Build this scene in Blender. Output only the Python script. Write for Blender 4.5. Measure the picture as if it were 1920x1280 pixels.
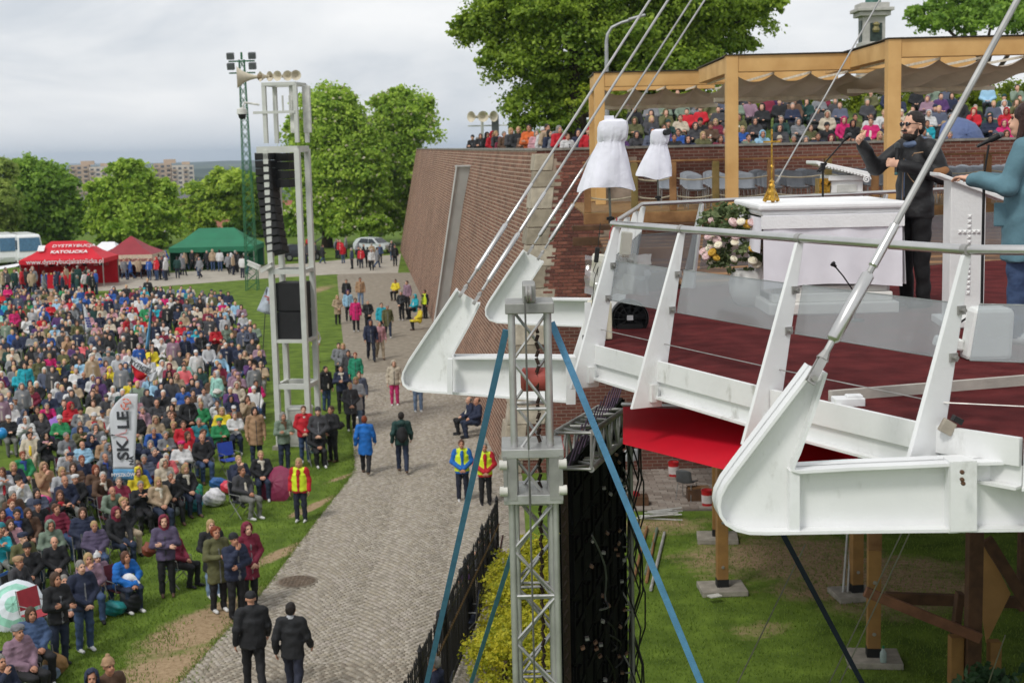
import bpy, bmesh, math, random
import numpy as np
from mathutils import Vector, Matrix, Euler
random.seed(7); np.random.seed(7)
for o in list(bpy.data.objects): bpy.data.objects.remove(o)
S = bpy.context.scene
COL = S.collection
R = math.radians

# ---------------------------------------------------------------- camera
H = 9.2
FPX = 2667.0
PITCH = math.atan(354/FPX); ROLL = R(1.34)
_fw = np.array([0, math.cos(PITCH), -math.sin(PITCH)])
_U = np.array([0, math.sin(PITCH), math.cos(PITCH)]); _X = np.array([1., 0, 0])
_r = math.cos(ROLL)*_X - math.sin(ROLL)*_U
_u = math.cos(ROLL)*_U + math.sin(ROLL)*_X
cam_d = bpy.data.cameras.new('camera'); cam = bpy.data.objects.new('camera', cam_d); COL.objects.link(cam)
cam_d.sensor_width = 36; cam_d.lens = FPX/1920*36; cam_d.clip_start = 0.1; cam_d.clip_end = 40000
mw = Matrix.Identity(4)
for i in range(3):
    mw[i][0] = _r[i]; mw[i][1] = _u[i]; mw[i][2] = -_fw[i]
mw[2][3] = H
cam.matrix_world = mw
cam_d.dof.use_dof = True; cam_d.dof.focus_distance = 11.0; cam_d.dof.aperture_fstop = 4.5
S.camera = cam
def ray(x, y): return _fw + _r*(x-960)/FPX + _u*(640-y)/FPX
def atz(x, y, z):              # point of the sight line at world height z
    d = ray(x, y); p = d*((z-H)/d[2]); return Vector((p[0], p[1], z))
def aty(x, y, Y):              # point of the sight line at distance Y
    d = ray(x, y); p = d*(Y/d[1]); return Vector((p[0], p[1], p[2]+H))
def proj(p):
    q = np.array([p[0], p[1], p[2]-H]); w = q@_fw
    return 960+FPX*(q@_r)/w, 640-FPX*(q@_u)/w

# ---------------------------------------------------------------- sky and sun
W = bpy.data.worlds.new('World'); S.world = W; W.use_nodes = True
nt = W.node_tree; nt.nodes.clear()
def N(t, ty, **kw):
    n = t.nodes.new(ty)
    for k, v in kw.items(): setattr(n, k, v)
    return n
SUN_EL, SUN_AZ = R(52), R(215)
sky = N(nt, 'ShaderNodeTexSky', sky_type='NISHITA'); sky.sun_disc = False
sky.sun_elevation = SUN_EL; sky.sun_rotation = SUN_AZ; sky.air_density = 1.0; sky.dust_density = 2.0
tc = N(nt, 'ShaderNodeTexCoord')
mp = N(nt, 'ShaderNodeMapping'); mp.inputs['Scale'].default_value = (2.2, 2.2, 7)
nt.links.new(tc.outputs['Generated'], mp.inputs['Vector'])
n1 = N(nt, 'ShaderNodeTexNoise'); n1.inputs['Scale'].default_value = 1.6; n1.inputs['Detail'].default_value = 7; n1.inputs['Roughness'].default_value = .55; n1.inputs['Distortion'].default_value = .4
nt.links.new(mp.outputs[0], n1.inputs['Vector'])
cr = N(nt, 'ShaderNodeValToRGB'); cr.color_ramp.elements[0].position = .38; cr.color_ramp.elements[1].position = .62
cr.color_ramp.elements[0].color = (6.2, 6.55, 7.0, 1); cr.color_ramp.elements[1].color = (9.3, 9.3, 9.3, 1)
e = cr.color_ramp.elements.new(.48); e.color = (7.9, 8.05, 8.25, 1)
nt.links.new(n1.outputs['Fac'], cr.inputs['Fac'])
mx = N(nt, 'ShaderNodeMix', data_type='RGBA'); mx.inputs['Factor'].default_value = .93
nt.links.new(sky.outputs[0], mx.inputs['A']); nt.links.new(cr.outputs[0], mx.inputs['B'])
bg = N(nt, 'ShaderNodeBackground'); bg.inputs['Strength'].default_value = .09
nt.links.new(mx.outputs['Result'], bg.inputs['Color'])
wo = N(nt, 'ShaderNodeOutputWorld'); nt.links.new(bg.outputs[0], wo.inputs['Surface'])
sd = bpy.data.lights.new('sun', 'SUN'); sd.energy = 1.5; sd.angle = R(12); sd.color = (1, .97, .92)
sun = bpy.data.objects.new('sun', sd); COL.objects.link(sun)
# direction towards the sun: behind and above the camera, from the left
_sd = Vector((math.sin(SUN_AZ)*math.cos(SUN_EL), math.cos(SUN_AZ)*math.cos(SUN_EL), math.sin(SUN_EL)))
sun.rotation_euler = _sd.to_track_quat('Z', 'Y').to_euler()
S.view_settings.view_transform = 'Standard'; S.view_settings.look = 'None'
S.view_settings.exposure = 0.33; S.view_settings.gamma = 1
S.render.engine = 'CYCLES'

# ---------------------------------------------------------------- materials
def lin(c):
    return tuple(((v/255)/12.92 if v/255 <= .04045 else (((v/255)+.055)/1.055)**2.4) for v in c[:3]) + (1,)
_M = {}
def mat(name, rgb, rough=.7, metal=0, var=.18, vs=6., bump=.15, bs=40., coords='Object', rgb2=None, spec=.4, stretch=(1, 1, 1), trans=0, sheen=0):
    if name in _M: return _M[name]
    m = bpy.data.materials.new(name); m.use_nodes = True; t = m.node_tree
    b = t.nodes['Principled BSDF']
    c = lin(rgb); c2 = lin(rgb2) if rgb2 else tuple(max(0, v*(1-var*1.6)) for v in c[:3])+(1,)
    tcn = N(t, 'ShaderNodeTexCoord'); mpn = N(t, 'ShaderNodeMapping'); mpn.inputs['Scale'].default_value = stretch
    t.links.new(tcn.outputs[coords], mpn.inputs['Vector'])
    nz = N(t, 'ShaderNodeTexNoise'); nz.inputs['Scale'].default_value = vs; nz.inputs['Detail'].default_value = 5
    t.links.new(mpn.outputs[0], nz.inputs['Vector'])
    rp = N(t, 'ShaderNodeValToRGB'); rp.color_ramp.elements[0].position = .35; rp.color_ramp.elements[1].position = .68
    rp.color_ramp.elements[0].color = c2; rp.color_ramp.elements[1].color = c
    t.links.new(nz.outputs['Fac'], rp.inputs['Fac']); t.links.new(rp.outputs[0], b.inputs['Base Color'])
    b.inputs['Roughness'].default_value = rough; b.inputs['Metallic'].default_value = metal
    b.inputs['Specular IOR Level'].default_value = spec
    if sheen: b.inputs['Sheen Weight'].default_value = sheen
    if bump:
        nb = N(t, 'ShaderNodeTexNoise'); nb.inputs['Scale'].default_value = bs; nb.inputs['Detail'].default_value = 4
        t.links.new(mpn.outputs[0], nb.inputs['Vector'])
        bp = N(t, 'ShaderNodeBump'); bp.inputs['Strength'].default_value = bump; bp.inputs['Distance'].default_value = .02
        t.links.new(nb.outputs['Fac'], bp.inputs['Height']); t.links.new(bp.outputs[0], b.inputs['Normal'])
    if trans:
        tr = N(t, 'ShaderNodeBsdfTranslucent'); t.links.new(rp.outputs[0], tr.inputs['Color'])
        ms = N(t, 'ShaderNodeMixShader'); ms.inputs[0].default_value = trans
        t.links.new(b.outputs[0], ms.inputs[1]); t.links.new(tr.outputs[0], ms.inputs[2])
        t.links.new(ms.outputs[0], t.nodes['Material Output'].inputs['Surface'])
    _M[name] = m
    return m
def grime_mat(name, rgb, dirt=(120, 118, 100), rough=.5, amount=.6, zs=.5):
    """painted steel with patches and runs of dirt"""
    if name in _M: return _M[name]
    m = mat(name, rgb, rough, var=.05, vs=3, bump=.08, bs=25)
    t = m.node_tree; b = t.nodes['Principled BSDF']
    old = b.inputs['Base Color'].links[0].from_socket
    g = N(t, 'ShaderNodeTexCoord'); mpn = N(t, 'ShaderNodeMapping'); mpn.inputs['Scale'].default_value = (7, 7, 7*zs)
    t.links.new(g.outputs['Object'], mpn.inputs['Vector'])
    nz = N(t, 'ShaderNodeTexNoise'); nz.inputs['Scale'].default_value = 1.1; nz.inputs['Detail'].default_value = 9; nz.inputs['Roughness'].default_value = .68
    t.links.new(mpn.outputs[0], nz.inputs['Vector'])
    rp = N(t, 'ShaderNodeValToRGB'); rp.color_ramp.elements[0].position = .56; rp.color_ramp.elements[1].position = .74
    rp.color_ramp.elements[0].color = (0, 0, 0, 1); rp.color_ramp.elements[1].color = (amount,)*3+(1,)
    nl = N(t, 'ShaderNodeTexNoise'); nl.inputs['Scale'].default_value = 1.7; t.links.new(g.outputs['Object'], nl.inputs['Vector']); ml = N(t, 'ShaderNodeMapRange'); ml.inputs['From Min'].default_value = .4; ml.inputs['From Max'].default_value = .65; t.links.new(nl.outputs['Fac'], ml.inputs['Value']); mm_ = N(t, 'ShaderNodeMath', operation='MULTIPLY'); t.links.new(ml.outputs[0], mm_.inputs[0]); t.links.new(rp.outputs[0], mm_.inputs[1])
    t.links.new(nz.outputs['Fac'], rp.inputs['Fac'])
    mixn = N(t, 'ShaderNodeMix', data_type='RGBA'); mixn.inputs['B'].default_value = lin(dirt)
    t.links.new(mm_.outputs[0], mixn.inputs['Factor']); t.links.new(old, mixn.inputs['A'])
    t.links.new(mixn.outputs['Result'], b.inputs['Base Color'])
    return m
def attr_mat(name, rough=.8, bump=.2, bs=30):
    if name in _M: return _M[name]
    m = mat(name, (128, 128, 128), rough, bump=bump, bs=bs); t = m.node_tree
    a = N(t, 'ShaderNodeAttribute'); a.attribute_name = 'col'
    t.links.new(a.outputs['Color'], t.nodes['Principled BSDF'].inputs['Base Color'])
    return m
def glass_mat(name, tint=(225, 230, 230), refl=.12, haze=.25):
    if name in _M: return _M[name]
    m = bpy.data.materials.new(name); m.use_nodes = True; t = m.node_tree; t.nodes.clear()
    tr = N(t, 'ShaderNodeBsdfTransparent'); tr.inputs['Color'].default_value = lin(tint)
    gl = N(t, 'ShaderNodeBsdfGlossy'); gl.inputs['Roughness'].default_value = .08
    df = N(t, 'ShaderNodeBsdfDiffuse'); df.inputs['Color'].default_value = lin((196, 198, 200))
    nz = N(t, 'ShaderNodeTexNoise'); nz.inputs['Scale'].default_value = 2.5; nz.inputs['Detail'].default_value = 6
    tcn = N(t, 'ShaderNodeTexCoord'); t.links.new(tcn.outputs['Object'], nz.inputs['Vector'])
    rp = N(t, 'ShaderNodeMapRange'); rp.inputs['From Min'].default_value = .3; rp.inputs['From Max'].default_value = .75
    rp.inputs['To Min'].default_value = haze*.75; rp.inputs['To Max'].default_value = haze*1.15
    t.links.new(nz.outputs['Fac'], rp.inputs['Value'])
    m1 = N(t, 'ShaderNodeMixShader'); t.links.new(rp.outputs[0], m1.inputs[0])
    t.links.new(tr.outputs[0], m1.inputs[1]); t.links.new(df.outputs[0], m1.inputs[2])
    m2 = N(t, 'ShaderNodeMixShader'); m2.inputs[0].default_value = refl
    t.links.new(m1.outputs[0], m2.inputs[1]); t.links.new(gl.outputs[0], m2.inputs[2])
    o = N(t, 'ShaderNodeOutputMaterial'); t.links.new(m2.outputs[0], o.inputs['Surface'])
    _M[name] = m
    return m

# ---------------------------------------------------------------- mesh helpers
def link(o, parent=None):
    COL.objects.link(o)
    if parent is not None: o.parent = parent
    return o
def tag(o, label=None, cat=None, group=None, kind=None):
    if label: o['label'] = label
    if cat: o['category'] = cat
    if group: o['group'] = group
    if kind: o['kind'] = kind
    return o
def empty(name, loc=(0, 0, 0), rz=0, label=None, cat=None, group=None):
    o = bpy.data.objects.new(name, None); o.location = loc; o.rotation_euler = (0, 0, rz); o.empty_display_size = .2
    link(o); tag(o, label, cat, group); return o
class MB:
    """collects shapes into one mesh"""
    def __init__(s): s.v = []; s.f = []; s.m = []; s.n = 0; s.mi = 0
    def add(s, vs, fs):
        s.v += [tuple(v) for v in vs]; s.f += [tuple(i+s.n for i in f) for f in fs]; s.m += [s.mi]*len(fs); s.n += len(vs); return s
    def box(s, c, d, rot=None, taper=1):
        vs = []
        for sz in (-1, 1):
            k = taper if sz > 0 else 1
            for sx, sy in ((-1, -1), (1, -1), (1, 1), (-1, 1)):
                p = Vector((sx*d[0]/2*k, sy*d[1]/2*k, sz*d[2]/2))
                if rot is not None: p = rot @ p
                vs.append(p+Vector(c))
        return s.add(vs, [(0, 3, 2, 1), (4, 5, 6, 7), (0, 1, 5, 4), (1, 2, 6, 5), (2, 3, 7, 6), (3, 0, 4, 7)])
    def bar(s, a, b, w, h=None, up=(0, 0, 1)):
        """rectangular bar from a to b; w across, h along up"""
        a = Vector(a); b = Vector(b); h = h or w; d = (b-a).normalized(); upv = Vector(up)
        if abs(d.dot(upv)) > .98: upv = Vector((0, 1, 0))
        sx = d.cross(upv).normalized(); uz = sx.cross(d).normalized(); vs = []
        for p in (a, b):
            for i, j in ((-1, -1), (1, -1), (1, 1), (-1, 1)): vs.append(p+sx*(i*w/2)+uz*(j*h/2))
        return s.add(vs, [(0, 1, 2, 3), (7, 6, 5, 4), (0, 4, 5, 1), (1, 5, 6, 2), (2, 6, 7, 3), (3, 7, 4, 0)])
    def tube(s, pts, r, n=8, r2=None, caps=True):
        pts = [Vector(p) for p in pts]; k = len(pts); vs = []; ref = None
        for i, p in enumerate(pts):
            d = (pts[min(i+1, k-1)]-pts[max(i-1, 0)]).normalized()
            if ref is None:
                ref = Vector((0, 0, 1)) if abs(d.z) < .9 else Vector((1, 0, 0))
            x = d.cross(ref).normalized(); y = x.cross(d).normalized(); ref = y
            if isinstance(r, (list, tuple)): rr = r[i]
            else: rr = r if r2 is None else r+(r2-r)*i/(k-1)
            for j in range(n):
                a = 2*math.pi*j/n; vs.append(p+x*(math.cos(a)*rr)+y*(math.sin(a)*rr))
        fs = []
        for i in range(k-1):
            for j in range(n): fs.append((i*n+j, i*n+(j+1) % n, (i+1)*n+(j+1) % n, (i+1)*n+j))
        if caps: fs.append(tuple(range(n-1, -1, -1))); fs.append(tuple((k-1)*n+j for j in range(n)))
        return s.add(vs, fs)
    def lathe(s, prof, c=(0, 0, 0), n=16, rot=None):
        vs = []; k = len(prof)
        for r, z in prof:
            for j in range(n):
                a = 2*math.pi*j/n; p = Vector((math.cos(a)*r, math.sin(a)*r, z))
                if rot is not None: p = rot @ p
                vs.append(p+Vector(c))
        fs = [(i*n+j, i*n+(j+1) % n, (i+1)*n+(j+1) % n, (i+1)*n+j) for i in range(k-1) for j in range(n)]
        fs.append(tuple(range(n-1, -1, -1))); fs.append(tuple((k-1)*n+j for j in range(n)))
        return s.add(vs, fs)
    def prism(s, poly, ext):
        """closed polygon (3D points) extruded by the vector ext"""
        k = len(poly); e = Vector(ext); p = [Vector(q) for q in poly]
        vs = p+[q+e for q in p]
        return s.add(vs, [tuple(range(k)), tuple(range(2*k-1, k-1, -1))]+[(i, i+k, (i+1) % k+k, (i+1) % k) for i in range(k)])
    def mesh(s, name='m'):
        me = bpy.data.meshes.new(name); me.from_pydata(s.v, [], s.f)
        me.polygons.foreach_set('material_index', s.m)
        bm = bmesh.new(); bm.from_mesh(me); bmesh.ops.recalc_face_normals(bm, faces=bm.faces); bm.to_mesh(me); bm.free()
        return me
    def build(s, name, mats, parent=None, smooth=False, bevel=0):
        me = s.mesh(name)
        for m in (mats if isinstance(mats, (list, tuple)) else [mats]): me.materials.append(m)
        if smooth: me.polygons.foreach_set('use_smooth', [True]*len(me.polygons)); smooth_angle(me)
        o = link(bpy.data.objects.new(name, me), parent)
        if bevel:
            bv = o.modifiers.new('bevel', 'BEVEL'); bv.width = bevel; bv.segments = 2; bv.limit_method = 'ANGLE'
        return o
def smooth_angle(me, ang=40):
    bm = bmesh.new(); bm.from_mesh(me); a = R(ang)
    for e in bm.edges:
        if len(e.link_faces) == 2: e.smooth = e.calc_face_angle(0) < a
    bm.to_mesh(me); bm.free()
def dup(o, loc=None, rz=None, parent=None):
    c = o.copy(); COL.objects.link(c); c.parent = parent
    if loc is not None: c.location = loc
    if rz is not None: c.rotation_euler = (0, 0, rz)
    for ch in list(o.children):
        dup(ch, parent=c).matrix_local = ch.matrix_local.copy()
    return c
def npmesh(name, V, Fq, mats, cols=None, matidx=None, smooth=False):
    """numpy quads/tris -> mesh"""
    V = np.asarray(V, np.float32); Fq = np.asarray(Fq, np.int32); me = bpy.data.meshes.new(name)
    k = Fq.shape[1]; me.vertices.add(len(V)); me.vertices.foreach_set('co', V.ravel())
    me.loops.add(Fq.size); me.loops.foreach_set('vertex_index', Fq.ravel())
    me.polygons.add(len(Fq)); me.polygons.foreach_set('loop_start', np.arange(0, Fq.size, k, dtype=np.int32))
    if matidx is not None: me.polygons.foreach_set('material_index', np.asarray(matidx, np.int32))
    if smooth: me.polygons.foreach_set('use_smooth', np.ones(len(Fq), bool))
    for m in mats: me.materials.append(m)
    if cols is not None:
        a = me.color_attributes.new('col', 'FLOAT_COLOR', 'POINT'); a.data.foreach_set('color', np.asarray(cols, np.float32).ravel())
    me.update(); me.validate(); return me
def text_mesh(txt, size, mtl, parent, M4, name='lettering', bold=0, ext=.002, align='CENTER', sx=1):
    cu = bpy.data.curves.new('txt', 'FONT'); cu.body = txt; cu.size = size; cu.align_x = align; cu.align_y = 'CENTER'; cu.offset = bold; cu.extrude = ext
    cu.resolution_u = 3
    ob = bpy.data.objects.new('txt', cu); COL.objects.link(ob)
    dg = bpy.context.evaluated_depsgraph_get(); me = bpy.data.meshes.new_from_object(ob.evaluated_get(dg))
    bpy.data.objects.remove(ob); me.materials.clear(); me.materials.append(mtl)
    for v in me.vertices: v.co.x *= sx
    o = link(bpy.data.objects.new(name, me), parent); o.matrix_local = M4; return o
def frame4(o, x, y):
    """matrix with origin o, x axis x, y axis y"""
    x = Vector(x).normalized(); z = x.cross(Vector(y)).normalized(); y = z.cross(x)
    m = Matrix.Identity(4)
    for i in range(3): m[i][0] = x[i]; m[i][1] = y[i]; m[i][2] = z[i]; m[i][3] = o[i]
    return m
# ================================================================ SETTING
def smoothstep(a, b, x):
    t = np.clip((x-a)/(b-a), 0, 1); return t*t*(3-2*t)
# ---- ground: one sheet out to the horizon
def ground_z(X, Y):
    z = -26*smoothstep(175, 420, Y)
    far = smoothstep(2200, 9000, Y)
    z = z + far*(30 + 14*np.sin(X/1900+.8) + 9*np.sin(X/730+2)+5*np.sin(X/310+Y/900))
    return z
ys = np.concatenate([np.linspace(-30, 170, 11), np.linspace(180, 440, 14), np.geomspace(480, 16000, 40)])
xs = np.linspace(-1, 1, 81)
V = []; 
for y in ys:
    w = 80+abs(y)*.75
    for x in xs: V.append((x*w, y, 0))
V = np.array(V); V[:, 2] = ground_z(V[:, 0], V[:, 1])
nx = len(xs); F = []
for j in range(len(ys)-1):
    for i in range(nx-1): F.append((j*nx+i, j*nx+i+1, (j+1)*nx+i+1, (j+1)*nx+i))
gm = mat('grass_ground', (104, 126, 48), .9, var=.3, vs=1.3, bump=.6, bs=30, rgb2=(74, 94, 34), spec=.1)
t = gm.node_tree; b = t.nodes['Principled BSDF']; grass_out = b.inputs['Base Color'].links[0].from_socket
tcn = N(t, 'ShaderNodeTexCoord'); wob = N(t, 'ShaderNodeTexNoise'); wob.inputs['Scale'].default_value = 1.1; wob.inputs['Detail'].default_value = 9; wob.inputs['Roughness'].default_value = .72
t.links.new(tcn.outputs['Object'], wob.inputs['Vector'])
def ellmask(c, ang, a, bb, soft=1.0):
    mpn = N(t, 'ShaderNodeMapping', vector_type='TEXTURE'); mpn.inputs['Location'].default_value = (c[0], c[1], 0)
    mpn.inputs['Rotation'].default_value = (0, 0, ang); mpn.inputs['Scale'].default_value = (a, bb, 1000)
    t.links.new(tcn.outputs['Object'], mpn.inputs['Vector'])
    ln = N(t, 'ShaderNodeVectorMath', operation='LENGTH'); t.links.new(mpn.outputs[0], ln.inputs[0])
    mr = N(t, 'ShaderNodeMapRange'); mr.inputs['From Min'].default_value = 1.25; mr.inputs['From Max'].default_value = .2; mr.inputs['To Max'].default_value = soft
    t.links.new(ln.outputs['Value'], mr.inputs['Value']); return mr.outputs[0]
acc = None
for (px, py, ang, a, bb, sft) in [(395, 1165, 1.15, 3.4, 1.05, 1.08), (310, 1262, .9, 2.6, 1.2, 1.08), (585, 950, 1.2, 2.2, .33, .95), (520, 1040, 1.15, 2.2, .42, .95), (640, 895, 1.1, 1.8, .3, .8), (590, 545, 1.4, 9, 1.6, .7), (1480, 1045, .1, 4.5, 3.4, .78), (1650, 1090, .2, 4, 4, .85), (1230, 985, .1, 3, 1.6, .7), (1420, 1180, .3, 1.6, 1., .6)]:
    c = atz(px, py, 0); s = ellmask(c, ang, a, bb, sft)
    if acc is None: acc = s
    else:
        mm = N(t, 'ShaderNodeMath', operation='MAXIMUM'); t.links.new(acc, mm.inputs[0]); t.links.new(s, mm.inputs[1]); acc = mm.outputs[0]
ad = N(t, 'ShaderNodeMath', operation='ADD'); t.links.new(acc, ad.inputs[0]); t.links.new(wob.outputs['Fac'], ad.inputs[1])
th = N(t, 'ShaderNodeMapRange'); th.inputs['From Min'].default_value = .98; th.inputs['From Max'].default_value = 1.22
t.links.new(ad.outputs[0], th.inputs['Value'])
dn = N(t, 'ShaderNodeTexNoise'); dn.inputs['Scale'].default_value = 9; dn.inputs['Detail'].default_value = 12; dn.inputs['Roughness'].default_value = .75; t.links.new(tcn.outputs['Object'], dn.inputs['Vector'])
dr = N(t, 'ShaderNodeValToRGB'); dr.color_ramp.elements[0].color = lin((128, 106, 80)); dr.color_ramp.elements[1].color = lin((172, 150, 120)); dr.color_ramp.elements[0].position = .35; dr.color_ramp.elements[1].position = .65
t.links.new(dn.outputs['Fac'], dr.inputs['Fac'])
mxn = N(t, 'ShaderNodeMix', data_type='RGBA'); t.links.new(th.outputs[0], mxn.inputs['Factor']); t.links.new(grass_out, mxn.inputs['A']); t.links.new(dr.outputs[0], mxn.inputs['B'])
# far land: woods and fields
sp = N(t, 'ShaderNodeSeparateXYZ'); t.links.new(tcn.outputs['Object'], sp.inputs[0])
fr = N(t, 'ShaderNodeMapRange'); fr.inputs['From Min'].default_value = 200; fr.inputs['From Max'].default_value = 330; t.links.new(sp.outputs['Y'], fr.inputs['Value'])
fn = N(t, 'ShaderNodeTexNoise'); fn.inputs['Scale'].default_value = .004; fn.inputs['Detail'].default_value = 8; t.links.new(tcn.outputs['Object'], fn.inputs['Vector'])
frp = N(t, 'ShaderNodeValToRGB'); frp.color_ramp.elements[0].color = lin((38, 56, 34)); frp.color_ramp.elements[1].color = lin((96, 106, 70)); frp.color_ramp.elements[0].position = .45; frp.color_ramp.elements[1].position = .7
t.links.new(fn.outputs['Fac'], frp.inputs['Fac'])
mx2 = N(t, 'ShaderNodeMix', data_type='RGBA'); t.links.new(fr.outputs[0], mx2.inputs['Factor']); t.links.new(mxn.outputs['Result'], mx2.inputs['A']); t.links.new(frp.outputs[0], mx2.inputs['B'])
t.links.new(mx2.outputs['Result'], b.inputs['Base Color'])
g = link(bpy.data.objects.new('ground', npmesh('ground', V, F, [gm], smooth=True))); tag(g, kind='structure')

# ---- wooded low hills on the horizon
hm = mat('far_woods', (44, 62, 40), .95, var=.4, vs=.02, bump=0, rgb2=(28, 42, 28), spec=.05)
def ridge(name, Y, x0, x1, ztop, amp, seed, base=-40, depth=900):
    rng = np.random.RandomState(seed); n = 260; X = np.linspace(x0, x1, n); z = np.full(n, ztop, float)
    for k, a in ((2, 1), (5, .5), (11, .35), (29, .2), (61, .14)): z += amp*a*np.sin(np.linspace(0, k*math.pi, n)+rng.rand()*7)
    z += rng.rand(n)*amp*.14
    V = np.concatenate([np.c_[X, np.full(n, Y), np.full(n, base)], np.c_[X, np.full(n, Y+depth*.35), z], np.c_[X, np.full(n, Y+depth), np.full(n, base)]])
    F = [(i+k*n, i+1+k*n, i+1+(k+1)*n, i+(k+1)*n) for k in range(2) for i in range(n-1)]
    o = link(bpy.data.objects.new(name, npmesh(name, V, F, [hm]))); tag(o, kind='structure')
ridge('hills', 5200, -4200, 3600, 8, 10, 1)
ridge('hills', 3100, -2600, 2200, -6, 9, 2)
ridge('hills', 1900, -1600, 1400, -14, 6, 3, depth=500)

# ---- the cobbled path
kerbc = [(370, 1280), (500, 1100), (590, 980), (665, 885), (660, 800), (650, 700), (641, 620), (634, 540), (632, 517)]
left = [atz(x, y, 0) for x, y in kerbc]
left = [Vector((-7.1, 17.5, 0)), Vector((-6.2, 23, 0))] + left[1:]
right = [Vector((.1, 17.5, 0)), Vector((-.25, 24, 0)), Vector((-.3, 40.3, 0)), Vector((-4.7, 77, 0)), Vector((-8.1, 112, 0))]
def lerp_x(pts, Y):
    for a, b2 in zip(pts, pts[1:]):
        if a.y <= Y <= b2.y: return a.x+(b2.x-a.x)*(Y-a.y)/(b2.y-a.y)
    return pts[0].x if Y < pts[0].y else pts[-1].x
joint = mat('path_joint', (150, 141, 126), .95, var=.2, vs=3, bump=.5, bs=60, rgb2=(122, 113, 99))
Ys = [17.5+i*1.5 for i in range(64)]; mb = MB(); V = []; F = []
for y in Ys: V += [(lerp_x(left, y), y, .004), (lerp_x(right, y)+.5, y, .004)]
F = [(2*i, 2*i+1, 2*i+3, 2*i+2) for i in range(len(Ys)-1)]
path = link(bpy.data.objects.new('path', npmesh('path', V, F, [joint]))); tag(path, kind='structure')
# the cross path towards the tents and the car park
mb = MB()
cp = [atz(x, y, .003) for x, y in [(0, 549), (200, 545), (300, 537), (480, 523), (632, 514), (640, 517), (745, 517), (752, 476), (690, 482), (600, 491), (470, 500), (270, 515), (0, 530)]]
mb.add(cp, [tuple(range(len(cp)))])
o = mb.build('cross_path', mat('cross_path', (170, 163, 150), .95, var=.15, vs=1.5, bump=.3)); tag(o, kind='structure')
# stones laid in arcs
stones = []; rng = np.random.RandomState(5)
pw = .106; tile = 1.6
for row in range(-8, 400):
    for col in range(-70, 12):
        x = (col+.5*(row % 2))*pw; ph = ((x % tile)/tile*2-1)
        y = 19.5+row*.107+.46*(1-ph*ph)
        if y < 20 or y > 60: continue
        xl = lerp_x(left, y); xr = lerp_x(right, y)+.25
        if x < xl+.06 or x > xr: continue
        sl = math.atan(-.46*2*ph*2/tile)
        stones.append((x+rng.uniform(-.008, .008), y+rng.uniform(-.008, .008), sl+rng.uniform(-.08, .08)))
stones = np.array(stones)
def stone_verts(n, rs):
    hx = rs.uniform(.042, .051, n); hy = rs.uniform(.042, .051, n); h = rs.uniform(.018, .03, n)
    base = np.array([(-1, -1), (1, -1), (1, 1), (-1, 1)], float)
    vb = np.zeros((n, 8, 3))
    vb[:, :4, 0] = base[:, 0]*hx[:, None]; vb[:, :4, 1] = base[:, 1]*hy[:, None]; vb[:, :4, 2] = .002
    vb[:, 4:, 0] = base[:, 0]*hx[:, None]*.8; vb[:, 4:, 1] = base[:, 1]*hy[:, None]*.8; vb[:, 4:, 2] = h[:, None]
    vb[:, :, :2] += rs.uniform(-.004, .004, (n, 8, 2)); vb[:, 4:, 2] += rs.uniform(-.004, .004, (n, 4)); return vb
SF = np.array([(4, 5, 6, 7), (0, 1, 5, 4), (1, 2, 6, 5), (2, 3, 7, 6), (3, 0, 4, 7)])
inview = np.array([(380 < proj((s[0], s[1], 0))[0] < 800 and proj((s[0], s[1], 0))[1] < 1278) for s in stones])
dist = np.where(inview, stones[:, 1], 999); near = set(np.argsort(dist)[:300].tolist())
rest = np.array([i for i in range(len(stones)) if i not in near])
sv = stone_verts(len(rest), rng); a = stones[rest, 2]; c, s = np.cos(a)[:, None], np.sin(a)[:, None]
x = sv[:, :, 0]*c-sv[:, :, 1]*s+stones[rest, 0][:, None]; y = sv[:, :, 0]*s+sv[:, :, 1]*c+stones[rest, 1][:, None]
sv[:, :, 0] = x; sv[:, :, 1] = y; sv[:, :, 2] += .004
base_cols = [lin(k) for k in ((160, 152, 138), (150, 142, 129), (170, 162, 149), (142, 134, 121), (162, 153, 142), (154, 145, 129))]
cc = np.array(base_cols)[rng.randint(0, 6, len(rest))]; cc = np.repeat(cc, 8, axis=0)
Fs = (SF[None]+8*np.arange(len(rest))[:, None, None]).reshape(-1, 4)
cob = attr_mat('cobble_mix', .85, .5, 60)
o = link(bpy.data.objects.new('paving_stones', npmesh('paving_stones', sv.reshape(-1, 3), Fs, [cob], cols=cc)), path); tag(o, kind='stuff')
cmats = [mat('cobble_%d' % i, tuple(int(v) for v in k), .85, var=.12, vs=30, bump=.4, bs=90) for i, k in enumerate(((158, 148, 132), (144, 136, 122), (172, 163, 148), (134, 124, 110)))]
cms = []
for i in range(8):
    sv1 = stone_verts(1, rng)[0]; me = npmesh('cobble', sv1, SF, [cmats[i % 4]]); cms.append(me)
for k, i in enumerate(sorted(near)):
    o = bpy.data.objects.new('cobble', cms[k % 8]); link(o, path); o.location = (stones[i, 0], stones[i, 1], .004); o.rotation_euler = (0, 0, stones[i, 2])
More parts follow.
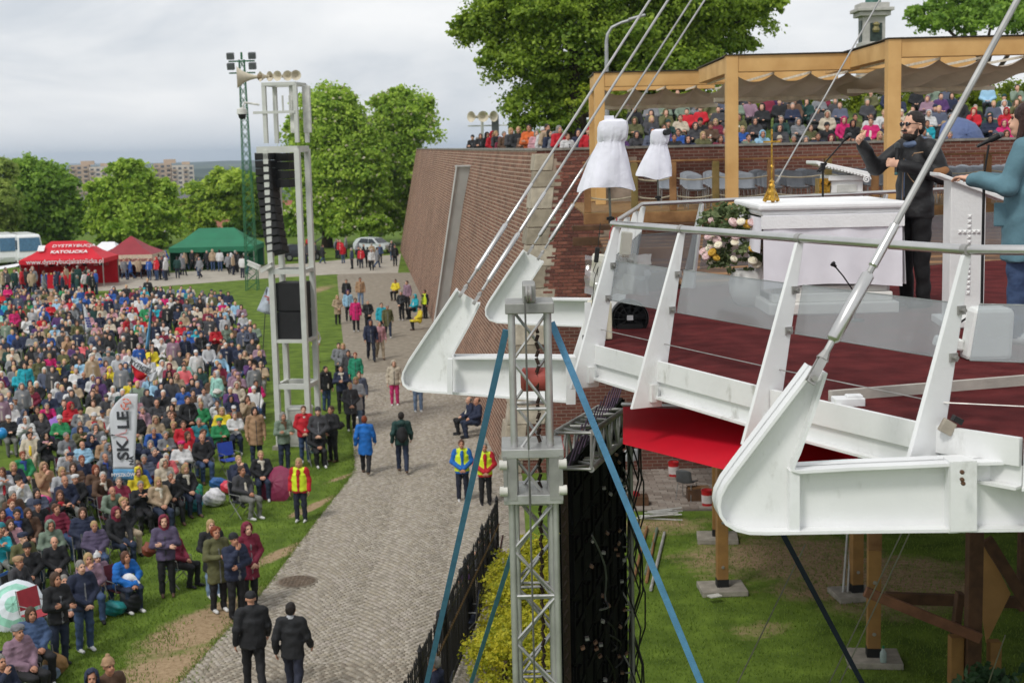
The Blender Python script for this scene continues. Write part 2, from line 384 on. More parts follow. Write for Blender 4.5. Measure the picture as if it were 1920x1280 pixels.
# manhole cover set into the path
c = atz(557, 1092, 0); mh = empty('manhole_cover', (c.x, c.y, .03), label='round rusty brown manhole cover set in the cobbled path', cat='manhole')
rm = mat('rusty_iron', (116, 100, 84), .8, var=.3, vs=12, bump=.5, bs=80)
mb = MB(); mb.lathe([(.46, -.02), (.46, .004), (.44, .008), (.02, .008)], n=32); mb.build('frame', mat('manhole_frame', (128, 118, 104), .9), mh)
mb = MB(); mb.lathe([(.4, .006), (.4, .014), (.38, .017), (.02, .017)], n=32)
for i in range(-4, 5):
    for j in range(-4, 5):
        if i*i+j*j < 18: mb.box((i*.085, j*.085, .02), (.045, .045, .012))
mb.build('lid', rm, mh)
# paved area below the terrace
mb = MB(); pv = MB(); rgx = random.Random(3)
a0 = atz(1165, 958, 0); a1 = atz(1380, 958, 0)
mb.add([(a0.x-.4, a0.y, .003), (9.5, a1.y-.2, .003), (9.5, 40.4, .003), (a0.x-.4, 40.4, .003)], [(0, 1, 2, 3)])
pav = mb.build('pavement', mat('pave_joint', (96, 88, 80), .95)); tag(pav, kind='structure')
pm = [mat('paver_%d' % i, k, .9, var=.15, vs=14, bump=.3, bs=60) for i, k in enumerate(((146, 134, 124), (132, 120, 110), (156, 146, 136)))]
me_p = []
for m_ in pm:
    bb = MB(); bb.box((0, 0, .02), (.385, .185, .04), taper=.96); me_ = bb.mesh('paver'); me_.materials.append(m_); me_p.append(me_)
cnt = 0; y = a0.y+.1; row = 0
while y < 40.3:
    x = a0.x-.2+(.2 if row % 2 else 0)
    while x < 7.3 and cnt < 300:
        pxx, pyy = proj((x, y, 0))
        if 1170 < pxx < 1368:
            o = link(bpy.data.objects.new('paver', me_p[rgx.randrange(3)]), pav); o.location = (x, y, .002); cnt += 1
        x += .4
    y += .2; row += 1

# ================================================================ RAMPART WALL
CT = Vector((.86, 42.0, 9.24)); CB = Vector((-.36, 40.3, 0))
FT = aty(781, 284, 139.5); FT.z = 9.75; FB = Vector((-10.7, 138.5, 0))
ST = Vector((24, 42.0, 9.24)); SB = Vector((24, 40.3, 0))
def brick_mat(name, c1, c2, mortar, scale=1.0):
    if name in _M: return _M[name]
    m = mat(name, c1, .9, bump=0, spec=.15); t = m.node_tree; b = t.nodes['Principled BSDF']
    uv = N(t, 'ShaderNodeUVMap'); bt = N(t, 'ShaderNodeTexBrick'); t.links.new(uv.outputs[0], bt.inputs['Vector'])
    bt.inputs['Color1'].default_value = lin(c1); bt.inputs['Color2'].default_value = lin(c2); bt.inputs['Mortar'].default_value = lin(mortar)
    bt.inputs['Scale'].default_value = 1; bt.inputs['Brick Width'].default_value = .6 if 'side' in name else .29; bt.inputs['Row Height'].default_value = .13 if 'side' in name else .1; bt.inputs['Mortar Size'].default_value = .018 if 'side' in name else .012; bt.inputs['Mortar Smooth'].default_value = .3; bt.inputs['Bias'].default_value = -.1
    nz = N(t, 'ShaderNodeTexNoise'); nz.inputs['Scale'].default_value = .35; nz.inputs['Detail'].default_value = 7; nz.inputs['Roughness'].default_value = .6
    tcn = N(t, 'ShaderNodeTexCoord'); t.links.new(tcn.outputs['Object'], nz.inputs['Vector'])
    rp = N(t, 'ShaderNodeValToRGB'); rp.color_ramp.elements[0].position = .3; rp.color_ramp.elements[1].position = .7
    rp.color_ramp.elements[0].color = (.74, .72, .7, 1); rp.color_ramp.elements[1].color = (1.08, 1.05, 1.02, 1)
    t.links.new(nz.outputs['Fac'], rp.inputs['Fac'])
    mu = N(t, 'ShaderNodeMix', data_type='RGBA', blend_type='MULTIPLY'); mu.inputs['Factor'].default_value = 1
    t.links.new(bt.outputs['Color'], mu.inputs['A']); t.links.new(rp.outputs[0], mu.inputs['B']); t.links.new(mu.outputs['Result'], b.inputs['Base Color'])
    bp = N(t, 'ShaderNodeBump'); bp.inputs['Strength'].default_value = .6; bp.inputs['Distance'].default_value = .012; bp.invert = True
    t.links.new(bt.outputs['Fac'], bp.inputs['Height']); t.links.new(bp.outputs[0], b.inputs['Normal'])
    return m
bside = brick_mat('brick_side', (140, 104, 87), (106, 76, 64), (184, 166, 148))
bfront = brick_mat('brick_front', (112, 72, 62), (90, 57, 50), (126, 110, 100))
wall = empty('rampart_wall', (0, 40.3, 0), label='tall sloping brown brick rampart wall with stone corner beside the path', cat='wall')
def wpart(name, quads, mats_, uvs):
    me = bpy.data.meshes.new(name); vs = [v for q in quads for v in q]; me.from_pydata([tuple(v) for v in vs], [], [tuple(range(4*i, 4*i+4)) for i in range(len(quads))])
    ul = me.uv_layers.new(name='UVMap')
    for i, q in enumerate(uvs):
        for j in range(4): ul.data[4*i+j].uv = q[j]
    for m in mats_: me.materials.append(m)
    o = link(bpy.data.objects.new(name, me), wall); o.location = (0, -40.3, 0); return o
L = (FB-CB).length; Hs = 9.4
wpart('brick_face', [(FB, CB, CT, FT)], [bside], [((-L, 0), (0, 0), (.4, Hs), (-L+.4, Hs))])
wpart('brick_face', [(CB, SB, ST, CT)], [bfront], [((0, 0), (24.4, 0), (24.4, Hs), (1.2, Hs))])
# parapet thickness, top and inner side
n_s = Vector((1, .1, 0)).normalized()*.5
FTi = FT+n_s; CTi = Vector((CT.x+.45, CT.y+.5, CT.z)); STi = Vector((24, 42.5, 9.24))
cop = mat('coping_metal', (150, 146, 138), .6, var=.2, vs=3, bump=.1, rgb2=(116, 112, 106))
def coping(a, b, ai, bi, name='coping'):
    mb = MB(); off = Vector((0, -40.3, 0)); dz_ = Vector((0, 0, .07)); o1 = (a-ai).normalized()*.05
    mb.prism([a+o1+off+Vector((0, 0, -.01)), b+o1+off+Vector((0, 0, -.01)), bi+off+Vector((0, 0, -.01)), ai+off+Vector((0, 0, -.01))], dz_); return mb.build(name, cop, wall)
seg = 8
for i in range(seg):
    a = CT.lerp(FT, i/seg); b2 = CT.lerp(FT, (i+.992)/seg); ai = CTi.lerp(FTi, i/seg); bi = CTi.lerp(FTi, (i+.992)/seg); coping(a, b2, ai, bi)
for i in range(8):
    a = CT.lerp(ST, i/8); b2 = CT.lerp(ST, (i+.994)/8); ai = CTi.lerp(STi, i/8); bi = CTi.lerp(STi, (i+.994)/8); coping(a, b2, ai, bi)
d1 = Vector((0, 0, -1.0))
wpart('brick_face', [(CTi, FTi, FTi+d1, CTi+d1), (STi, CTi, CTi+d1, STi+d1)], [bside], [((0, 0), (L, 0), (L, 1), (0, 1)), ((0, 0), (24, 0), (24, 1), (0, 1))])
ER = Vector((24, 139, 9.24)); ERb = Vector((24, 139, 0))
wpart('brick_face', [(FB, FT, ER, ERb), (SB, ERb, ER, ST)], [bside], [((0, 0), (0, 9), (30, 9), (30, 0)), ((0, 0), (90, 0), (90, 9), (0, 9))])
# corner stones, laid alternately long and short
qm = [mat('quoin_%d' % i, k, .9, var=.2, vs=5, bump=.4, bs=25) for i, k in enumerate(((176, 165, 146), (156, 146, 128), (184, 174, 156)))]
zq = 9.14; k = 0; rq = random.Random(4)
def on_front(dx, z):  # point on the front face, dx metres right of the corner
    tt = z/9.24; return Vector((CB.x+(CT.x-CB.x)*tt+dx, CB.y+(CT.y-CB.y)*tt, z))
def on_side(d, z):    # point on the side face, d metres back along it
    tt = z/9.24; c0 = CB.lerp(CT, tt); dirv = (FB-CB).normalized(); return Vector((c0.x+dirv.x*d, c0.y+dirv.y*d, z))
offw = Vector((0, -40.3, 0))
while zq > .3:
    h = rq.uniform(.46, .66); z0 = max(.02, zq-h+.02); lf, ls = (1.0, .5) if k % 2 else (.62, .95)
    lf *= rq.uniform(.85, 1.1); ls *= rq.uniform(.9, 1.2)
    mb = MB(); e1 = Vector((-.03, -.035, 0)); inn = Vector((.35, .35, 0))
    lo = [on_side(ls, z0)+e1, on_side(0, z0)+e1, on_front(lf, z0)+e1, on_front(lf, z0)+Vector((0, .3, 0)), on_side(0, z0)+inn, on_side(ls, z0)+Vector((.3, 0, 0))]
    hi = [on_side(ls, zq)+e1, on_side(0, zq)+e1, on_front(lf, zq)+e1, on_front(lf, zq)+Vector((0, .3, 0)), on_side(0, zq)+inn, on_side(ls, zq)+Vector((.3, 0, 0))]
    mb.add([p+offw for p in lo+hi], [tuple(range(6)), tuple(range(11, 5, -1))]+[(i, (i+1) % 6, (i+1) % 6+6, i+6) for i in range(6)])
    mb.build('corner_stone', qm[rq.randrange(3)], wall, bevel=.015); zq -= h; k += 1
# single bricks on the lit face next to the corner stones
bms = []
for i, kcol in enumerate(((130, 80, 67), (112, 69, 59), (140, 90, 75), (100, 62, 54))):
    mm_ = mat('loose_brick_%d' % i, kcol, .9, var=.2, vs=18, bump=.3, bs=60); bb = MB(); bb.box((0, 0, 0), (.275, .05, .086), taper=.98); me_ = bb.mesh('brick'); me_.materials.append(mm_); bms.append(me_)
mp_q = MB(); mp_q.prism([on_front(x_, z_)+offw+Vector((0, -.004, 0)) for x_, z_ in ((.45, 4.2), (2.95, 4.2), (2.95, 8.99), (.45, 8.99))], (0, .05, 0)); mp_q.build('mortar_bed', mat('mortar', (164, 146, 130), .95, var=.2, vs=4, bump=.3), wall)
tilt = math.atan2(CT.y-CB.y, 9.24); cnt = 0; z = 8.95; row = 0
while cnt < 300 and z > 4.3:
    for j in range(7):
        dx = .75+(.145 if row % 2 else 0)+j*.29; p = on_front(dx, z); pxx = proj(p)[0]
        if pxx < 1128 and cnt < 300:
            o = link(bpy.data.objects.new('brick', bms[rq.choice((0, 0, 1, 1, 2, 3))]), wall); o.location = p+offw+Vector((rq.uniform(-.004, .004), -.012+rq.uniform(-.006, .004), 0)); o.rotation_euler = (-tilt, 0, 0); cnt += 1
    z -= .1; row += 1
# steel cable duct running up the long side of the wall
def side_at(px, py):
    d = Vector(ray(px, py)); o0 = Vector((0, 0, H)); n_ = (FB-CB).cross(CT-CB); tt = (CB-o0).dot(n_)/d.dot(n_); return o0+d*tt
duct = empty('cable_duct', side_at(846, 550), label='long pale steel cable duct fixed up the brown brick wall', cat='duct')
tp, bt_ = side_at(877, 312), side_at(826, 660)
dirv = (FB-CB).normalized(); nn = Vector((-1, -.12, .12)).normalized(); tp = tp-nn*.2; bt_ = bt_-nn*.2; dl = duct.location
st = mat('galvanised', (190, 190, 186), .45, metal=.3, var=.2, vs=4, bump=.05); dm = mat('duct_grey', (196, 197, 194), .6, var=.12, vs=1, bump=.05)
mb = MB(); w2 = dirv*.55
mb.prism([tp-w2-dl, tp+w2-dl, bt_+w2-dl, bt_-w2-dl], nn*.72); mb.build('channel', dm, duct, bevel=.02)
mb = MB(); w3 = dirv*.62
mb.bar(tp-w2*1.05-dl+nn*.74, bt_-w2*1.05-dl+nn*.74, .06, .1)
mb.bar(tp-w3-dl+nn*.38, tp+w3-dl+nn*.38, .78, .06); mb.build('rim', dm, duct)
# ground on top of the rampart, rising in a grass bank
V = []; F = []; gx = np.linspace(-12, 44, 57); gy = np.linspace(42.45, 141, 60)
def bank_z(X, Y):
    return 8.28+.19*np.clip(Y-43.5, 0, 14)*smoothstep(2.2, 4.6, X)
for y in gy:
    xl = CTi.x+(FTi.x-CTi.x)*(y-42.5)/(FTi.y-42.5)
    for i in range(57):
        x = xl+(44-xl)*i/56; V.append((x, y, float(bank_z(x, y))))
F = [(j*57+i, j*57+i+1, (j+1)*57+i+1, (j+1)*57+i) for j in range(59) for i in range(56)]
o = link(bpy.data.objects.new('terrace_bank', npmesh('terrace_bank', V, F, [mat('bank_grass', (98, 118, 48), .95, var=.35, vs=2, bump=.5)], smooth=True))); tag(o, kind='structure')

# ================================================================ FOLIAGE
def leaf_cloud(lobes, n, size, seed, shell=.55, clump=26, spread=.33, droop=0., col=((1, 1, 1), (.7, .75, .6))):
    rs = np.random.RandomState(seed); P = []; Nn = []
    vol = np.array([l[1][0]*l[1][1]*l[1][2] for l in lobes])**.67; pr = vol/vol.sum()
    nc = max(1, n//clump)
    li = rs.choice(len(lobes), nc, p=pr)
    C = np.array([l[0] for l in lobes], float)[li]; Rr = np.array([l[1] for l in lobes], float)[li]
    d = rs.normal(size=(nc, 3)); d /= np.linalg.norm(d, axis=1)[:, None]; d[:, 2] = np.where(d[:, 2] < -.55, -d[:, 2]*.6, d[:, 2])
    rad = shell+(1.06-shell)*rs.rand(nc)**.6
    cen = C+d*Rr*rad[:, None]
    cen = np.repeat(cen, clump, axis=0); dd = np.repeat(d, clump, axis=0); sc = np.repeat(Rr.min(axis=1), clump)
    off = rs.normal(size=(len(cen), 3))*(sc*spread*.5)[:, None]; off[:, 2] *= .6; off[:, 2] -= droop*np.abs(off[:, 0])
    cen = cen+off; m = len(cen)
    nrm = dd*.9+rs.normal(size=(m, 3))*.8; nrm[:, 2] += .45; nrm /= np.linalg.norm(nrm, axis=1)[:, None]
    tv = np.cross(nrm, rs.normal(size=(m, 3))); tv /= np.linalg.norm(tv, axis=1)[:, None]; bv = np.cross(nrm, tv)
    s1 = size*rs.uniform(.6, 1.35, m)[:, None]; s2 = s1*rs.uniform(.5, .8, m)[:, None]
    Vv = np.stack([cen-tv*s1, cen-bv*s2+nrm*s1*.15, cen+tv*s1, cen+bv*s2-nrm*s1*.1], axis=1).reshape(-1, 3)
    Fv = np.arange(4*m).reshape(-1, 4)
    mixv = np.repeat(np.repeat(rs.rand(nc), clump)*.6+rs.rand(m)*.4, 4)[:, None]
    cols = np.array(col[0])[None]*mixv+np.array(col[1])[None]*(1-mixv)
    return Vv, Fv, np.c_[cols, np.ones(len(cols))]
def leaf_mat(name, trans=.45):
    if name in _M: return _M[name]
    m = bpy.data.materials.new(name); m.use_nodes = True; t = m.node_tree; b = t.nodes['Principled BSDF']
    a = N(t, 'ShaderNodeAttribute'); a.attribute_name = 'col'; t.links.new(a.outputs['Color'], b.inputs['Base Color']); b.inputs['Roughness'].default_value = .55; b.inputs['Specular IOR Level'].default_value = .3
    tr = N(t, 'ShaderNodeBsdfTranslucent'); t.links.new(a.outputs['Color'], tr.inputs['Color'])
    ms = N(t, 'ShaderNodeMixShader'); ms.inputs[0].default_value = trans
    t.links.new(b.outputs[0], ms.inputs[1]); t.links.new(tr.outputs[0], ms.inputs[2]); t.links.new(ms.outputs[0], t.nodes['Material Output'].inputs['Surface'])
    _M[name] = m; return m
LM = leaf_mat('leaves'); bark = mat('bark', (84, 70, 56), .95, var=.35, vs=8, bump=.8, bs=30, stretch=(1, 1, .25))
GREENS = {'big': (lin((176, 200, 72))[:3], lin((80, 114, 32))[:3]), 'spring': (lin((192, 216, 86))[:3], lin((112, 152, 48))[:3]), 'dark': (lin((164, 198, 80))[:3], lin((88, 126, 42))[:3]), 'lime': (lin((200, 220, 90))[:3], lin((112, 148, 46))[:3]), 'pale': (lin((190, 206, 110))[:3], lin((110, 136, 58))[:3])}
def tree(name, label, base, h, lobes, n, size, seed, green='spring', trunk_r=.35, group=None, blossom=0, clump=36, spread=.42, shell=.45):
    """lobes relative to base: (centre, radii)"""
    o = empty(name, base, label=label, cat='tree', group=group); rs = random.Random(seed)
    mb = MB(); top = Vector((0, 0, h*.55))
    mb.tube([(0, 0, -.3), (.05, 0, h*.12), (-.05, .05, h*.3), top], [trunk_r*1.3, trunk_r, trunk_r*.8, trunk_r*.45], 9)
    for (c, r_) in lobes[::6]:
        c = Vector(c); s0 = Vector((0, 0, h*rs.uniform(.22, .45))); mid = s0.lerp(c, .55)+Vector((rs.uniform(-.3, .3), rs.uniform(-.3, .3), .2))
        mb.tube([s0, mid, c, c+(c-mid)*.5], [trunk_r*.45, trunk_r*.28, trunk_r*.14, trunk_r*.05], 6)
    mb.build('trunk', bark, o, smooth=True)
    Vv, Fv, cc = leaf_cloud(lobes, n, size, seed, col=GREENS[green], clump=clump, spread=spread, shell=shell)
    link(bpy.data.objects.new('crown', npmesh('crown', Vv, Fv, [LM], cols=cc)), o)
    if blossom:
        Vv, Fv, cc = leaf_cloud([(c, (r_[0]*1.03, r_[1]*1.03, r_[2]*1.03)) for c, r_ in lobes], blossom, size*.75, seed+9, shell=.93, clump=5, spread=.04, col=(lin((232, 226, 204))[:3], lin((206, 196, 168))[:3]))
        link(bpy.data.objects.new('blossom', npmesh('blossom', Vv, Fv, [LM], cols=cc)), o)
    return o
def px_lobes(base, specs, Y):
    """lobes given as (px, py, radius px x, radius px y) seen at distance Y"""
    out = []; rs = random.Random(len(specs)*7)
    for px, py, rx, rz in specs:
        dy_ = rs.uniform(-.25, .25)*rx/FPX*Y*2; p = aty(px, py, Y+dy_)-Vector(base); a_, c_ = rx/FPX*Y, rz/FPX*Y; out.append((tuple(p), (a_, a_*.9, c_)))
        for q in range(5):
            th = rs.uniform(-.4, 3.5); d_ = Vector((math.cos(th)*a_*.95, rs.uniform(-.8, .3)*a_, math.sin(th)*c_*.95)); k = rs.uniform(.22, .42); out.append((tuple(p+d_), (a_*k, a_*k, c_*k)))
    return out
def px_tree(name, label, Y, pxb, specs, n, size, seed, green='spring', zb=0, **kw):
    p = aty(pxb, 500, Y); base = (p.x, Y, zb); L_ = px_lobes(base, specs, Y); hh = max(c[2]+r_[2] for c, r_ in L_)
    return tree(name, label, base, hh, L_, n, size, seed, green, **kw)
far = 'trees beyond the tents'
px_tree('broadleaf_tree', 'pale green leafy tree cut by the left picture edge', 150, 2, [(0, 330, 28, 34), (-18, 385, 42, 48), (8, 420, 30, 44), (-20, 450, 50, 30)], 18000, .24, 11, 'pale', group=far)
px_tree('broadleaf_tree', 'wide dark green tree behind the bright red tent', 156, 75, [(60, 330, 40, 34), (100, 350, 40, 38), (50, 390, 50, 50), (105, 410, 42, 50), (70, 445, 60, 32), (140, 420, 24, 40)], 32000, .24, 12, 'dark', group=far)
px_tree('broadleaf_tree', 'rounded bright green tree between the two tower blocks', 152, 250, [(248, 338, 36, 32), (215, 370, 42, 36), (285, 372, 42, 40), (240, 410, 60, 42), (300, 420, 40, 40), (205, 420, 34, 40), (250, 450, 60, 26)], 36000, .23, 13, 'spring', group=far)
px_tree('broadleaf_tree', 'light loose tree behind the green tent', 165, 400, [(380, 365, 34, 24), (425, 345, 36, 26), (400, 395, 46, 30), (440, 385, 30, 36), (350, 400, 24, 24), (370, 430, 30, 24)], 17000, .24, 14, 'lime', group=far, trunk_r=.28)
px_tree('broadleaf_tree', 'small dull green tree beside the green lattice mast', 170, 470, [(462, 360, 26, 36), (478, 400, 30, 40), (455, 430, 28, 26), (530, 430, 40, 40), (505, 390, 30, 34)], 16000, .24, 15, 'dark', group=far, trunk_r=.28)
ch = 'flowering chestnut trees'
px_tree('chestnut_tree', 'tall white-flowering chestnut tree behind the loudspeaker tower', 146, 615, [(612, 205, 50, 44), (640, 240, 56, 50), (590, 265, 52, 50), (650, 310, 62, 60), (585, 330, 52, 56), (630, 380, 74, 50), (690, 350, 40, 60), (590, 410, 50, 40), (660, 425, 60, 30)], 80000, .2, 16, 'spring', group=ch, blossom=3600, trunk_r=.5)
px_tree('chestnut_tree', 'round-topped flowering chestnut tree next to the rampart corner', 150, 690, [(760, 215, 52, 44), (735, 250, 40, 42), (785, 250, 36, 40), (740, 310, 50, 50), (775, 330, 36, 55), (735, 375, 50, 50), (700, 400, 36, 40), (750, 420, 40, 30)], 56000, .2, 17, 'spring', group=ch, blossom=2200, trunk_r=.45)
px_tree('broadleaf_tree', 'huge spreading bright green tree above the rampart crowd', 64, 1085, [(960, 40, 90, 60), (1060, -10, 120, 70), (1190, -30, 130, 70), (1310, 0, 110, 60), (1385, 40, 70, 44), (980, 120, 70, 50), (1080, 90, 110, 70), (1200, 60, 120, 70), (1300, 80, 90, 50), (1000, 190, 60, 44), (1090, 180, 90, 60), (1180, 150, 90, 60), (1260, 130, 80, 50), (905, 60, 45, 50), (1020, 235, 60, 26), (1330, 150, 50, 40), (1290, 195, 60, 30)], 165000, .092, 18, 'big', zb=8.3, trunk_r=.55, clump=40, spread=.42)
px_tree('broadleaf_tree', 'green tree top behind the wooden pergola at upper right', 82, 1830, [(1760, 40, 50, 30), (1820, 10, 80, 50), (1900, 0, 80, 60), (1860, 40, 70, 34), (1950, 30, 60, 50)], 30000, .13, 19, 'dark', zb=9, trunk_r=.4)
# clipped evergreen hedge behind the upper rows
hd = empty('hedge', (8, 55.5, 10.3), label='long bright green juniper hedge behind the upper rows of spectators', cat='hedge')
lob = [((x*1.15-4.4+random.uniform(-.3, .3), random.uniform(-.8, 1.2), random.uniform(.2, .9)), (1.1, 1., .85)) for x in range(24)]
Vv, Fv, cc = leaf_cloud(lob, 22000, .09, 31, col=(lin((176, 190, 62))[:3], lin((74, 100, 30))[:3]), shell=.5)
link(bpy.data.objects.new('foliage', npmesh('foliage', Vv, Fv, [LM], cols=cc)), hd)
mb = MB()
for x in range(24): mb.tube([(x*1.15-4.4, 0, -.5), (x*1.15-4.4, .1, .7)], .05, 5)
mb.build('stems', bark, hd)
# golden thuja bushes inside the fence
for i in range(8):
    Yb = 17.2+i*1.75; xb = -.62+(Yb-17.2)*.062+random.uniform(-.06, .06); hb = 1.25+random.uniform(-.1, .12)
    o = empty('thuja_bush', (xb, Yb, 0), label='%s golden green thuja bush inside the black fence' % ['nearest', 'second nearest', 'third nearest', 'fourth nearest', 'fifth nearest', 'sixth nearest', 'seventh nearest', 'farthest'][i], cat='bush', group='golden bushes along the fence')
    lob = [((random.uniform(-.35, .75), random.uniform(-.7, .7), random.uniform(.35, hb-.3)), (.42, .5, .36)) for k in range(13)]
    Vv, Fv, cc = leaf_cloud(lob, 7000, .035, 40+i, col=(lin((222, 210, 64))[:3], lin((130, 146, 36))[:3]), shell=.4, clump=14, spread=.3)
    link(bpy.data.objects.new('foliage', npmesh('foliage', Vv, Fv, [LM], cols=cc)), o)
    mb = MB(); mb.tube([(0, 0, 0), (0, 0, hb*.7)], .05, 6); mb.build('stem', bark, o)
# leafy shrub reaching in at the lower right corner
c = atz(1880, 1275, 1.2); o = empty('leafy_shrub', (c.x+.15, c.y, 0), label='dark glossy-leaved shrub in the lower right corner', cat='shrub')
lob = [((random.uniform(-.75, .75), random.uniform(-.5, .5), random.uniform(.6, 1.5)), (.3, .3, .25)) for k in range(9)]
Vv, Fv, cc = leaf_cloud(lob, 1500, .075, 61, col=(lin((72, 104, 68))[:3], lin((32, 54, 30))[:3]), shell=.3, clump=10, spread=.7)
link(bpy.data.objects.new('foliage', npmesh('foliage', Vv, Fv, [LM], cols=cc)), o)
mb = MB()
for l_ in lob: mb.tube([(0, 0, 0), (l_[0][0]*.5, l_[0][1]*.5, l_[0][2]*.6), l_[0]], .012, 5)
mb.build('stems', bark, o)
# grass blades close to the camera
rs = np.random.RandomState(8); P = []
def blades(poly_px, n):
    q = []; 
    xs_ = [p[0] for p in poly_px]; ys_ = [p[1] for p in poly_px]
    def inside(x, y):
        r_ = False; j = len(poly_px)-1
        for i in range(len(poly_px)):
            if (poly_px[i][1] > y) != (poly_px[j][1] > y) and x < (poly_px[j][0]-poly_px[i][0])*(y-poly_px[i][1])/(poly_px[j][1]-poly_px[i][1])+poly_px[i][0]: r_ = not r_
            j = i
        return r_
    while len(q) < n:
        x, y = rs.uniform(min(xs_), max(xs_)), rs.uniform(min(ys_), max(ys_))
        if inside(x, y) and not any(((x-a_)/w_)**2+((y-b_)/h_)**2 < rs.rand()*1.6 for a_, b_, w_, h_ in ((385, 1180, 60, 85), (310, 1255, 70, 45), (590, 945, 26, 34), (525, 1040, 26, 44))): p = atz(x, y, 0); q.append((p.x, p.y))
    return q
P = blades([(0, 1300), (0, 1180), (250, 1000), (420, 900), (520, 800), (660, 790), (655, 885), (430, 1195), (365, 1300)], 26000)
P += blades([(1170, 960), (1920, 960), (1920, 1320), (1020, 1320), (1040, 1000)], 26000)
for i in range(5000): yy = rs.uniform(23.5, 60); P.append((lerp_x(left, yy)+rs.normal()*.07-.02, yy))
P = np.array(P); n = len(P); a = rs.rand(n)*6.28; hh = rs.uniform(.03, .075, n); w = rs.uniform(.006, .012, n)
V0 = np.c_[P[:, 0]-np.cos(a)*w, P[:, 1]-np.sin(a)*w, np.zeros(n)]; V1 = np.c_[P[:, 0]+np.cos(a)*w, P[:, 1]+np.sin(a)*w, np.zeros(n)]
V2 = np.c_[P[:, 0]+rs.normal(size=n)*.025, P[:, 1]+rs.normal(size=n)*.025, hh]
Vg = np.stack([V0, V1, V2], 1).reshape(-1, 3); mixg = np.repeat(rs.rand(n), 3)[:, None]
cg = np.c_[np.array(lin((132, 156, 62))[:3])*mixg+np.array(lin((80, 104, 38))[:3])*(1-mixg), np.ones(3*n)]
o = link(bpy.data.objects.new('grass', npmesh('grass', Vg, np.arange(3*n).reshape(-1, 3), [LM], cols=cg))); tag(o, 'short green lawn grass beside the path and under the stage', 'grass', kind='stuff')
# ================================================================ STAGE PLATFORM
D = H-1.45
white = grime_mat('white_steel', (226, 227, 226), (118, 116, 98), .42, .75, .5)
white2 = grime_mat('white_steel_clean', (228, 229, 229), (150, 150, 138), .4, .4, .4)
steel = mat('polished_steel', (205, 204, 202), .28, metal=.85, var=.1, vs=5, bump=.03)
steel2 = mat('dull_steel', (176, 174, 170), .42, metal=.7, var=.15, vs=10, bump=.05)
carpet = mat('red_carpet', (106, 46, 46), .97, var=.18, vs=5, bump=.7, bs=240, rgb2=(80, 33, 34), spec=.08)
dark = mat('dark_under', (58, 58, 56), .8)
black = mat('black_plastic', (24, 24, 25), .55, var=.2, bump=.1)
stage = empty('stage_platform', (0, 0, D), label='white steel stage platform with red carpet, glass railing and stay cables', cat='stage')
SO = Vector((0, 0, D))
def sp_build(mb, name, m, parent=None, **kw):
    o = mb.build(name, m, parent or stage, **kw)
    if parent is None: o.location = -SO
    return o
E_ = [atz(*p, D) for p in [(1107, 646), (1235, 679), (1453, 734), (1735, 797), (1920, 825)]]
E_.append(Vector((6.2, E_[4].y-(6.2-E_[4].x)*.45, D)))
TIP = Vector((1.18, 14.4, D)); BK = [Vector((3.0, 15.7, D)), Vector((5.6, 17.3, D)), Vector((9.5, 18.6, D)), Vector((21, 19.5, D))]
outline = E_ + [Vector((21, 4.5, D))] + BK[::-1] + [TIP]  # right end stretched far out of view to shade the ground below
mb = MB(); mb.prism([p+Vector((0, 0, -.1)) for p in outline], (0, 0, .1)); sp_build(mb, 'deck', carpet)
mb = MB(); mb.prism([p+Vector((0, 0, -.215)) for p in outline], (0, 0, .11)); sp_build(mb, 'underside', dark)
def norm_in(a, b):
    d = (b-a).normalized(); n_ = Vector((-d.y, d.x, 0)); 
    return n_ if n_.dot(Vector((4, 12, 0))-a.lerp(b, .5).to_3d()) > 0 else -n_
edges = list(zip(E_[:-1], E_[1:]))+[(TIP, E_[0])]
for a, b2 in edges:
    n_ = norm_in(Vector((a.x, a.y, 0)), Vector((b2.x, b2.y, 0))); d = (b2-a).normalized()
    mb = MB(); up = Vector((0, 0, 1))
    mb.bar(a-n_*.022-up*.055+d*.003, b2-n_*.022-up*.055-d*.003, .03, .14); sp_build(mb, 'fascia', white)
    mb = MB(); mb.bar(a-n_*.008-up*.175, b2-n_*.008-up*.175, .012, .098); mb.bar(a-n_*.03-up*.232, b2-n_*.03-up*.232, .075, .015)
    sp_build(mb, 'edge_channel', white)
# railing posts: tapering steel fins that lean inwards
def lean(E, n_, h): return E+n_*(.175*h/.9)+Vector((0, 0, h))
posts = [(E_[0], (E_[0]-E_[1])), (atz(1217, 675, D), None), (atz(1430, 728, D), None), (atz(1735, 797, D), None)]
pn = []
nfront = norm_in(Vector((E_[0].x, E_[0].y, 0)), Vector((E_[3].x, E_[3].y, 0)))
P_ = [atz(1120, 650, D), atz(1238, 680, D), atz(1452, 733, D), atz(1755, 802, D)]
P_.append(P_[3]+(E_[5]-E_[4]).normalized()*1.9)
def fin(E, n_, name='railing_post'):
    tdir = Vector((-n_.y, n_.x, 0)); mb = MB(); zz = Vector((0, 0, 1))
    poly = [E-n_*.235-zz*.3, E+n_*.0-zz*.3, E+n_*.02-zz*.2, E+n_*.2+zz*.88, E+n_*.152+zz*.88]
    mb.prism([p-tdir*.014 for p in poly], tdir*.028)
    o = sp_build(mb, name, white2, bevel=.004); return o
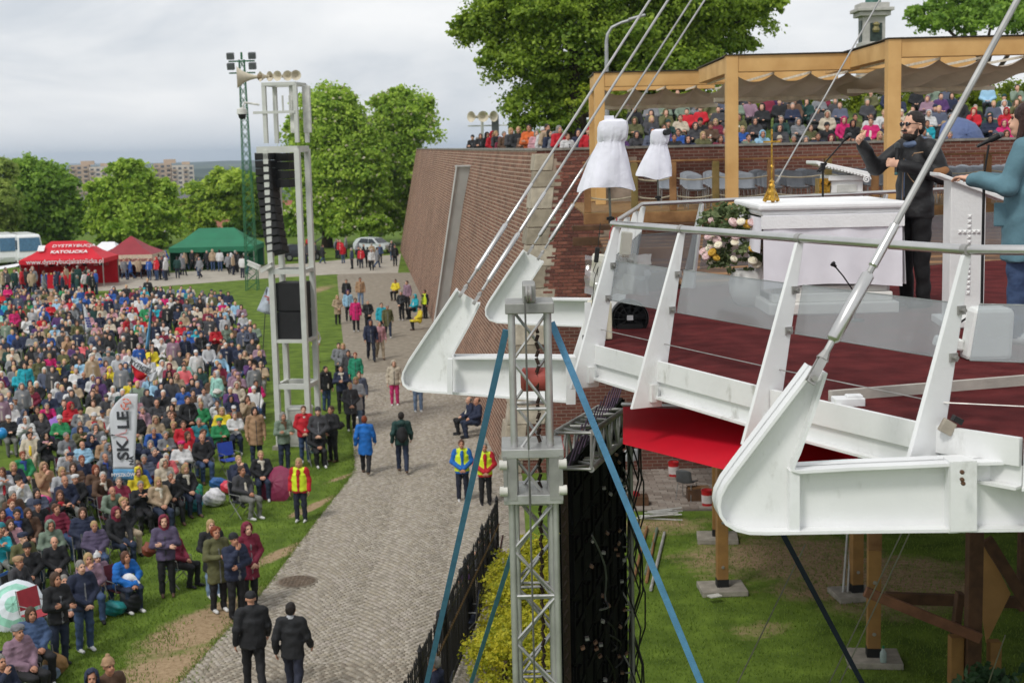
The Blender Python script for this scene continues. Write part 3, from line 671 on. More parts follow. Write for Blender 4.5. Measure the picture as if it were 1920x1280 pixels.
for i, E in enumerate(P_):
    o = fin(E, nfront)
    tdir = Vector((-nfront.y, nfront.x, 0))
    for h in (.36, .60):
        mb = MB(); q = lean(E, nfront, h)+nfront*.02-tdir*.0
        mb.box(q, (.05, .05, .045), Matrix.Rotation(math.atan2(tdir.y, tdir.x), 3, 'Z')); mb.tube([q-tdir*.05, q+tdir*.05], .011, 8); mb.build('glass_clamp', steel2, o)
    mb = MB(); q = E-Vector((0, 0, .2))+nfront*.03+tdir*0; mb.box(q-nfront*.1, (.09, .05, .12), Matrix.Rotation(math.atan2(tdir.y, tdir.x), 3, 'Z')); mb.build('bracket', white, o)
# second fin and tip-end posts
ntip = norm_in(Vector((TIP.x, TIP.y, 0)), Vector((E_[0].x, E_[0].y, 0)))
tips = [E_[0].lerp(TIP, f) for f in (.12, .42, .72)]
for E in tips: fin(E, ntip)
fin(TIP, ntip)
nback = norm_in(Vector((TIP.x, TIP.y, 0)), Vector((BK[0].x, BK[0].y, 0)))
backp = [TIP.lerp(BK[1], f) for f in (.16, .42, .68, .95)]+[BK[1].lerp(BK[2], .45)]
for E in backp: fin(E, nback)
rz = Vector((0, 0, .9))
r0 = lean(P_[0], nfront, .9)
rail_f = [lean(E, nfront, .905) for E in P_]; tip_f = lean(TIP, (ntip+nback).normalized(), .905)
mb = MB(); mb.tube([rail_f[0]-(rail_f[1]-rail_f[0]).normalized()*.06]+rail_f, .026, 12); o = sp_build(mb, 'handrail', steel, smooth=True)
mb = MB(); mb.tube([rail_f[0]+Vector((0, 0, -.0))]+[lean(E, ntip, .905) for E in tips]+[tip_f], .02, 10); sp_build(mb, 'handrail', steel, smooth=True)
mb = MB(); mb.tube([tip_f]+[lean(E, nback, .905) for E in backp]+[BK[2]+rz], .022, 10); sp_build(mb, 'handrail', steel, smooth=True)
for q in rail_f[1:]:
    mb = MB(); d = (rail_f[2]-rail_f[1]).normalized(); mb.tube([q-d*.02, q+d*.02], .03, 12); sp_build(mb, 'rail_sleeve', steel2, smooth=True)
gl = glass_mat('railing_glass', (222, 226, 228), .07, .27)
def panel(A, B, n1_, n2_, lo=.345, hi=.63):
    d = (B-A); a = A+d*.045; b2 = B-d*.045; mb = MB()
    q = [lean(a, n1_, lo), lean(b2, n2_, lo), lean(b2, n2_, hi), lean(a, n1_, hi)]; q = [p+n1_*.03 for p in q]
    mb.prism(q, n1_*.01); sp_build(mb, 'glass_panel', gl)
    mb = MB()
    for h in (lo, hi): mb.tube([lean(a, n1_, h)+n1_*.035, lean(b2, n2_, h)+n1_*.035], .0035, 5)
    sp_build(mb, 'glass_edge', mat('glass_edge', (120, 128, 124), .3))
for A, B in zip(P_, P_[1:]): panel(A, B, nfront, nfront)
for A, B in zip([TIP]+backp, backp): panel(A, B, nback, nback, .2, .6)
for A, B in zip([P_[0]]+tips, tips+[TIP]): panel(A, B, ntip, ntip)
mb = MB()
for A, B in zip(P_, P_[1:]): mb.tube([lean(A, nfront, .13), lean(B, nfront, .13)], .0035, 5); 
sp_build(mb, 'tension_wire', steel2)
# outriggers with rounded noses
def outrigger(pts, Yf, Yb_, inner, rimw=.17, top_pts=None):
    """pts: outline in pixels (left edge, nose, bottom), inner: fin inner edge + beam top; plane at distance Yf(px)"""
    web = [aty(x, y, Yf(x)) for x, y in pts+inner[::-1]]
    mb = MB(); mb.prism([p+Vector((0, rimw*.42, 0)) for p in web], (0, .025, 0)); o = sp_build(mb, 'outrigger', white)
    mb = MB()
    def ribbon(poly, th):
        P3 = [aty(x, y, Yf(x)) for x, y in poly]; nrm = []
        for i in range(len(P3)):
            d = P3[min(i+1, len(P3)-1)]-P3[max(i-1, 0)]; nn_ = Vector((-d.z, 0, d.x)).normalized(); nrm.append(nn_)
        vs = []
        for p, nn_ in zip(P3, nrm): vs += [p, p+Vector((0, rimw, 0)), p+Vector((0, rimw, 0))+nn_*th, p+nn_*th]
        fs = []
        for i in range(len(P3)-1):
            a = 4*i; b2 = a+4
            for j in range(4): fs.append((a+j, a+(j+1) % 4, b2+(j+1) % 4, b2+j))
        fs += [(0, 1, 2, 3), (4*len(P3)-4, 4*len(P3)-3, 4*len(P3)-2, 4*len(P3)-1)]; mb.add(vs, fs)
    ribbon(pts, .016); ribbon(inner, -.016)
    r_ = mb.build('flange', white2, o, smooth=True)
    return o
YA = lambda x: 6.86
A_out = [(1524, 690), (1500, 722), (1440, 800), (1385, 872), (1360, 906), (1348, 930), (1345, 950), (1349, 968), (1360, 984), (1380, 996), (1405, 1002), (1440, 1003), (1600, 1000), (1790, 998), (1990, 996)]
A_in = [(1552, 700), (1530, 770), (1502, 850), (1492, 872), (1490, 880), (1500, 882), (1600, 876), (1700, 872), (1790, 868), (1990, 862)]
oA = outrigger(A_out, YA, 0, A_in, .19)
mb = MB()
for x0, y0, y1 in ((1490, 882, 1002), (1788, 868, 999)):
    a, b2 = aty(x0, y0, 6.87), aty(x0, y1, 6.87); mb.bar(a+Vector((0, .05, 0)), b2+Vector((0, .05, 0)), .05, .1, up=(0, 1, 0))
mb.build('stiffener', white2, oA)
mb = MB()
a, b2 = aty(1812, 868, 6.80), aty(1812, 1000, 6.80); mb.bar(a+Vector((0, .1, 0)), b2+Vector((0, .1, 0)), .13, .12, up=(0, 1, 0)); mb.build('end_box', white, oA)
boltm = mat('rusty_bolt', (96, 70, 52), .7, metal=.4)
mb = MB()
for x, y in ((1803, 884), (1803, 898), (1805, 905)): p = aty(x, y, 6.74); mb.lathe([(.011, 0), (.011, .016), (.006, .02)], p, 6, Matrix.Rotation(R(90), 3, 'X'))
mb.build('bolt', boltm, oA)
YB = lambda x: 11.1-.35*(x-780)/300
B_out = [(854, 544), (830, 580), (790, 640), (762, 682), (754, 698), (752, 710), (755, 722), (764, 730), (784, 735), (830, 738), (950, 747), (1075, 756)]
B_in = [(900, 572), (880, 612), (856, 655), (850, 667), (852, 670), (880, 670), (980, 670), (1080, 671)]
oB = outrigger(B_out, YB, 0, B_in, .2)
mb = MB(); a, b2 = aty(844, 672, 10.98), aty(844, 737, 10.98); mb.bar(a, b2, .04, .1, up=(0, 1, 0)); a, b2 = aty(1070, 668, 10.7), aty(1070, 756, 10.7); mb.bar(a, b2, .07, .1, up=(0, 1, 0)); mb.build('stiffener', white2, oB)
YC = lambda x: 15.6
C_out = [(981, 470), (950, 515), (915, 568), (909, 580), (910, 592), (917, 601), (932, 606), (980, 609), (1120, 614)]
C_in = [(1020, 492), (1000, 522), (987, 545), (984, 556), (988, 561), (1050, 561), (1120, 562)]
oC = outrigger(C_out, YC, 0, C_in, .22)
# stay cables with forks and turnbuckles
def stay(px0, px1, Y0, Y1, r, tb, fork=True):
    """tb: fractions of the length for the turnbuckle sleeves"""
    a = aty(px0[0], px0[1], Y0); b2 = aty(px1[0], px1[1], Y1); d = (b2-a)
    mb = MB(); mb.tube([a+d*tb[0][0], b2], r, 8); o = sp_build(mb, 'stay_cable', mat('stay_rod', (174, 174, 172), .45, metal=.35, bump=.02), smooth=True)
    for (f0, f1, k) in tb[1:]:
        mb = MB(); q0, q1 = a+d*f0, a+d*f1; L_ = (q1-q0).length
        mb.tube([q0, q0.lerp(q1, .04), q0.lerp(q1, .05), q0.lerp(q1, .95), q0.lerp(q1, .96), q1], [r*.8, r*.9*k, r*k, r*k, r*.9*k, r*.8], 10); mb.build('turnbuckle', steel, o, smooth=True)
    dn = d.normalized(); sd_ = dn.cross(Vector((0, 1, 0))).normalized(); mb = MB()
    for q in (-1, 1): mb.bar(a-dn*r*2+Vector((0, q*r*1.5, 0)), a+dn*r*6.5+Vector((0, q*r*1.1, 0)), r*2.4, r*.8, up=(0, 1, 0))
    mb.tube([a+dn*r*6, a+dn*r*9], [r*1.9, r*1.0], 8); mb.tube([a-Vector((0, r*3, 0)), a+Vector((0, r*3, 0))], r*.95, 8); mb.build('fork', steel2, o)
    return o
stay((1524, 706), (1962, -100), 6.80, 7.6, .0165, [(.03,), (.075, .23, 2.0), (.24, .34, 1.45)])
stay((864, 552), (1283, -100), 11.0, 12.5, .0108, [(.03,), (.06, .19, 1.9), (.19, .30, 1.35)])
stay((890, 566), (1317, -100), 10.95, 12.5, .0108, [(.03,), (.05, .18, 1.9), (.18, .29, 1.35)])
stay((991, 474), (1361, -100), 15.5, 16.5, .0115, [(.03,), (.05, .17, 1.9), (.17, .27, 1.3)])
stay((1010, 484), (1386, -100), 15.45, 16.5, .0115, [(.03,), (.05, .17, 1.9), (.17, .27, 1.3)])
stay((1456, 342), (1706, -100), 17.0, 18, .010, [(.0,)])
# threshold strip on the deck at right, with a socket box
mb = MB(); a, b2 = atz(1556, 742, D+.03), atz(1925, 712, D+.03); mb.bar(a, b2, .035, .06); mb.bar(b2, b2+(b2-a), .035, .06); tstrip = sp_build(mb, 'threshold_strip', mat('strip_pale', (186, 180, 170), .6, var=.15))
c = atz(1590, 752, D+.02); mb = MB(); mb.box(c, (.17, .11, .05)); mb.box(c+Vector((.03, -.01, .03)), (.09, .07, .02)); sp_build(mb, 'socket_box', white2, bevel=.006)
c = atz(1772, 800, D); mb = MB(); mb.box(c+Vector((-.02, -.1, .02)), (.07, .04, .07), Matrix.Rotation(.5, 3, 'Y')); sp_build(mb, 'junction_box', mat('weathered_plastic', (176, 166, 150), .6, var=.3), bevel=.005)
mb = MB(); mb.box(c+Vector((.03, -.1, .055)), (.05, .05, .03), Matrix.Rotation(.5, 3, 'Y')); sp_build(mb, 'cable_gland', black)

# ================================================================ THINGS ON THE STAGE
# altar table
cloth = mat('altar_cloth', (228, 226, 232), .85, var=.06, vs=4, bump=.12, bs=14)
al = atz(1450, 585, D); ax0 = aty(1428, 400, 12.3).x; ax1 = aty(1694, 395, 12.3).x; atop = aty(1500, 381, 12.3).z
altar = empty('altar_table', ((ax0+ax1)/2, 12.95, D), label='white altar table covered with a white cloth on a stepped plinth', cat='altar')
aw = ax1-ax0; ah = atop-D
def wavy_cloth(w, h, y, n=40, amp=.012, seed=1):
    rs = random.Random(seed); ph = [rs.uniform(0, 6) for i in range(4)]; vs = []; fs = []; m = 10
    for j in range(m+1):
        f = j/m
        for i in range(n+1):
            x = -w/2+w*i/n; k = amp*(.25+f)*(math.sin(x*11+ph[0])+.6*math.sin(x*23+ph[1])+.4*math.sin(x*5+ph[2]+f))
            z = h*(1-f); 
            if f == 1: z += .02*math.sin(x*4+ph[3])
            vs.append((x, y-k-f*.02, z))
    fs = [(j*(n+1)+i, j*(n+1)+i+1, (j+1)*(n+1)+i+1, (j+1)*(n+1)+i) for j in range(m) for i in range(n)]
    return vs, fs
mb = MB(); mb.box((0, 0, ah-.03), (aw+.06, 1.36, .06)); mb.box((0, 0, ah-.085), (aw, 1.3, .05)); mb.build('table_top', mat('altar_white', (236, 236, 236), .5, var=.04), altar, bevel=.02)
mb = MB(); mb.box((0, 0, ah/2-.06), (aw*.86, 1.1, ah-.12)); mb.build('body', mat('altar_stone', (214, 206, 206), .6, var=.05), altar)
for (w_, y_, hh, s_) in ((aw*.98, -.655, ah-.1, 1),):
    mb = MB(); vs, fs = wavy_cloth(w_, hh-.24, y_, seed=s_); vs = [(x, y, z+.24) for x, y, z in vs]; mb.add(vs, fs); mb.build('cloth', cloth, altar, smooth=True)
mb = MB(); vs, fs = wavy_cloth(1.3, ah-.34, -aw*.497, seed=5); vs = [(-y, x, z+.24) for x, y, z in vs]; mb.add(vs, fs); mb.build('cloth', cloth, altar, smooth=True)
mb = MB(); vs, fs = wavy_cloth(1.3, .3, -aw*.497, seed=6); vs = [(y, x, z+ah-.42) for x, y, z in vs]; mb.add(vs, fs); mb.build('cloth', cloth, altar, smooth=True)
mb = MB(); mb.box((0, -.665, ah-.16), (aw+.01, .02, .11)); mb.build('cloth_band', mat('altar_white', (236, 236, 236)), altar)
mb = MB(); mb.box((.0, -.08, .05), (aw*.92, 1.32, .1)); mb.box((0, -.06, .14), (aw*.86, 1.2, .08)); mb.box((0, -.04, .21), (aw*.8, 1.16, .06)); mb.build('plinth', mat('plinth_white', (226, 224, 218), .55, var=.1, vs=5), altar, bevel=.012)
# gold candlestick crucifix standing on the altar
gold = mat('gold', (212, 166, 72), .3, metal=.95, var=.3, vs=30, bump=.4, bs=60)
p = aty(1447, 376, 12.55); cs = empty('altar_cross', (p.x, 12.55, atop), label='slender gold standing cross with ornate foot on the altar', cat='cross')
mb = MB()
for i in range(3):
    a = i*2.09+.5; mb.tube([(.07*math.cos(a), .07*math.sin(a), .012), (.05*math.cos(a), .05*math.sin(a), .05), (.018*math.cos(a), .018*math.sin(a), .13)], [.018, .022, .012], 7)
mb.lathe([(.05, .02), (.055, .04), (.03, .07), (.04, .09), (.02, .12), (.032, .15), (.018, .17), (.026, .185), (.01, .2)], n=12); mb.build('foot', gold, cs, smooth=True)
mb = MB(); mb.tube([(0, 0, .19), (0, 0, .62)], .008, 8); mb.lathe([(.008, .3), (.018, .315), (.008, .33)], n=8); mb.build('stem', gold, cs)
mb = MB(); mb.box((0, 0, .53), (.15, .014, .016)); mb.box((0, 0, .6), (.016, .014, .08)); mb.build('cross_arm', gold, cs)
# second microphone on a gooseneck in front of the altar
def mic_head(mb, a, b2, r): mb.tube([a, a.lerp(b2, .55), a.lerp(b2, .6), b2, b2+(b2-a)*.12], [r*.55, r*.8, r*1.15, r*1.2, r*.5], 10)
a = aty(1600, 545, 11.7); b2 = aty(1563, 496, 11.7); o = empty('gooseneck_microphone', (a.x, a.y, D), label='small black gooseneck microphone in front of the altar', cat='microphone')
ol = Vector(o.location); mb = MB(); mb.tube([a-ol, a.lerp(b2, .5)-ol+Vector((0, 0, .01)), b2-ol], .006, 8); mb.tube([a-ol, Vector((a.x+.02-ol.x, 0, .01))], .006, 6); mb.lathe([(.07, 0), (.07, .015), (.02, .02)], (a.x+.02-ol.x, 0, 0), 16); mb.build('neck', black, o)
mb = MB(); mic_head(mb, b2-ol+Vector((.02, 0, -.02)), b2-ol+Vector((-.012, 0, .012)), .02); mb.build('capsule', black, o, smooth=True)
# planter with flowers
p = atz(1412, 572, D); pl = empty('flower_planter', (p.x, p.y, D), label='large white bowl planter with roses and greenery beside the altar', cat='planter')
mb = MB(); mb.lathe([(.12, 0), (.17, .03), (.215, .12), (.225, .2), (.2, .3), (.19, .33), (.16, .33), (.15, .28)], n=24); mb.build('pot', mat('planter_white', (226, 226, 222), .4, var=.05), pl, smooth=True)
lob = [((random.uniform(-.36, .24), random.uniform(-.24, .2), random.uniform(.38, .84)), (.13, .13, .12)) for i in range(24)]
Vv, Fv, cc = leaf_cloud(lob, 3600, .026, 71, col=(lin((146, 160, 110))[:3], lin((66, 86, 54))[:3]), shell=.3, clump=10)
link(bpy.data.objects.new('greenery', npmesh('greenery', Vv, Fv, [LM], cols=cc)), pl)
rcol = [mat('rose_pink', (226, 196, 194), .7, var=.15, vs=40), mat('rose_cream', (238, 230, 206), .7, var=.12, vs=40), mat('rose_yellow', (214, 170, 60), .7)]
for i in range(42):
    a = random.uniform(2.6, 6.6); rr = random.uniform(.26, .36); q = Vector((math.cos(a)*rr*1.15-.06, math.sin(a)*rr*.9-.06, random.uniform(.38, .8))); s_ = random.uniform(.034, .05); mb = MB()
    k = 2 if i % 7 == 0 else (0 if i % 2 else 1)
    mb.lathe([(s_*.3, -s_*.6), (s_*.95, -s_*.1), (s_, s_*.3), (s_*.75, s_*.55), (s_*.5, s_*.35), (s_*.35, s_*.6), (s_*.1, s_*.45)], q, 9, Matrix.Rotation(.7, 3, 'X') @ Matrix.Rotation(random.uniform(-.6, .6), 3, 'Y')); mb.build('rose', rcol[k], pl, smooth=True)
# ornate ambo behind the altar
p = aty(1570, 362, 16.2); am = empty('ornate_ambo', (p.x, 16.2, D), label='ornate white ambo with gold panel behind the altar', cat='ambo')
wh = mat('ambo_white', (228, 228, 226), .5, var=.05)
k = 16.2/FPX; mb = MB(); zt = aty(1570, 300, 16.2).z-D; zb_ = 0
mb.box((.06, 0, (zt-.18)/2), (.36, .4, zt-.18)); mb.box((.06, 0, zt-.2), (.42, .46, .06)); mb.build('body', wh, am, bevel=.008)
mb = MB(); mb.prism([(-.3, -.28, zt), (-.3, -.28, zt-.04), (.3, -.28, zt-.2), (.3, -.28, zt-.14)], (0, .56, 0)); mb.build('sloping_top', wh, am, bevel=.01)
mb = MB()
for i in range(16): f = i/15; mb.box((-.27+.54*f, -.288, zt-.045-.145*f), (.02, .02, .022))
mb.build('dentil_row', wh, am)
mb = MB(); mb.tube([(.26+.045*math.cos(a*.5)*(1-a/26), -.29, zt-.22+.045*math.sin(a*.5)*(1-a/26)) for a in range(24)], .009, 6); mb.build('scroll', wh, am)
mb = MB(); mb.box((.06, -.21, zt-.42), (.22, .02, .3)); mb.build('panel', mat('ambo_panel', (206, 206, 200), .5), am, bevel=.008)
mb = MB(); mb.box((-.19, -.1, zt-.45), (.12, .22, .5))
for i in range(30): mb.box((-.19+random.uniform(-.05, .05), -.22, zt-.45+random.uniform(-.22, .22)), (.03, .02, .03), Matrix.Rotation(random.random()*3, 3, 'Y'))
mb.build('gold_panel', gold, am)
# black microphone boom stand behind the altar
def mic_stand(name, label, base, pts, headpts):
    o = empty(name, base, label=label, cat='microphone stand'); ol = Vector(base); mb = MB()
    mb.tube([Vector((0, 0, .01)), pts[0]-ol], .011, 8); mb.build('pole', black, o)
    mb = MB()
    for i in range(3): a = i*2.09+.4; mb.tube([(0, 0, .22), (.3*math.cos(a), .3*math.sin(a), .012)], .009, 6); 
    mb.build('tripod', black, o)
    mb = MB(); mb.tube([q-ol for q in pts[1:]], .008, 8); mb.build('boom', black, o)
    mb = MB(); mb.box(pts[0]-ol, (.04, .05, .07)); mb.tube([pts[0]-ol-Vector((.04, .02, .05)), pts[0]-ol+Vector((.04, .02, .03))], .012, 8); mb.build('clutch', black, o)
    mb = MB(); mic_head(mb, headpts[0]-ol, headpts[1]-ol, .02); hd_ = mb.build('microphone', black, o, smooth=True)
    mb = MB(); q = (headpts[1]-ol); dd = (headpts[1]-headpts[0]).normalized(); mb.tube([q-dd*.02, q, q+dd*.02, q+dd*.03], [.02, .025, .02, .008], 10); mb.build('grille', mat('mic_grille', (104, 104, 106), .4, metal=.7, bump=.5, bs=300), hd_, smooth=True)
    return o
Y_ = 14.6; mic_stand('microphone_stand', 'black boom microphone stand behind the altar', (aty(1543, 400, Y_).x, Y_, D), [aty(1543, 312, Y_), aty(1532, 322, Y_), aty(1590, 256, Y_)], [aty(1578, 268, Y_), aty(1592, 254, Y_)])
Y_ = 10.5; mic_stand('microphone_stand', 'black microphone stand in front of the white lectern', (aty(1841, 560, Y_).x, Y_, D), [aty(1845, 335, Y_), aty(1845, 330, Y_), aty(1854, 272, Y_)], [aty(1832, 275, Y_), aty(1874, 254, Y_)])
# white lectern with a raised cross
p0 = aty(1778, 590, 11.2); lt = empty('lectern', (aty(1812, 590, 11.2).x, 11.2, D), rz=R(-6), label='white lectern with a raised cross in front of the woman', cat='lectern')
zt = aty(1780, 335, 11.2).z-D; wl = (1842-1778)/FPX*11.2
mb = MB(); mb.prism([(-wl/2, 0, .02), (wl/2, 0, .02), (wl/2, 0, zt-.13), (-wl/2, 0, zt-.0)], (0, .3, 0)); mb.build('body', wh, lt, bevel=.008)
mb = MB(); mb.prism([(-wl/2-.1, -.04, zt+.05), (-wl/2-.1, -.04, zt+.02), (wl/2+.15, -.04, zt-.19), (wl/2+.15, -.04, zt-.155)], (0, .4, 0)); mb.prism([(wl/2+.13, -.04, zt-.17), (wl/2+.15, -.04, zt-.17), (wl/2+.16, -.04, zt-.1), (wl/2+.14, -.04, zt-.1)], (0, .4, 0)); mb.build('book_rest', wh, lt, bevel=.006)
mb = MB(); mb.box((0, .12, .03), (wl+.14, .5, .06)); mb.build('base', wh, lt, bevel=.01)
mb = MB()
for i in range(16): mb.lathe([(.024, 0), (.0, .018)], (.01, -.001, zt-.3-i*.04), 4, Matrix.Rotation(R(90), 3, 'X') @ Matrix.Rotation(R(45), 3, 'Z'))
for q in (-1.7, -.85, .85, 1.7): mb.lathe([(.024, 0), (.0, .018)], (.01+q*.042, -.001, zt-.3-3*.04), 4, Matrix.Rotation(R(90), 3, 'X') @ Matrix.Rotation(R(45), 3, 'Z'))
mb.build('raised_cross', wh, lt)
# floodlight box, fan, control box, camera covers
p = atz(1838, 668, D); o = empty('floodlight', (p.x, p.y-.1, D), label='white plastic floodlight box behind the glass railing', cat='floodlight')
mb = MB(); mb.prism([(-.155, -.1, .0), (.15, -.1, .0), (.165, -.1, .3), (.15, -.1, .35), (-.1, -.1, .35)], (0, .2, 0)); mb.build('housing', mat('flood_white', (222, 224, 220), .45, var=.05), o, bevel=.03)
mb = MB(); mb.prism([(-.14, .0, .05), (-.14, .0, .13), (-.3, .0, .15), (-.32, .0, .08)], (0, .16, 0)); mb.build('lamp_head', mat('flood_white', (222, 224, 220)), o, bevel=.015)
p = aty(1180, 596, 11.6); o = empty('fan', (p.x, p.y, D), label='round black fan lying behind the tip of the railing', cat='fan')
mb = MB(); rr = 36/FPX*11.6; zc = p.z-D; rot = Matrix.Rotation(R(90), 3, 'X')
mb.lathe([(rr*.97, -.06), (rr, -.05), (rr, .05), (rr*.97, .06), (rr*.9, .05), (rr*.9, -.05)], (0, 0, zc), 28, rot); mb.build('drum', black, o, smooth=True)
mb = MB(); mb.lathe([(rr*.2, -.03), (rr*.22, .03), (rr*.05, .07)], (0, 0, zc), 12, rot)
for i in range(9):
    a = i*.698; mb.add([Vector((math.cos(a)*rr*.2, -.02, zc+math.sin(a)*rr*.2)), Vector((math.cos(a+.1)*rr*.85, -.045, zc+math.sin(a+.1)*rr*.85)), Vector((math.cos(a+.55)*rr*.85, .03, zc+math.sin(a+.55)*rr*.85)), Vector((math.cos(a+.6)*rr*.2, .03, zc+math.sin(a+.6)*rr*.2))], [(0, 1, 2, 3)])
mb.build('blades', mat('fan_dark', (40, 40, 42), .5), o)
mb = MB()
for i in range(3): mb.tube([(math.cos(a*.26)*rr*(.35+.25*i), -.062, zc+math.sin(a*.26)*rr*(.35+.25*i)) for a in range(25)], .003, 4, caps=False)
for i in range(12): mb.tube([(0, -.066, zc), (math.cos(i*.524)*rr*.95, -.06, zc+math.sin(i*.524)*rr*.95)], .003, 4)
mb.build('grille', black, o)
mb = MB(); mb.box((0, -.07, zc+.01), (.05, .012, .04)); mb.build('badge', mat('badge_white', (226, 226, 226), .5), o)
mb = MB(); mb.box((0, 0, max(.02, (zc-rr)/2)), (.2, .15, max(.04, zc-rr+.02))); mb.build('foot', black, o)
p = aty(1124, 590, 10.95); o = empty('control_box', (p.x, p.y, D), label='cream electrical box with labels at the tip of the stage', cat='electrical box')
mb = MB(); mb.box((0, 0, .15), (.18, .2, .29)); mb.build('cabinet', mat('cream_box', (214, 208, 184), .5, var=.08), o, bevel=.012)
mb = MB(); mb.box((-.095, -.11, .12), (.05, .02, .36)); mb.box((.02, -.115, .12), (.03, .02, .36)); mb.build('bracket', white2, o)
mb = MB(); [mb.tube([(-.12+random.uniform(-.02, .02), -.13, .05), (-.1+random.uniform(-.04, .04), -.15, -.03), (-.07+random.uniform(-.04, .06), -.13, -.12)], .005, 5) for i in range(9)]; mb.build('cables', black, o)
# translucent plastic covers tied at the tip and slim driver box hanging there
p = aty(1131, 510, 11.0); o = empty('plastic_cover', (p.x, p.y, D), label='crumpled translucent plastic cover over pale lamps at the railing tip', cat='cover')
pmat = glass_mat('plastic_film', (232, 230, 220), .08, .4); zc = p.z-D; mb = MB(); vs = []; 
for j in range(9):
    for i in range(13):
        vs.append((-.14+.5*i/12+random.uniform(-.012, .012), random.uniform(-.035, .035)+.06*math.sin(i*.9+j*.3), zc+.13-.3*j/8-(.02*i/12)*j/8+random.uniform(-.01, .01)))
mb.add(vs, [(j*13+i, j*13+i+1, (j+1)*13+i+1, (j+1)*13+i) for j in range(8) for i in range(12)]); mb.build('film', pmat, o, smooth=True)
for (dx, dz_, w_, h_) in ((-.02, -.0, .13, .26), (.19, .2, .085, .2)):
    mb = MB(); mb.box((dx, .14, zc+dz_), (w_, .07, h_), Matrix.Rotation(.12, 3, 'Y')); mb.build('lamp_panel', mat('lamp_ivory', (224, 220, 204), .5, var=.05), o, bevel=.012)
mb = MB(); mb.tube([(-.05, .1, -.02+.1), (0, .12, zc-.1)], .02, 6); mb.build('stand', white2, o)
p = aty(1119, 478, 10.7); o = empty('cable_driver', (p.x, p.y, p.z-.06), label='slim black power adapter hanging from the railing tip', cat='adapter')
mb = MB(); mb.box((0, 0, .06), (.034, .03, .115), Matrix.Rotation(.12, 3, 'Y')); mb.build('case', black, o, bevel=.006)
mb = MB(); mb.tube([(.01, 0, .12), (.02, 0, .2), (.03, 0, .3)], .003, 5); mb.tube([(-.005, 0, 0), (-.03, 0, -.06), (.0, .01, -.1), (.01, 0, -.03), (-.02, 0, -.12), (-.04, 0, -.3), (0, .02, -.45), (.03, 0, -.52)], .003, 5); mb.build('cable', black, o)
# two cameras under white rain covers
def rain_cover(name, label, px, py_top, py_bot, wpx, Y, px_pole_bot, lens=False):
    k = Y/FPX; top = aty(px, py_top, Y); o = empty(name, (top.x, Y, aty(px_pole_bot[0], px_pole_bot[1], Y).z), label=label, cat='camera'); zb_ = o.location.z
    h = (py_bot-py_top)*k; w = wpx*k; n = 80
    prof = [(-.02, .09, .15), (.02, .08, .26), (.1, .07, .29), (.2, .06, .285), (.26, .05, .27), (.31, .03, .245), (.35, .02, .26), (.45, 0, .32), (.6, -.03, .39), (.8, -.06, .465), (.95, -.08, .52), (1, -.08, .53)]
    vs = []; rs = random.Random(int(px))
    for f, ox, hw in prof:
        for i in range(n):
            a = 2*math.pi*i/n; fold = 1+(.11*max(0, f-.3)*(math.sin(a*3+f*3+px)+.8*math.sin(a*5+1+f*4)+.5*math.sin(a*9+px-f*5)))+(.06 if .25 < f < .4 else .01)*math.sin(a*19+px)*math.sin(a*5)
            sq = 1/max(abs(math.cos(a)), abs(math.sin(a)))**.5 if f < .3 else 1
            vs.append((ox*w+math.cos(a)*hw*w*fold*sq, math.sin(a)*hw*w*.8*fold*sq, top.z-zb_-f*h+(.02*math.sin(a*2+px)+.006*math.sin(a*5))*f))
    fs = [(j*n+i, j*n+(i+1) % n, (j+1)*n+(i+1) % n, (j+1)*n+i) for j in range(len(prof)-1) for i in range(n)]+[tuple(range(n-1, -1, -1))]
    mb = MB(); mb.add(vs, fs); cv = mb.build('rain_cover', mat('cover_white', (222, 222, 232), .85, var=.09, vs=5, bump=.9, bs=7), o, smooth=True)
    mb = MB(); mb.tube([(0, 0, 0), (-.02*w, 0, top.z-zb_-h*.8)], .009, 8); mb.build('pole', mat('cam_pole', (120, 122, 116), .5, metal=.5), o)
    mb = MB(); mb.box((0, 0, top.z-zb_-.16*h), (w*.3, w*.3, .12*h)); mb.build('camera_body', black, o)
    mb = MB(); mb.box((0, 0, 0), (.03, .03, .05)); mb.tube([(-.03, 0, .01), (.03, 0, .01)], .012, 8); mb.build('clamp', black, o)
    if lens:
        mb = MB(); q = Vector((w*.2, -w*.22, top.z-zb_-.06*h)); mb.tube([q, q+Vector((.03, -.05, .005))], .03, 14); mb.build('lens', black, o, smooth=True)
    else:
        mb = MB(); mb.tube([(-.0, 0, top.z-zb_-.02), (-.0, 0, top.z-zb_+.03)], [.028, .02], 8); mb.box((0, 0, top.z-zb_+.02), (.07, .05, .03)); mb.build('top_flap', mat('cover_white', (222, 222, 232)), o)
        mb = MB(); mb.tube([(.24*w, -.1*w, top.z-zb_-.05), (.27*w, -.12*w, top.z-zb_-.02), (.27*w, -.12*w, top.z-zb_-.12)], .012, 6); mb.build('hood_edge', black, o)
    return o
rain_cover('covered_camera', 'larger television camera under a white rain cover at the railing tip', 1142, 226, 352, 100, 10.85, (1150, 412))
rain_cover('covered_camera', 'smaller television camera under a white rain cover with its lens showing', 1233, 244, 330, 62, 14.2, (1236, 372), lens=True)
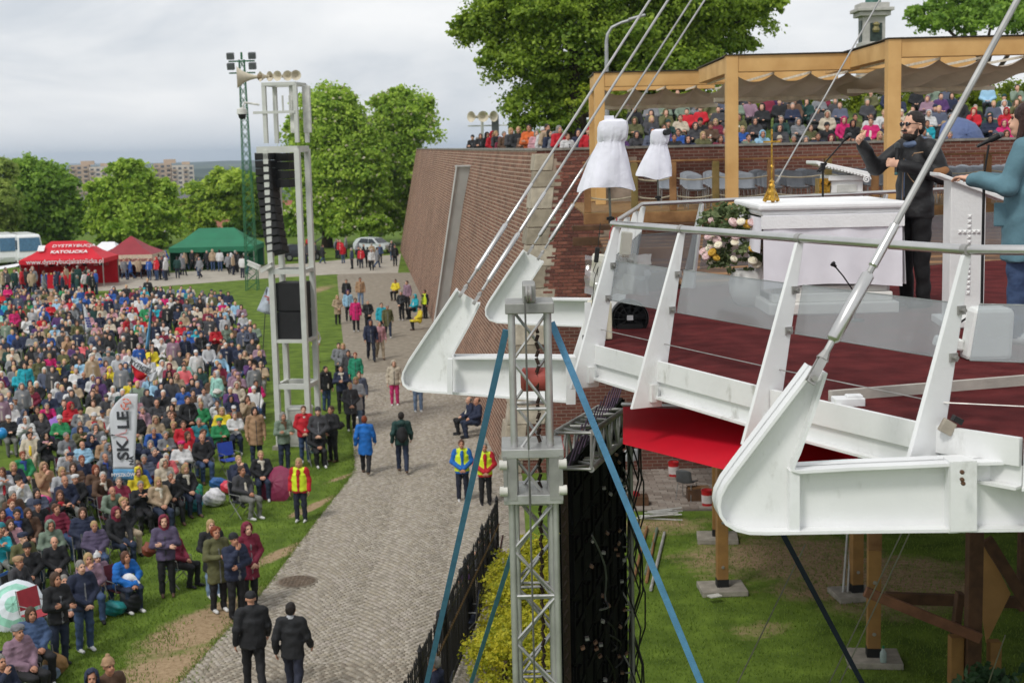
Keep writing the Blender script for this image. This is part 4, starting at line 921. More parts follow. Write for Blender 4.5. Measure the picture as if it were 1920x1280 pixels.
# coloured cables wound on the rail near the cameras
mb = MB(); a = lean(P_[0], nfront, .905); b2 = tip_f
for i in range(70):
    f = i/69; c = a.lerp(lean(tips[0], ntip, .905), f)
    if i == 0: pts = []
    pts.append(c+Vector((.0, .03*math.sin(i*1.3), .03*math.cos(i*1.3))))
o = empty('cable_bundle', a, label='red cable wound round the railing tip', cat='cable'); mb = MB(); mb.tube([p-a for p in pts], .0045, 5)
mb.tube([Vector((-.02, 0, 0)), Vector((-.05, -.01, -.06)), Vector((-.055, 0, -.2)), Vector((-.05, .02, -.33))], .004, 5); mb.build('wire', mat('cable_red', (176, 60, 64), .5), o)

# ================================================================ TERRACE
wood = mat('timber', (150, 112, 72), .8, var=.25, vs=3, bump=.3, bs=20, stretch=(1, 1, 1), rgb2=(112, 78, 46))
woodg = mat('timber_green', (134, 112, 68), .85, var=.3, vs=4, bump=.3, rgb2=(104, 92, 50))
woodd = mat('timber_dark', (96, 68, 46), .85, var=.3, vs=4, bump=.3)
glul = mat('glulam', (214, 174, 114), .65, var=.14, vs=1.5, bump=.12, bs=12, rgb2=(192, 150, 92))
TY = 33.6
ter = empty('timber_terrace', (3, TY, D), label='raised timber terrace with chairs between the stage and the rampart', cat='terrace'); to = Vector(ter.location)
xl0 = aty(1094, 395, TY).x; xr0 = 21  # right end carried on unseen for more shade underneath
mb = MB(); mb.prism([(xl0-to.x, 0, -.14), (xr0-to.x, 0, -.14), (xr0-to.x, 7.0, -.14), (xl0-to.x+.3, 7.0, -.14)], (0, 0, .1)); mb.build('substructure', woodd, ter)
nb = 48
for i in range(nb):
    y0 = i*7.0/nb; mb = MB(); mb.box(((xl0+xr0)/2-to.x, y0+.07, -.018), (xr0-xl0, 7.0/nb-.012, .036)); mb.build('plank', wood if i % 3 else woodg, ter)
mb = MB(); mb.bar((xl0-to.x, -.05, -.14), (xr0-to.x, -.05, -.14), .09, .26); mb.build('edge_beam', wood, ter, bevel=.01)
mb = MB(); mb.bar((xl0-.3-to.x, -.6, -.32), (xr0-to.x, -.6, -.32), .2, .12); mb.bar((xl0-.3-to.x, -.8, -.62), (xr0-to.x, -.8, -.62), .1, .2); mb.build('step_beam', woodd, ter, bevel=.01)
for i in range(4, 7):
    mb = MB(); mb.box((xl0+.2+i*2-to.x, .4, -D/2-.1), (.22, .22, D-.2)); mb.build('support_post', woodd, ter)
# lower platform joining the stage
LY0, LY1 = 18.2, 32.6; lz = D-.52
lp = empty('lower_platform', (3.5, LY0, lz), label='dark timber platform joining the stage to the terrace', cat='platform')
for i in range(36):
    y0 = LY0+(LY1-LY0)*i/36; xa = 1.55+(y0-LY0)*.035+(.9 if y0 < 23 else 0); mb = MB(); mb.box(((xa+21)/2-3.5, y0-LY0+.2, -.02), (21-xa, .385, .05)); mb.build('plank', [woodd, wood, woodd][i % 3], lp)  # planks lengthened beyond the view on the right to darken the ground
mb = MB(); mb.bar((2.0-3.5, 7.6, .1), (9, 7.6, .1), .22, .22); mb.build('crossbeam', wood, lp, bevel=.015)
mb = MB(); mb.bar((1.7-3.5, -.05, -.2), (10, -.05, -.2), .15, .32); mb.build('front_beam', woodd, lp, bevel=.015)
for i, (x, y) in enumerate(((10, 3), (10, 9))):
    mb = MB(); mb.box((x-3.5, y, -lz/2-.05), (.22, .22, lz-.1)); mb.build('support_post', woodd, lp)
# rope railing along the terrace edge
rl = empty('rope_railing', (xl0, TY+.1, D), label='timber post railing with ropes along the terrace edge', cat='railing'); ro = Vector(rl.location)
rpx = [1102, 1190, 1262, 1342, 1445, 1552, 1640, 1740, 1850, 1960]; rx = [aty(q, 395, TY+.1).x-xl0 for q in rpx]
for i, x in enumerate(rx):
    mb = MB(); mb.box((x, 0, .57), (.16, .14, 1.14)); mb.build('post', woodg if i % 2 else wood, rl, bevel=.012)
mb = MB(); mb.bar((rx[0]-.1, 0, 1.17), (rx[-1]+.1, 0, 1.17), .15, .045); mb.build('top_rail', wood, rl, bevel=.008)
rope = mat('rope', (182, 172, 148), .9, bump=.6, bs=120)
for h in (.36, .78):
    for a, b2 in zip(rx, rx[1:]):
        mb = MB(); mb.tube([(a+(b2-a)*f, -.02, h-.07*math.sin(f*math.pi)) for f in (0, .15, .3, .5, .7, .85, 1)], .02, 6); mb.build('rope', rope, rl)
# grey chairs in rows
cgm = mat('chair_grey', (136, 142, 150), .5, var=.08)
def make_chair(name, loc, m_shell, m_leg, rz=0):
    o = empty(name, loc, rz); vs = []; fs = []; prof = [(-.2, .43), (-.21, .455), (-.1, .45), (.08, .44), (.17, .455), (.21, .52), (.235, .64), (.26, .78), (.265, .84)]
    for j, (y, z) in enumerate(prof):
        for i in range(7):
            u_ = i/6*2-1; wv = .235*(1-.12*abs(j-4)/4) if j > 4 else .225
            vs.append((u_*wv, y-(.04*u_*u_ if j > 4 else 0), z+(.03*u_*u_ if j <= 4 else 0)-(.05*u_*u_ if j == 8 else 0)))
    fs = [(j*7+i, j*7+i+1, (j+1)*7+i+1, (j+1)*7+i) for j in range(8) for i in range(6)]
    mb = MB(); mb.add(vs, fs); sh = mb.build('shell', m_shell, o, smooth=True); sm = sh.modifiers.new('t', 'SOLIDIFY'); sm.thickness = .015
    for sx in (-1, 1):
        for y, dy_ in ((-.17, -.05), (.15, .09)):
            mb = MB(); mb.tube([(sx*.19, y, .44), (sx*.215, y+dy_, 0)], .011, 6); mb.build('leg', m_leg, o)
    return o
ORD = 'first second third fourth fifth sixth seventh eighth ninth tenth eleventh twelfth thirteenth fourteenth fifteenth sixteenth seventeenth eighteenth nineteenth twentieth'.split(); proto = None; legm = mat('chair_leg', (164, 164, 162), .35, metal=.7); rows_ = ['front', 'second', 'third', 'back']
rchair = random.Random(2)
for r_i, yy in enumerate((34.6, 35.9, 37.2, 38.6)):
    for j in range(19):
        x = 3.9+j*.62+(r_i*.12); pxx = proj((x, yy, D+.5))[0]
        if pxx > 1935 or (r_i == 0 and pxx < 1290): continue
        if proto is None: o = proto = make_chair('terrace_chair', (x, yy, D), cgm, legm)
        else: o = dup(proto, (x, yy, D))
        o.rotation_euler.z = R(180)*0+rchair.uniform(-.06, .06)
        tag(o, '%s grey plastic chair from the left in the %s terrace row' % (ORD[j], rows_[r_i]), 'chair', 'empty grey chairs on the terrace')
# pergola modules
def pergola(px0, px1, Y, depth, lab, left_post=True, pytop=137, backpost=False):
    top = aty(px0+10, pytop, Y).z; x0 = aty(px0, 300, Y).x; x1 = aty(px1, 300, Y).x
    o = empty('pergola', (x0, Y, D), label=lab, cat='pergola', group='timber pergola bays'); w = x1-x0; ht = top-D; s_ = .27
    for q in ((0,) if left_post else ())+((0, 1) if False else ()):
        mb = MB(); mb.box((s_/2, 0, (ht-.003)/2), (s_, .3, ht-.003)); mb.build('post', glul, o, bevel=.012)
    if backpost:
        mb = MB(); mb.box((s_/2, depth, (ht-.4)/2), (.26, .26, ht-.4)); mb.build('post', glul, o, bevel=.012)
    mb = MB(); mb.box((w/2+s_/2+.002, 0, ht-.19), (w-s_, .26, .37)); mb.build('front_beam', glul, o, bevel=.012)
    mb = MB(); mb.box((w/2+s_/2, depth, ht-.2), (w-s_, .22, .36)); mb.build('back_beam', glul, o, bevel=.012)
    mb = MB(); mb.box((.15, depth/2, ht-.205), (.24, depth-.32, .36)); mb.build('side_beam', glul, o, bevel=.012)
    mb = MB(); mb.box((w/2, 0, ht+.013), (w+.06, .36, .02)); mb.box((.15, depth/2, ht+.013), (.3, depth, .018)); mb.build('flashing', mat('flashing_dark', (70, 66, 60), .5, metal=.4), o)
    # scalloped fabric roof
    per = .86; nper = max(2, int(w/per)); n = nper*8; m = 10; vs = []
    for j in range(m+1):
        for i in range(n+1):
            u_ = i/n; x = s_+(w-s_)*u_; ph = (u_*nper) % 1; sag = .17*(4*ph*(1-ph)); vs.append((x, .2+(depth-.4)*j/m, ht-.42-sag-.03*math.sin(j*1.3)-.34*j/m))
    fs = [(j*(n+1)+i, j*(n+1)+i+1, (j+1)*(n+1)+i+1, (j+1)*(n+1)+i) for j in range(m) for i in range(n)]
    mb = MB(); mb.add(vs, fs); mb.build('fabric_roof', mat('awning', (184, 172, 156), .85, var=.08, vs=2, bump=.1, trans=.12), o, smooth=True)
    for i in range(nper+1):
        mb = MB(); x = s_+(w-s_)*i/nper; mb.bar((x, .15, ht-.4), (x, depth-.15, ht-.4), .03, .05); mb.build('slat', mat('slat_cream', (232, 224, 206), .6), o)
    mb = MB(); mb.bar((s_, depth*.75, ht-.86), (w, depth*.75, ht-.86), .08, .1); mb.build('rail', mat('slat_cream', (232, 224, 206), .6), o)
    return o
pergola(1116, 1366, 38.6, 2.6, 'farthest left bay of the timber pergola beside the big tree', pytop=137, backpost=True)
pergola(1361, 1662, 33.0, 5.0, 'middle bay of the timber pergola with brown scalloped awning', pytop=105)
pergola(1660, 2000, 29.6, 6.0, 'right bay of the timber pergola, nearest to the speaker', pytop=74)
# ================================================================ BELOW THE STAGE
red = mat('red_banner', (240, 26, 56), .6, var=.05, vs=2, bump=.05, trans=.5)
bn = empty('red_banner', (1.3, 11, H-2.4), label='plain bright red banner hanging under the edge of the stage', cat='banner'); bo = Vector(bn.location)
q = [aty(1168, 760, 11.6), aty(1440, 772, 9.6), aty(1606, 856, 8.6), aty(1606, 868, 8.6), aty(1520, 900, 7.6), aty(1372, 884, 8.2), aty(1168, 832, 9.9)]
mb = MB(); mb.prism([p-bo for p in q], (.012, .02, 0)); mb.build('fabric', red, bn)
mb = MB(); a, b2 = aty(1357, 790, 9.8)-bo, aty(1392, 852, 9.6)-bo; mb.bar(a+Vector((0, -.05, 0)), b2+Vector((0, -.05, 0)), .04, .006, up=(0, 1, 0)); mb.build('strap', mat('navy_strap', (34, 42, 66), .7), bn)
mb = MB(); mb.tube([aty(1168, 758, 11.55)-bo, aty(1440, 768, 9.55)-bo], .02, 6); mb.build('hem_pole', steel2, bn)
# timber supports on concrete pads
conc = mat('concrete', (156, 150, 138), .9, var=.2, vs=6, bump=.3)
def support(px, py, ztop, label, w=.23, m=None, padw=.95):
    p = atz(px, py, 0); o = empty('timber_support', (p.x, p.y, 0), rz=R(random.uniform(-8, 8)), label=label, cat='post', group='timber supports under the stage')
    mb = MB(); mb.box((0, 0, .06), (padw, padw*.85, .12)); mb.build('concrete_pad', conc, o, bevel=.015)
    mb = MB(); mb.box((0, 0, .2), (w*1.05, w*1.05, .17)); mb.build('steel_shoe', black, o)
    mb = MB(); mb.box((0, 0, .28+.9), (w, w, 1.8)); po = mb.build('lower_post', mat('larch', (156, 116, 64), .7, var=.2, vs=3, bump=.2), o, bevel=.01)
    mb = MB()
    for z in (.55, 1.5): mb.lathe([(.035, 0), (.03, .015)], (0, -w/2-.002, z), 10, Matrix.Rotation(R(90), 3, 'X'))
    mb.build('bolt', steel2, po)
    mb = MB(); mb.box((0, 0, (2.08+ztop)/2), (w*1.02, w*1.02, ztop-2.08)); mb.build('upper_post', m or wood, o, bevel=.01)
    return o
support(1354, 1108, D-.6, 'timber support on a pad in the middle of the lawn')
support(1637, 1240, D-.6, 'nearest timber support with a sloping brace on the right lawn')
support(1605, 1118, D-.6, 'timber support with grey scaffold poles leaning on it')
support(1345, 1012, D-.6, 'far timber support behind the rounded nose of the white beam')
support(1480, 985, D-.6, 'farther timber support hidden partly by the white beam', padw=.8)
p = atz(1822, 1290, 0); o = empty('timber_trestle', (p.x, p.y, 0), label='dark timber trestle with plywood panel under the right of the stage', cat='trestle')
mb = MB(); mb.box((0, 0, 3.5), (.24, .24, 7)); mb.build('post', woodd, o, bevel=.01)
mb = MB(); mb.box((-.25, .1, .45), (.22, .22, .9)); mb.box((.4, .1, .4), (.2, .2, .8)); mb.build('post', mat('larch', (156, 116, 64)), o, bevel=.01)
loc = Vector(o.location)
mb = MB(); mb.bar(aty(1622, 1108, p.y-.2)-loc, aty(1838, 1196, p.y-.2)-loc, .1, .17); mb.build('brace', mat('timber_red', (136, 92, 66), .8, var=.25, vs=4, bump=.3), o, bevel=.01)
mb = MB(); mb.bar(aty(1660, 1120, p.y+1)-loc, aty(1912, 1128, p.y+1)-loc, .12, .2); mb.bar(aty(1850, 1010, p.y+.6)-loc, aty(1925, 1130, p.y+.6)-loc, .12, .2); mb.bar(aty(1800, 1110, p.y+.6)-loc, aty(1790, 1190, p.y+.6)-loc, .12, .2); mb.build('crossbeam', woodd, o, bevel=.01)
mb = MB(); mb.prism([aty(1846, 1015, p.y+.9)-loc, aty(1895, 1112, p.y+.9)-loc, aty(1850, 1205, p.y+.9)-loc, aty(1838, 1130, p.y+.9)-loc], (0, .04, 0)); mb.build('plywood_panel', mat('plywood', (186, 142, 84), .7, var=.15, vs=2), o)
# loose things under the stage
bk = mat('bucket_red', (178, 26, 30), .4, var=.1); lbl = mat('bucket_label', (214, 204, 200), .5)
def bucket(px, py, lab):
    p = atz(px, py, .02); o = empty('bucket', p, label=lab, cat='bucket', group='red buckets'); mb = MB(); mb.lathe([(.13, 0), (.15, .4), (.16, .41), (.16, .43), (.145, .43), (.13, .38), (.1, .37)], n=18); mb.build('body', bk, o, smooth=True)
    mb = MB(); mb.lathe([(.1425, .09), (.149, .3)], n=18); mb.build('label_band', lbl, o, smooth=True)
    mb = MB(); mb.tube([(.16*math.cos(a*.314), .03, .4+.1*math.sin(a*.314)) for a in range(11)], .006, 5); mb.build('handle', steel2, o); return o
bucket(1326, 948, 'nearer red bucket with pale label standing beside a crate')
bucket(1263, 893, 'farther red bucket standing close to the brick wall')
for i, (px, py, mm_, lab, a) in enumerate([(1288, 935, mat('chair_dark', (86, 88, 90), .5), 'dark grey chair on the paving under the stage', 2.6), (1180, 892, mat('chair_pale', (196, 200, 204), .5), 'pale grey chair on the paving beside the red banner', 3.4)]):
    o = make_chair('chair', atz(px, py, .04), mm_, legm, a); tag(o, lab, 'chair')
p = atz(1300, 938, .04); o = empty('crate', p+Vector((.15, .1, 0)), label='low brown cardboard crate beside the red bucket', cat='crate'); mb = MB(); mb.box((0, 0, .15), (.6, .4, .3)); mb.build('box', woodd, o, bevel=.01); mb = MB(); mb.box((0, .05, .32), (.55, .3, .03)); mb.build('flap', wood, o)
p = atz(1190, 945, .04); o = empty('crate', p, label='wooden crate holding red cloth at the edge of the paving', cat='crate'); mb = MB(); mb.box((0, 0, .12), (.7, .4, .24)); mb.build('box', woodd, o, bevel=.01)
mb = MB(); mb.lathe([(.14, 0), (.13, .06), (.06, .11)], (0, 0, .24), 9); mb.build('cloth', mat('cloth_red', (150, 26, 34), .9), o)
o = empty('scaffold_parts', atz(1238, 972, 0), label='heap of galvanised scaffold parts lying on the grass', cat='scaffold parts'); 
for i in range(9):
    a = random.uniform(-.25, .35); mb = MB(); L_ = random.uniform(.35, .6); q = Vector((random.uniform(-.12, .12), random.uniform(-.2, .2), .03+.025*i)); dv = Vector((math.cos(a), math.sin(a)*.5, random.uniform(-.05, .12)))*L_; mb.tube([q-dv, q+dv], .02, 7); mb.build('pole', st, o)
for i, (x0, y0, x1, y1, mm_, lab) in enumerate([(1213, 988, 1188, 1086, wood, 'leftmost yellow wooden pole lying on the lawn'), (1232, 990, 1210, 1075, mat('pole_green', (108, 122, 104), .6), 'greenish pole lying on the lawn beside a yellow pole'), (1228, 1000, 1212, 1090, wood, 'second yellow wooden pole lying on the lawn'), (1246, 998, 1220, 1105, st, 'steel pole with flattened end lying on the lawn')]):
    a, b2 = atz(x0, y0, .05), atz(x1, y1, .05); mb = MB(); mb.tube([a, b2], .035, 8); o = mb.build('pole', mm_); tag(o, lab, 'pole', 'poles lying on the lawn')
for i in range(4):
    a = atz(1580+i*9, 1118, .02); b2 = Vector((a.x+.24-i*.03, a.y+.45, 1.9+.08*i)); mb = MB(); mb.tube([a, b2], .025, 8); o = mb.build('scaffold_pole', st); tag(o, ['leftmost', 'second', 'third', 'rightmost'][i]+' grey scaffold pole leaning on a timber support', 'pole', 'leaning scaffold poles')
def bottle(px, py, z, mm_, lab):
    p = atz(px, py, z); o = empty('bottle', p, label=lab, cat='bottle', group='bottles'); mb = MB(); mb.lathe([(.055, 0), (.06, .02), (.06, .17), (.03, .22), (.02, .25)], n=12); mb.build('body', mm_, o, smooth=True); mb = MB(); mb.lathe([(.022, .25), (.022, .29), (.01, .3)], n=10); mb.build('cap', mat('cap_green', (40, 120, 80), .5), o); return o
bottle(1656, 1240, .13, mat('bottle_clear', (160, 176, 172), .2), 'pale bottle standing on the pad of the nearest support')
p = atz(1354, 1108, 0); bo2 = bottle(1353, 1025, 0, mat('bottle_green', (70, 150, 118), .3), 'green bottle hanging on the timber support in the lawn'); bo2.location = (p.x-.02, p.y-.18, 2.02)
p = atz(1340, 1118, .13); o = MB().box((0, 0, .02), (.26, .16, .03), Matrix.Rotation(.4, 3, 'Z')).build('paper_sheet', mat('paper', (206, 204, 196), .8), bevel=.004); o.location = p; tag(o, 'crumpled pale sheet lying on a concrete pad', 'paper')
# ================================================================ TRUSS TOWER, SCREEN, STRAPS
alu = mat('aluminium', (186, 186, 184), .4, metal=.6, var=.15, vs=6, bump=.06)
alu2 = mat('aluminium_dull', (160, 160, 156), .5, metal=.45, var=.2, vs=6, bump=.06)
def truss(o, a, b2, s, m, rt=.024, rb=.011, step=.36, name='truss', up=(0, 0, 1)):
    """square truss between a and b2 (relative to o): chords and lacing as parts"""
    a = Vector(a); b2 = Vector(b2); d = (b2-a); L_ = d.length; d.normalize(); u1 = d.cross(Vector(up))
    if u1.length < .1: u1 = d.cross(Vector((0, 1, 0)))
    u1.normalize(); u2 = d.cross(u1).normalized(); cs_ = [(1, 1), (-1, 1), (-1, -1), (1, -1)]
    for p, q in cs_:
        mb = MB(); off = u1*(p*s/2)+u2*(q*s/2); mb.tube([a+off, b2+off], rt, 10); mb.build('chord', m, o, smooth=True)
    n = max(1, int(L_/step))
    for f in range(4):
        c0, c1 = cs_[f], cs_[(f+1) % 4]; mb = MB(); o0 = u1*(c0[0]*s/2)+u2*(c0[1]*s/2); o1 = u1*(c1[0]*s/2)+u2*(c1[1]*s/2)
        for i in range(n):
            p0 = a+d*(L_*i/n); p1 = a+d*(L_*(i+1)/n); A_, B_ = (o0, o1) if i % 2 else (o1, o0)
            mb.tube([p0+A_, p1+B_], rb, 6)
            if i % 2 == 0: mb.tube([p0+o0, p0+o1], rb, 6)
        mb.build('lacing', m, o)
tY = 9.7; tc_ = aty(993, 600, tY); tw = empty('truss_tower', (tc_.x, tY, 0), label='grey aluminium truss tower rising in front of the stage', cat='truss tower')
zt = aty(990, 585, tY).z
truss(tw, (0, .13, .02), (0, .13, zt), .25, alu, .026, .012, .33)
mb = MB(); mb.box((0, .13, zt+.03), (.335, .36, .075)); mb.build('head_plate', alu2, tw, bevel=.008)
mb = MB(); mb.box((.0, .1, zt+.13), (.09, .3, .13)); mb.build('pulley_housing', alu2, tw, bevel=.012)
mb = MB(); mb.lathe([(.055, -.02), (.06, -.012), (.05, 0), (.06, .012), (.055, .02)], (-.005, -.06, zt+.13), 16, Matrix.Rotation(R(90), 3, 'Y')); mb.build('pulley', steel2, tw, smooth=True)
mb = MB(); mb.tube([(-.03, -.1, zt+.12), (-.02, -.08, 5), (-.0, -.05, .3)], .008, 6); mb.build('hoist_wire', mat('wire_dark', (116, 116, 112), .5, metal=.5), tw)
mb = MB()
for i in range(60):
    z = zt-.12-i*.055; mb.tube([(.05+(.008 if i % 2 else -.008), .13+(0 if i % 2 else .01), z), (.05-(.008 if i % 2 else -.008), .13, z-.045)], .013, 5)
mb.build('chain', mat('chain_rust', (66, 52, 44), .6, metal=.5), tw)
mb = MB(); mb.lathe([(.06, -.1), (.085, -.08), (.085, .08), (.06, .1)], (.03, .2, zt-.5), 12, Matrix.Rotation(R(90), 3, 'Y')); mb.build('motor', mat('motor_red', (176, 84, 74), .5), tw, smooth=True)
zs1, zs0 = aty(995, 845, tY).z, aty(995, 936, tY).z
mb = MB(); 
mb.box((0, .13, zs1-.0), (.43, .46, .065)); mb.build('sleeve_plate', alu, tw, bevel=.006)
mb = MB(); mb.box((0, .13, zs0+.02), (.41, .44, .07)); mb.build('sleeve_plate', alu, tw, bevel=.006)
for sx in (-1, 1):
    for y in (-.06, .32):
        mb = MB(); mb.box((sx*.15, y, (zs0+zs1)/2), (.075, .075, zs1-zs0-.04)); mb.box((sx*.193, y, (zs0+zs1)/2), (.025, .09, zs1-zs0-.03)); mb.build('sleeve_post', alu2, tw)
    for z in (zs1-.075, zs0+.085):
        mb = MB(); mb.lathe([(.018, -.03), (.035, -.026), (.035, .026), (.018, .03)], (sx*.205, -.09, z), 14, Matrix.Rotation(R(90), 3, 'Y')); mb.build('roller', mat('roller_white', (216, 214, 206), .5), tw, smooth=True)
mb = MB(); mb.box((.216, .13, zs1-.0), (.004, .44, .06)); mb.build('red_side', mat('red_paint', (190, 40, 50), .5), tw)
mb = MB(); mb.box((0, .13, .05), (1.2, 1.2, .08)); mb.build('base_plate', alu2, tw)
truss(tw, (0, .13, .1), (0, .13, zs0-.02), .305, alu, .024, .011, .33)
# second lighter truss post behind the screen, and the bridge between
t2 = aty(1164, 780, 13.0); tp2 = empty('truss_post', (t2.x, 13.0, 0), label='slim aluminium truss post with black cables behind the video screen', cat='truss post')
truss(tp2, (0, 0, .02), (0, 0, t2.z), .16, alu2, .02, .009, .3)
blk = mat('cable_black', (18, 18, 19), .6); mb = MB()
for i in range(5):
    ph = random.uniform(0, 6); mb.tube([(.08+.07*math.sin(z*2.1+ph)+.02*i, -.1+.05*math.cos(z*1.7+ph), z*.35+.2) for z in range(19)], .008, 5)
mb.build('cables', blk, tp2)
br = empty('truss_bridge', (tc_.x+.1, tY+.3, H-2.1), label='horizontal truss bridge carrying the video screen under the stage', cat='truss'); bl = Vector(br.location)
truss(br, aty(1075, 845, 10.05)-bl, aty(1150, 790, 12.7)-bl, .26, alu2, .024, .011, .3)
# video screen seen from behind, almost edge-on
s0 = aty(1057, 900, 10.15); s1 = aty(1150, 800, 12.75); sc = empty('video_screen', (s0.x, s0.y, 0), label='black video wall hanging under the stage, seen from its cabled back', cat='screen')
dv = Vector((s1.x-s0.x, s1.y-s0.y, 0)); L_ = dv.length; dv.normalize(); nv = Vector((dv.y, -dv.x, 0)); sm_ = mat('screen_black', (15, 15, 16), .8, spec=.12, var=.3, vs=8, bump=.2)
zt_ = H-2.28; cab = MB(); cab.box((0, 0, 0), (.5, .09, .485)); cab.box((0, .05, 0), (.4, .03, .05)); cab.box((.05, .05, .12), (.12, .04, .1)); cab.box((-.22, .05, 0), (.03, .03, .46)); cab.box((.22, .05, 0), (.03, .03, .46)); cme = cab.mesh('cabinet'); cme.materials.append(sm_)
ncol = int(L_/.5)
for i in range(ncol+1):
    for j in range(13):
        o = link(bpy.data.objects.new('cabinet', cme), sc); q = dv*(.25+.5*i); o.location = (q.x, q.y, zt_-.25-.5*j); o.rotation_euler = (0, 0, math.atan2(dv.y, dv.x)+math.pi)
mb = MB(); mk = MB(); mo = MB()
for i in range(110):
    q = dv*random.uniform(.05, L_)+nv*(.1); z = zt_-random.uniform(.1, 6.4); rot = Matrix.Rotation(random.uniform(-1, 1), 3, 'Y')
    (mk if i % 3 == 0 else mo).box((q.x, q.y, z), (.03, .05, .02), rot)
tag(mk.build('connector', mat('connector_white', (170, 170, 166), .5), sc), kind='stuff'); tag(mo.build('connector', mat('connector_tan', (130, 98, 78), .5), sc), kind='stuff')
for i in range(14):
    q0 = dv*random.uniform(.05, L_*.6)+nv*.1; z = zt_-random.uniform(.4, 5.6); w_ = random.uniform(.25, .6); h_ = random.uniform(.3, .7); pts = []
    for k in range(11):
        f = k/10; pts.append(q0+dv*(w_*1.6*math.sin(f*math.pi*.9))+Vector((0, 0, z-h_*math.sin(f*math.pi)*.6-h_*f))+nv*(.05+.03*math.sin(f*9)))
    mb = MB(); mb.tube(pts, .008, 5); mb.build('cable', mat('cable_grey', (104, 106, 108), .5) if i % 3 else blk, sc)
mb = MB(); mb.tube([(0, -.05, zt_), (0, -.05, .4)], .03, 6); 
for i in range(110): mb.tube([(.0+(.012 if i % 2 else -.012), -.08, zt_-i*.055), (-(.012 if i % 2 else -.012), -.08, zt_-.045-i*.055)], .012, 4)
mb.build('edge_chain', mat('chain_rust', (66, 52, 44)), sc)
mb = MB()
for i in range(12): q = dv*(L_*i/11); mb.tube([q+Vector((0, 0, zt_-.1)), q+nv*.05+Vector((.1, .1, zt_+.3))], .006, 4)
mb.build('wires', mat('wire_purple', (92, 70, 96), .6), sc)
# blue ratchet straps
blue = mat('strap_blue', (92, 148, 188), .75, var=.12, vs=12, bump=.3, bs=90); navy = mat('strap_navy', (24, 34, 54), .75)
def strap(a, b2, w, m, lab, grp='blue ratchet straps'):
    c = Vector(b2); mb = MB(); mb.bar(Vector(a)-c, Vector(0*c), w, .005, up=(0, 1, 0)); o = mb.build('strap', m); o.location = c; tag(o, lab, 'strap', grp); return o
strap(aty(949, 618, tY+.1), aty(799, 1285, 12.2), .046, blue, 'blue strap running down left from the truss tower over the path')
strap(aty(1034, 604, tY+.1), aty(1318, 1290, 9.9), .047, blue, 'blue strap running down right from the truss tower over the lawn')
strap(aty(962, 1030, tY+.3), aty(880, 1290, 12.6), .035, blue, 'thin blue strap left of the truss tower in front of golden bushes')
strap(aty(1462, 990, 9.5), aty(1622, 1290, 9.9), .036, navy, 'dark navy strap slanting down below the big white beam', 'dark straps and wires')
for i, (x0, y0, x1, y1) in enumerate([(1690, 1000, 1550, 1290), (1705, 1000, 1570, 1290), (1510, 1020, 1378, 1290), (1885, 1190, 1850, 1290)]):
    a, b2 = aty(x0, y0, 10.2), aty(x1, y1, 10.6); mb = MB(); mb.tube([a-b2, Vector((0, 0, 0))], .0055, 5); o = mb.build('guy_wire', mat('guy', (140, 136, 128), .5, metal=.5)); o.location = b2
    tag(o, ['left of two thin wires', 'right of two thin wires', 'single thin wire crossing the lawn', 'short thin wire by the shrub'][i]+' below the stage', 'wire', 'dark straps and wires')
# ================================================================ IRON FENCE
fa, fb = atz(931, 940, 1.62), atz(822, 1156, 1.62); fdir = (fb-fa); fdir.z = 0; fL = fdir.length; fdir.normalize(); fend = fL+6.5
fe = empty('iron_fence', (fa.x, fa.y, 0), label='black iron railing fence between the path and the golden bushes', cat='fence')
iron = mat('black_iron', (26, 25, 25), .6, var=.3, bump=.2); nbars = int(fend/.085)
bar_mb = MB(); bar_mb.tube([(0, 0, .05), (0, 0, 1.55)], .011, 6); bar_mb.lathe([(.011, 1.55), (.02, 1.57), (.0, 1.66)], n=6); bme = bar_mb.mesh('bar'); bme.materials.append(iron)
rf = random.Random(6)
for i in range(nbars):
    o = link(bpy.data.objects.new('bar', bme), fe); q = fdir*(i*.085); o.location = q; o.scale = (1, 1, 1+rf.uniform(-.01, .015)); o.rotation_euler = (rf.uniform(-.01, .01), rf.uniform(-.01, .01), 0)
for z in (.2, 1.38): mb = MB(); mb.bar((0, 0, z), fdir*fend+Vector((0, 0, z)), .03, .04); mb.build('rail', iron, fe)
for i in range(7): mb = MB(); q = fdir*(fend*i/6); mb.box(q+Vector((0, 0, .83)), (.07, .07, 1.66)); mb.lathe([(.05, 1.66), (.03, 1.7), (0, 1.78)], q, 8); mb.build('post', iron, fe)
mb = MB(); sdv = Vector((-fdir.y, fdir.x, 0)); sdv = sdv if sdv.x > 0 else -sdv
for i in range(int(fend/.06)): q = fdir*(i*.06)+sdv*.05+Vector((0, 0, 1.12+.015*(i % 2))); mb.tube([q, q+fdir*.055+Vector((0, 0, .012*(1 if i % 2 else -1)))], .013, 5)
mb.build('chain', mat('chain_brass', (118, 92, 58), .5, metal=.5), fe)
mb = MB(); q = fdir*(fL*.93); mb.box(q+Vector((-.03, 0, 1.3)), (.012, .3, .5)); mb.build('sign_back', alu2, fe)

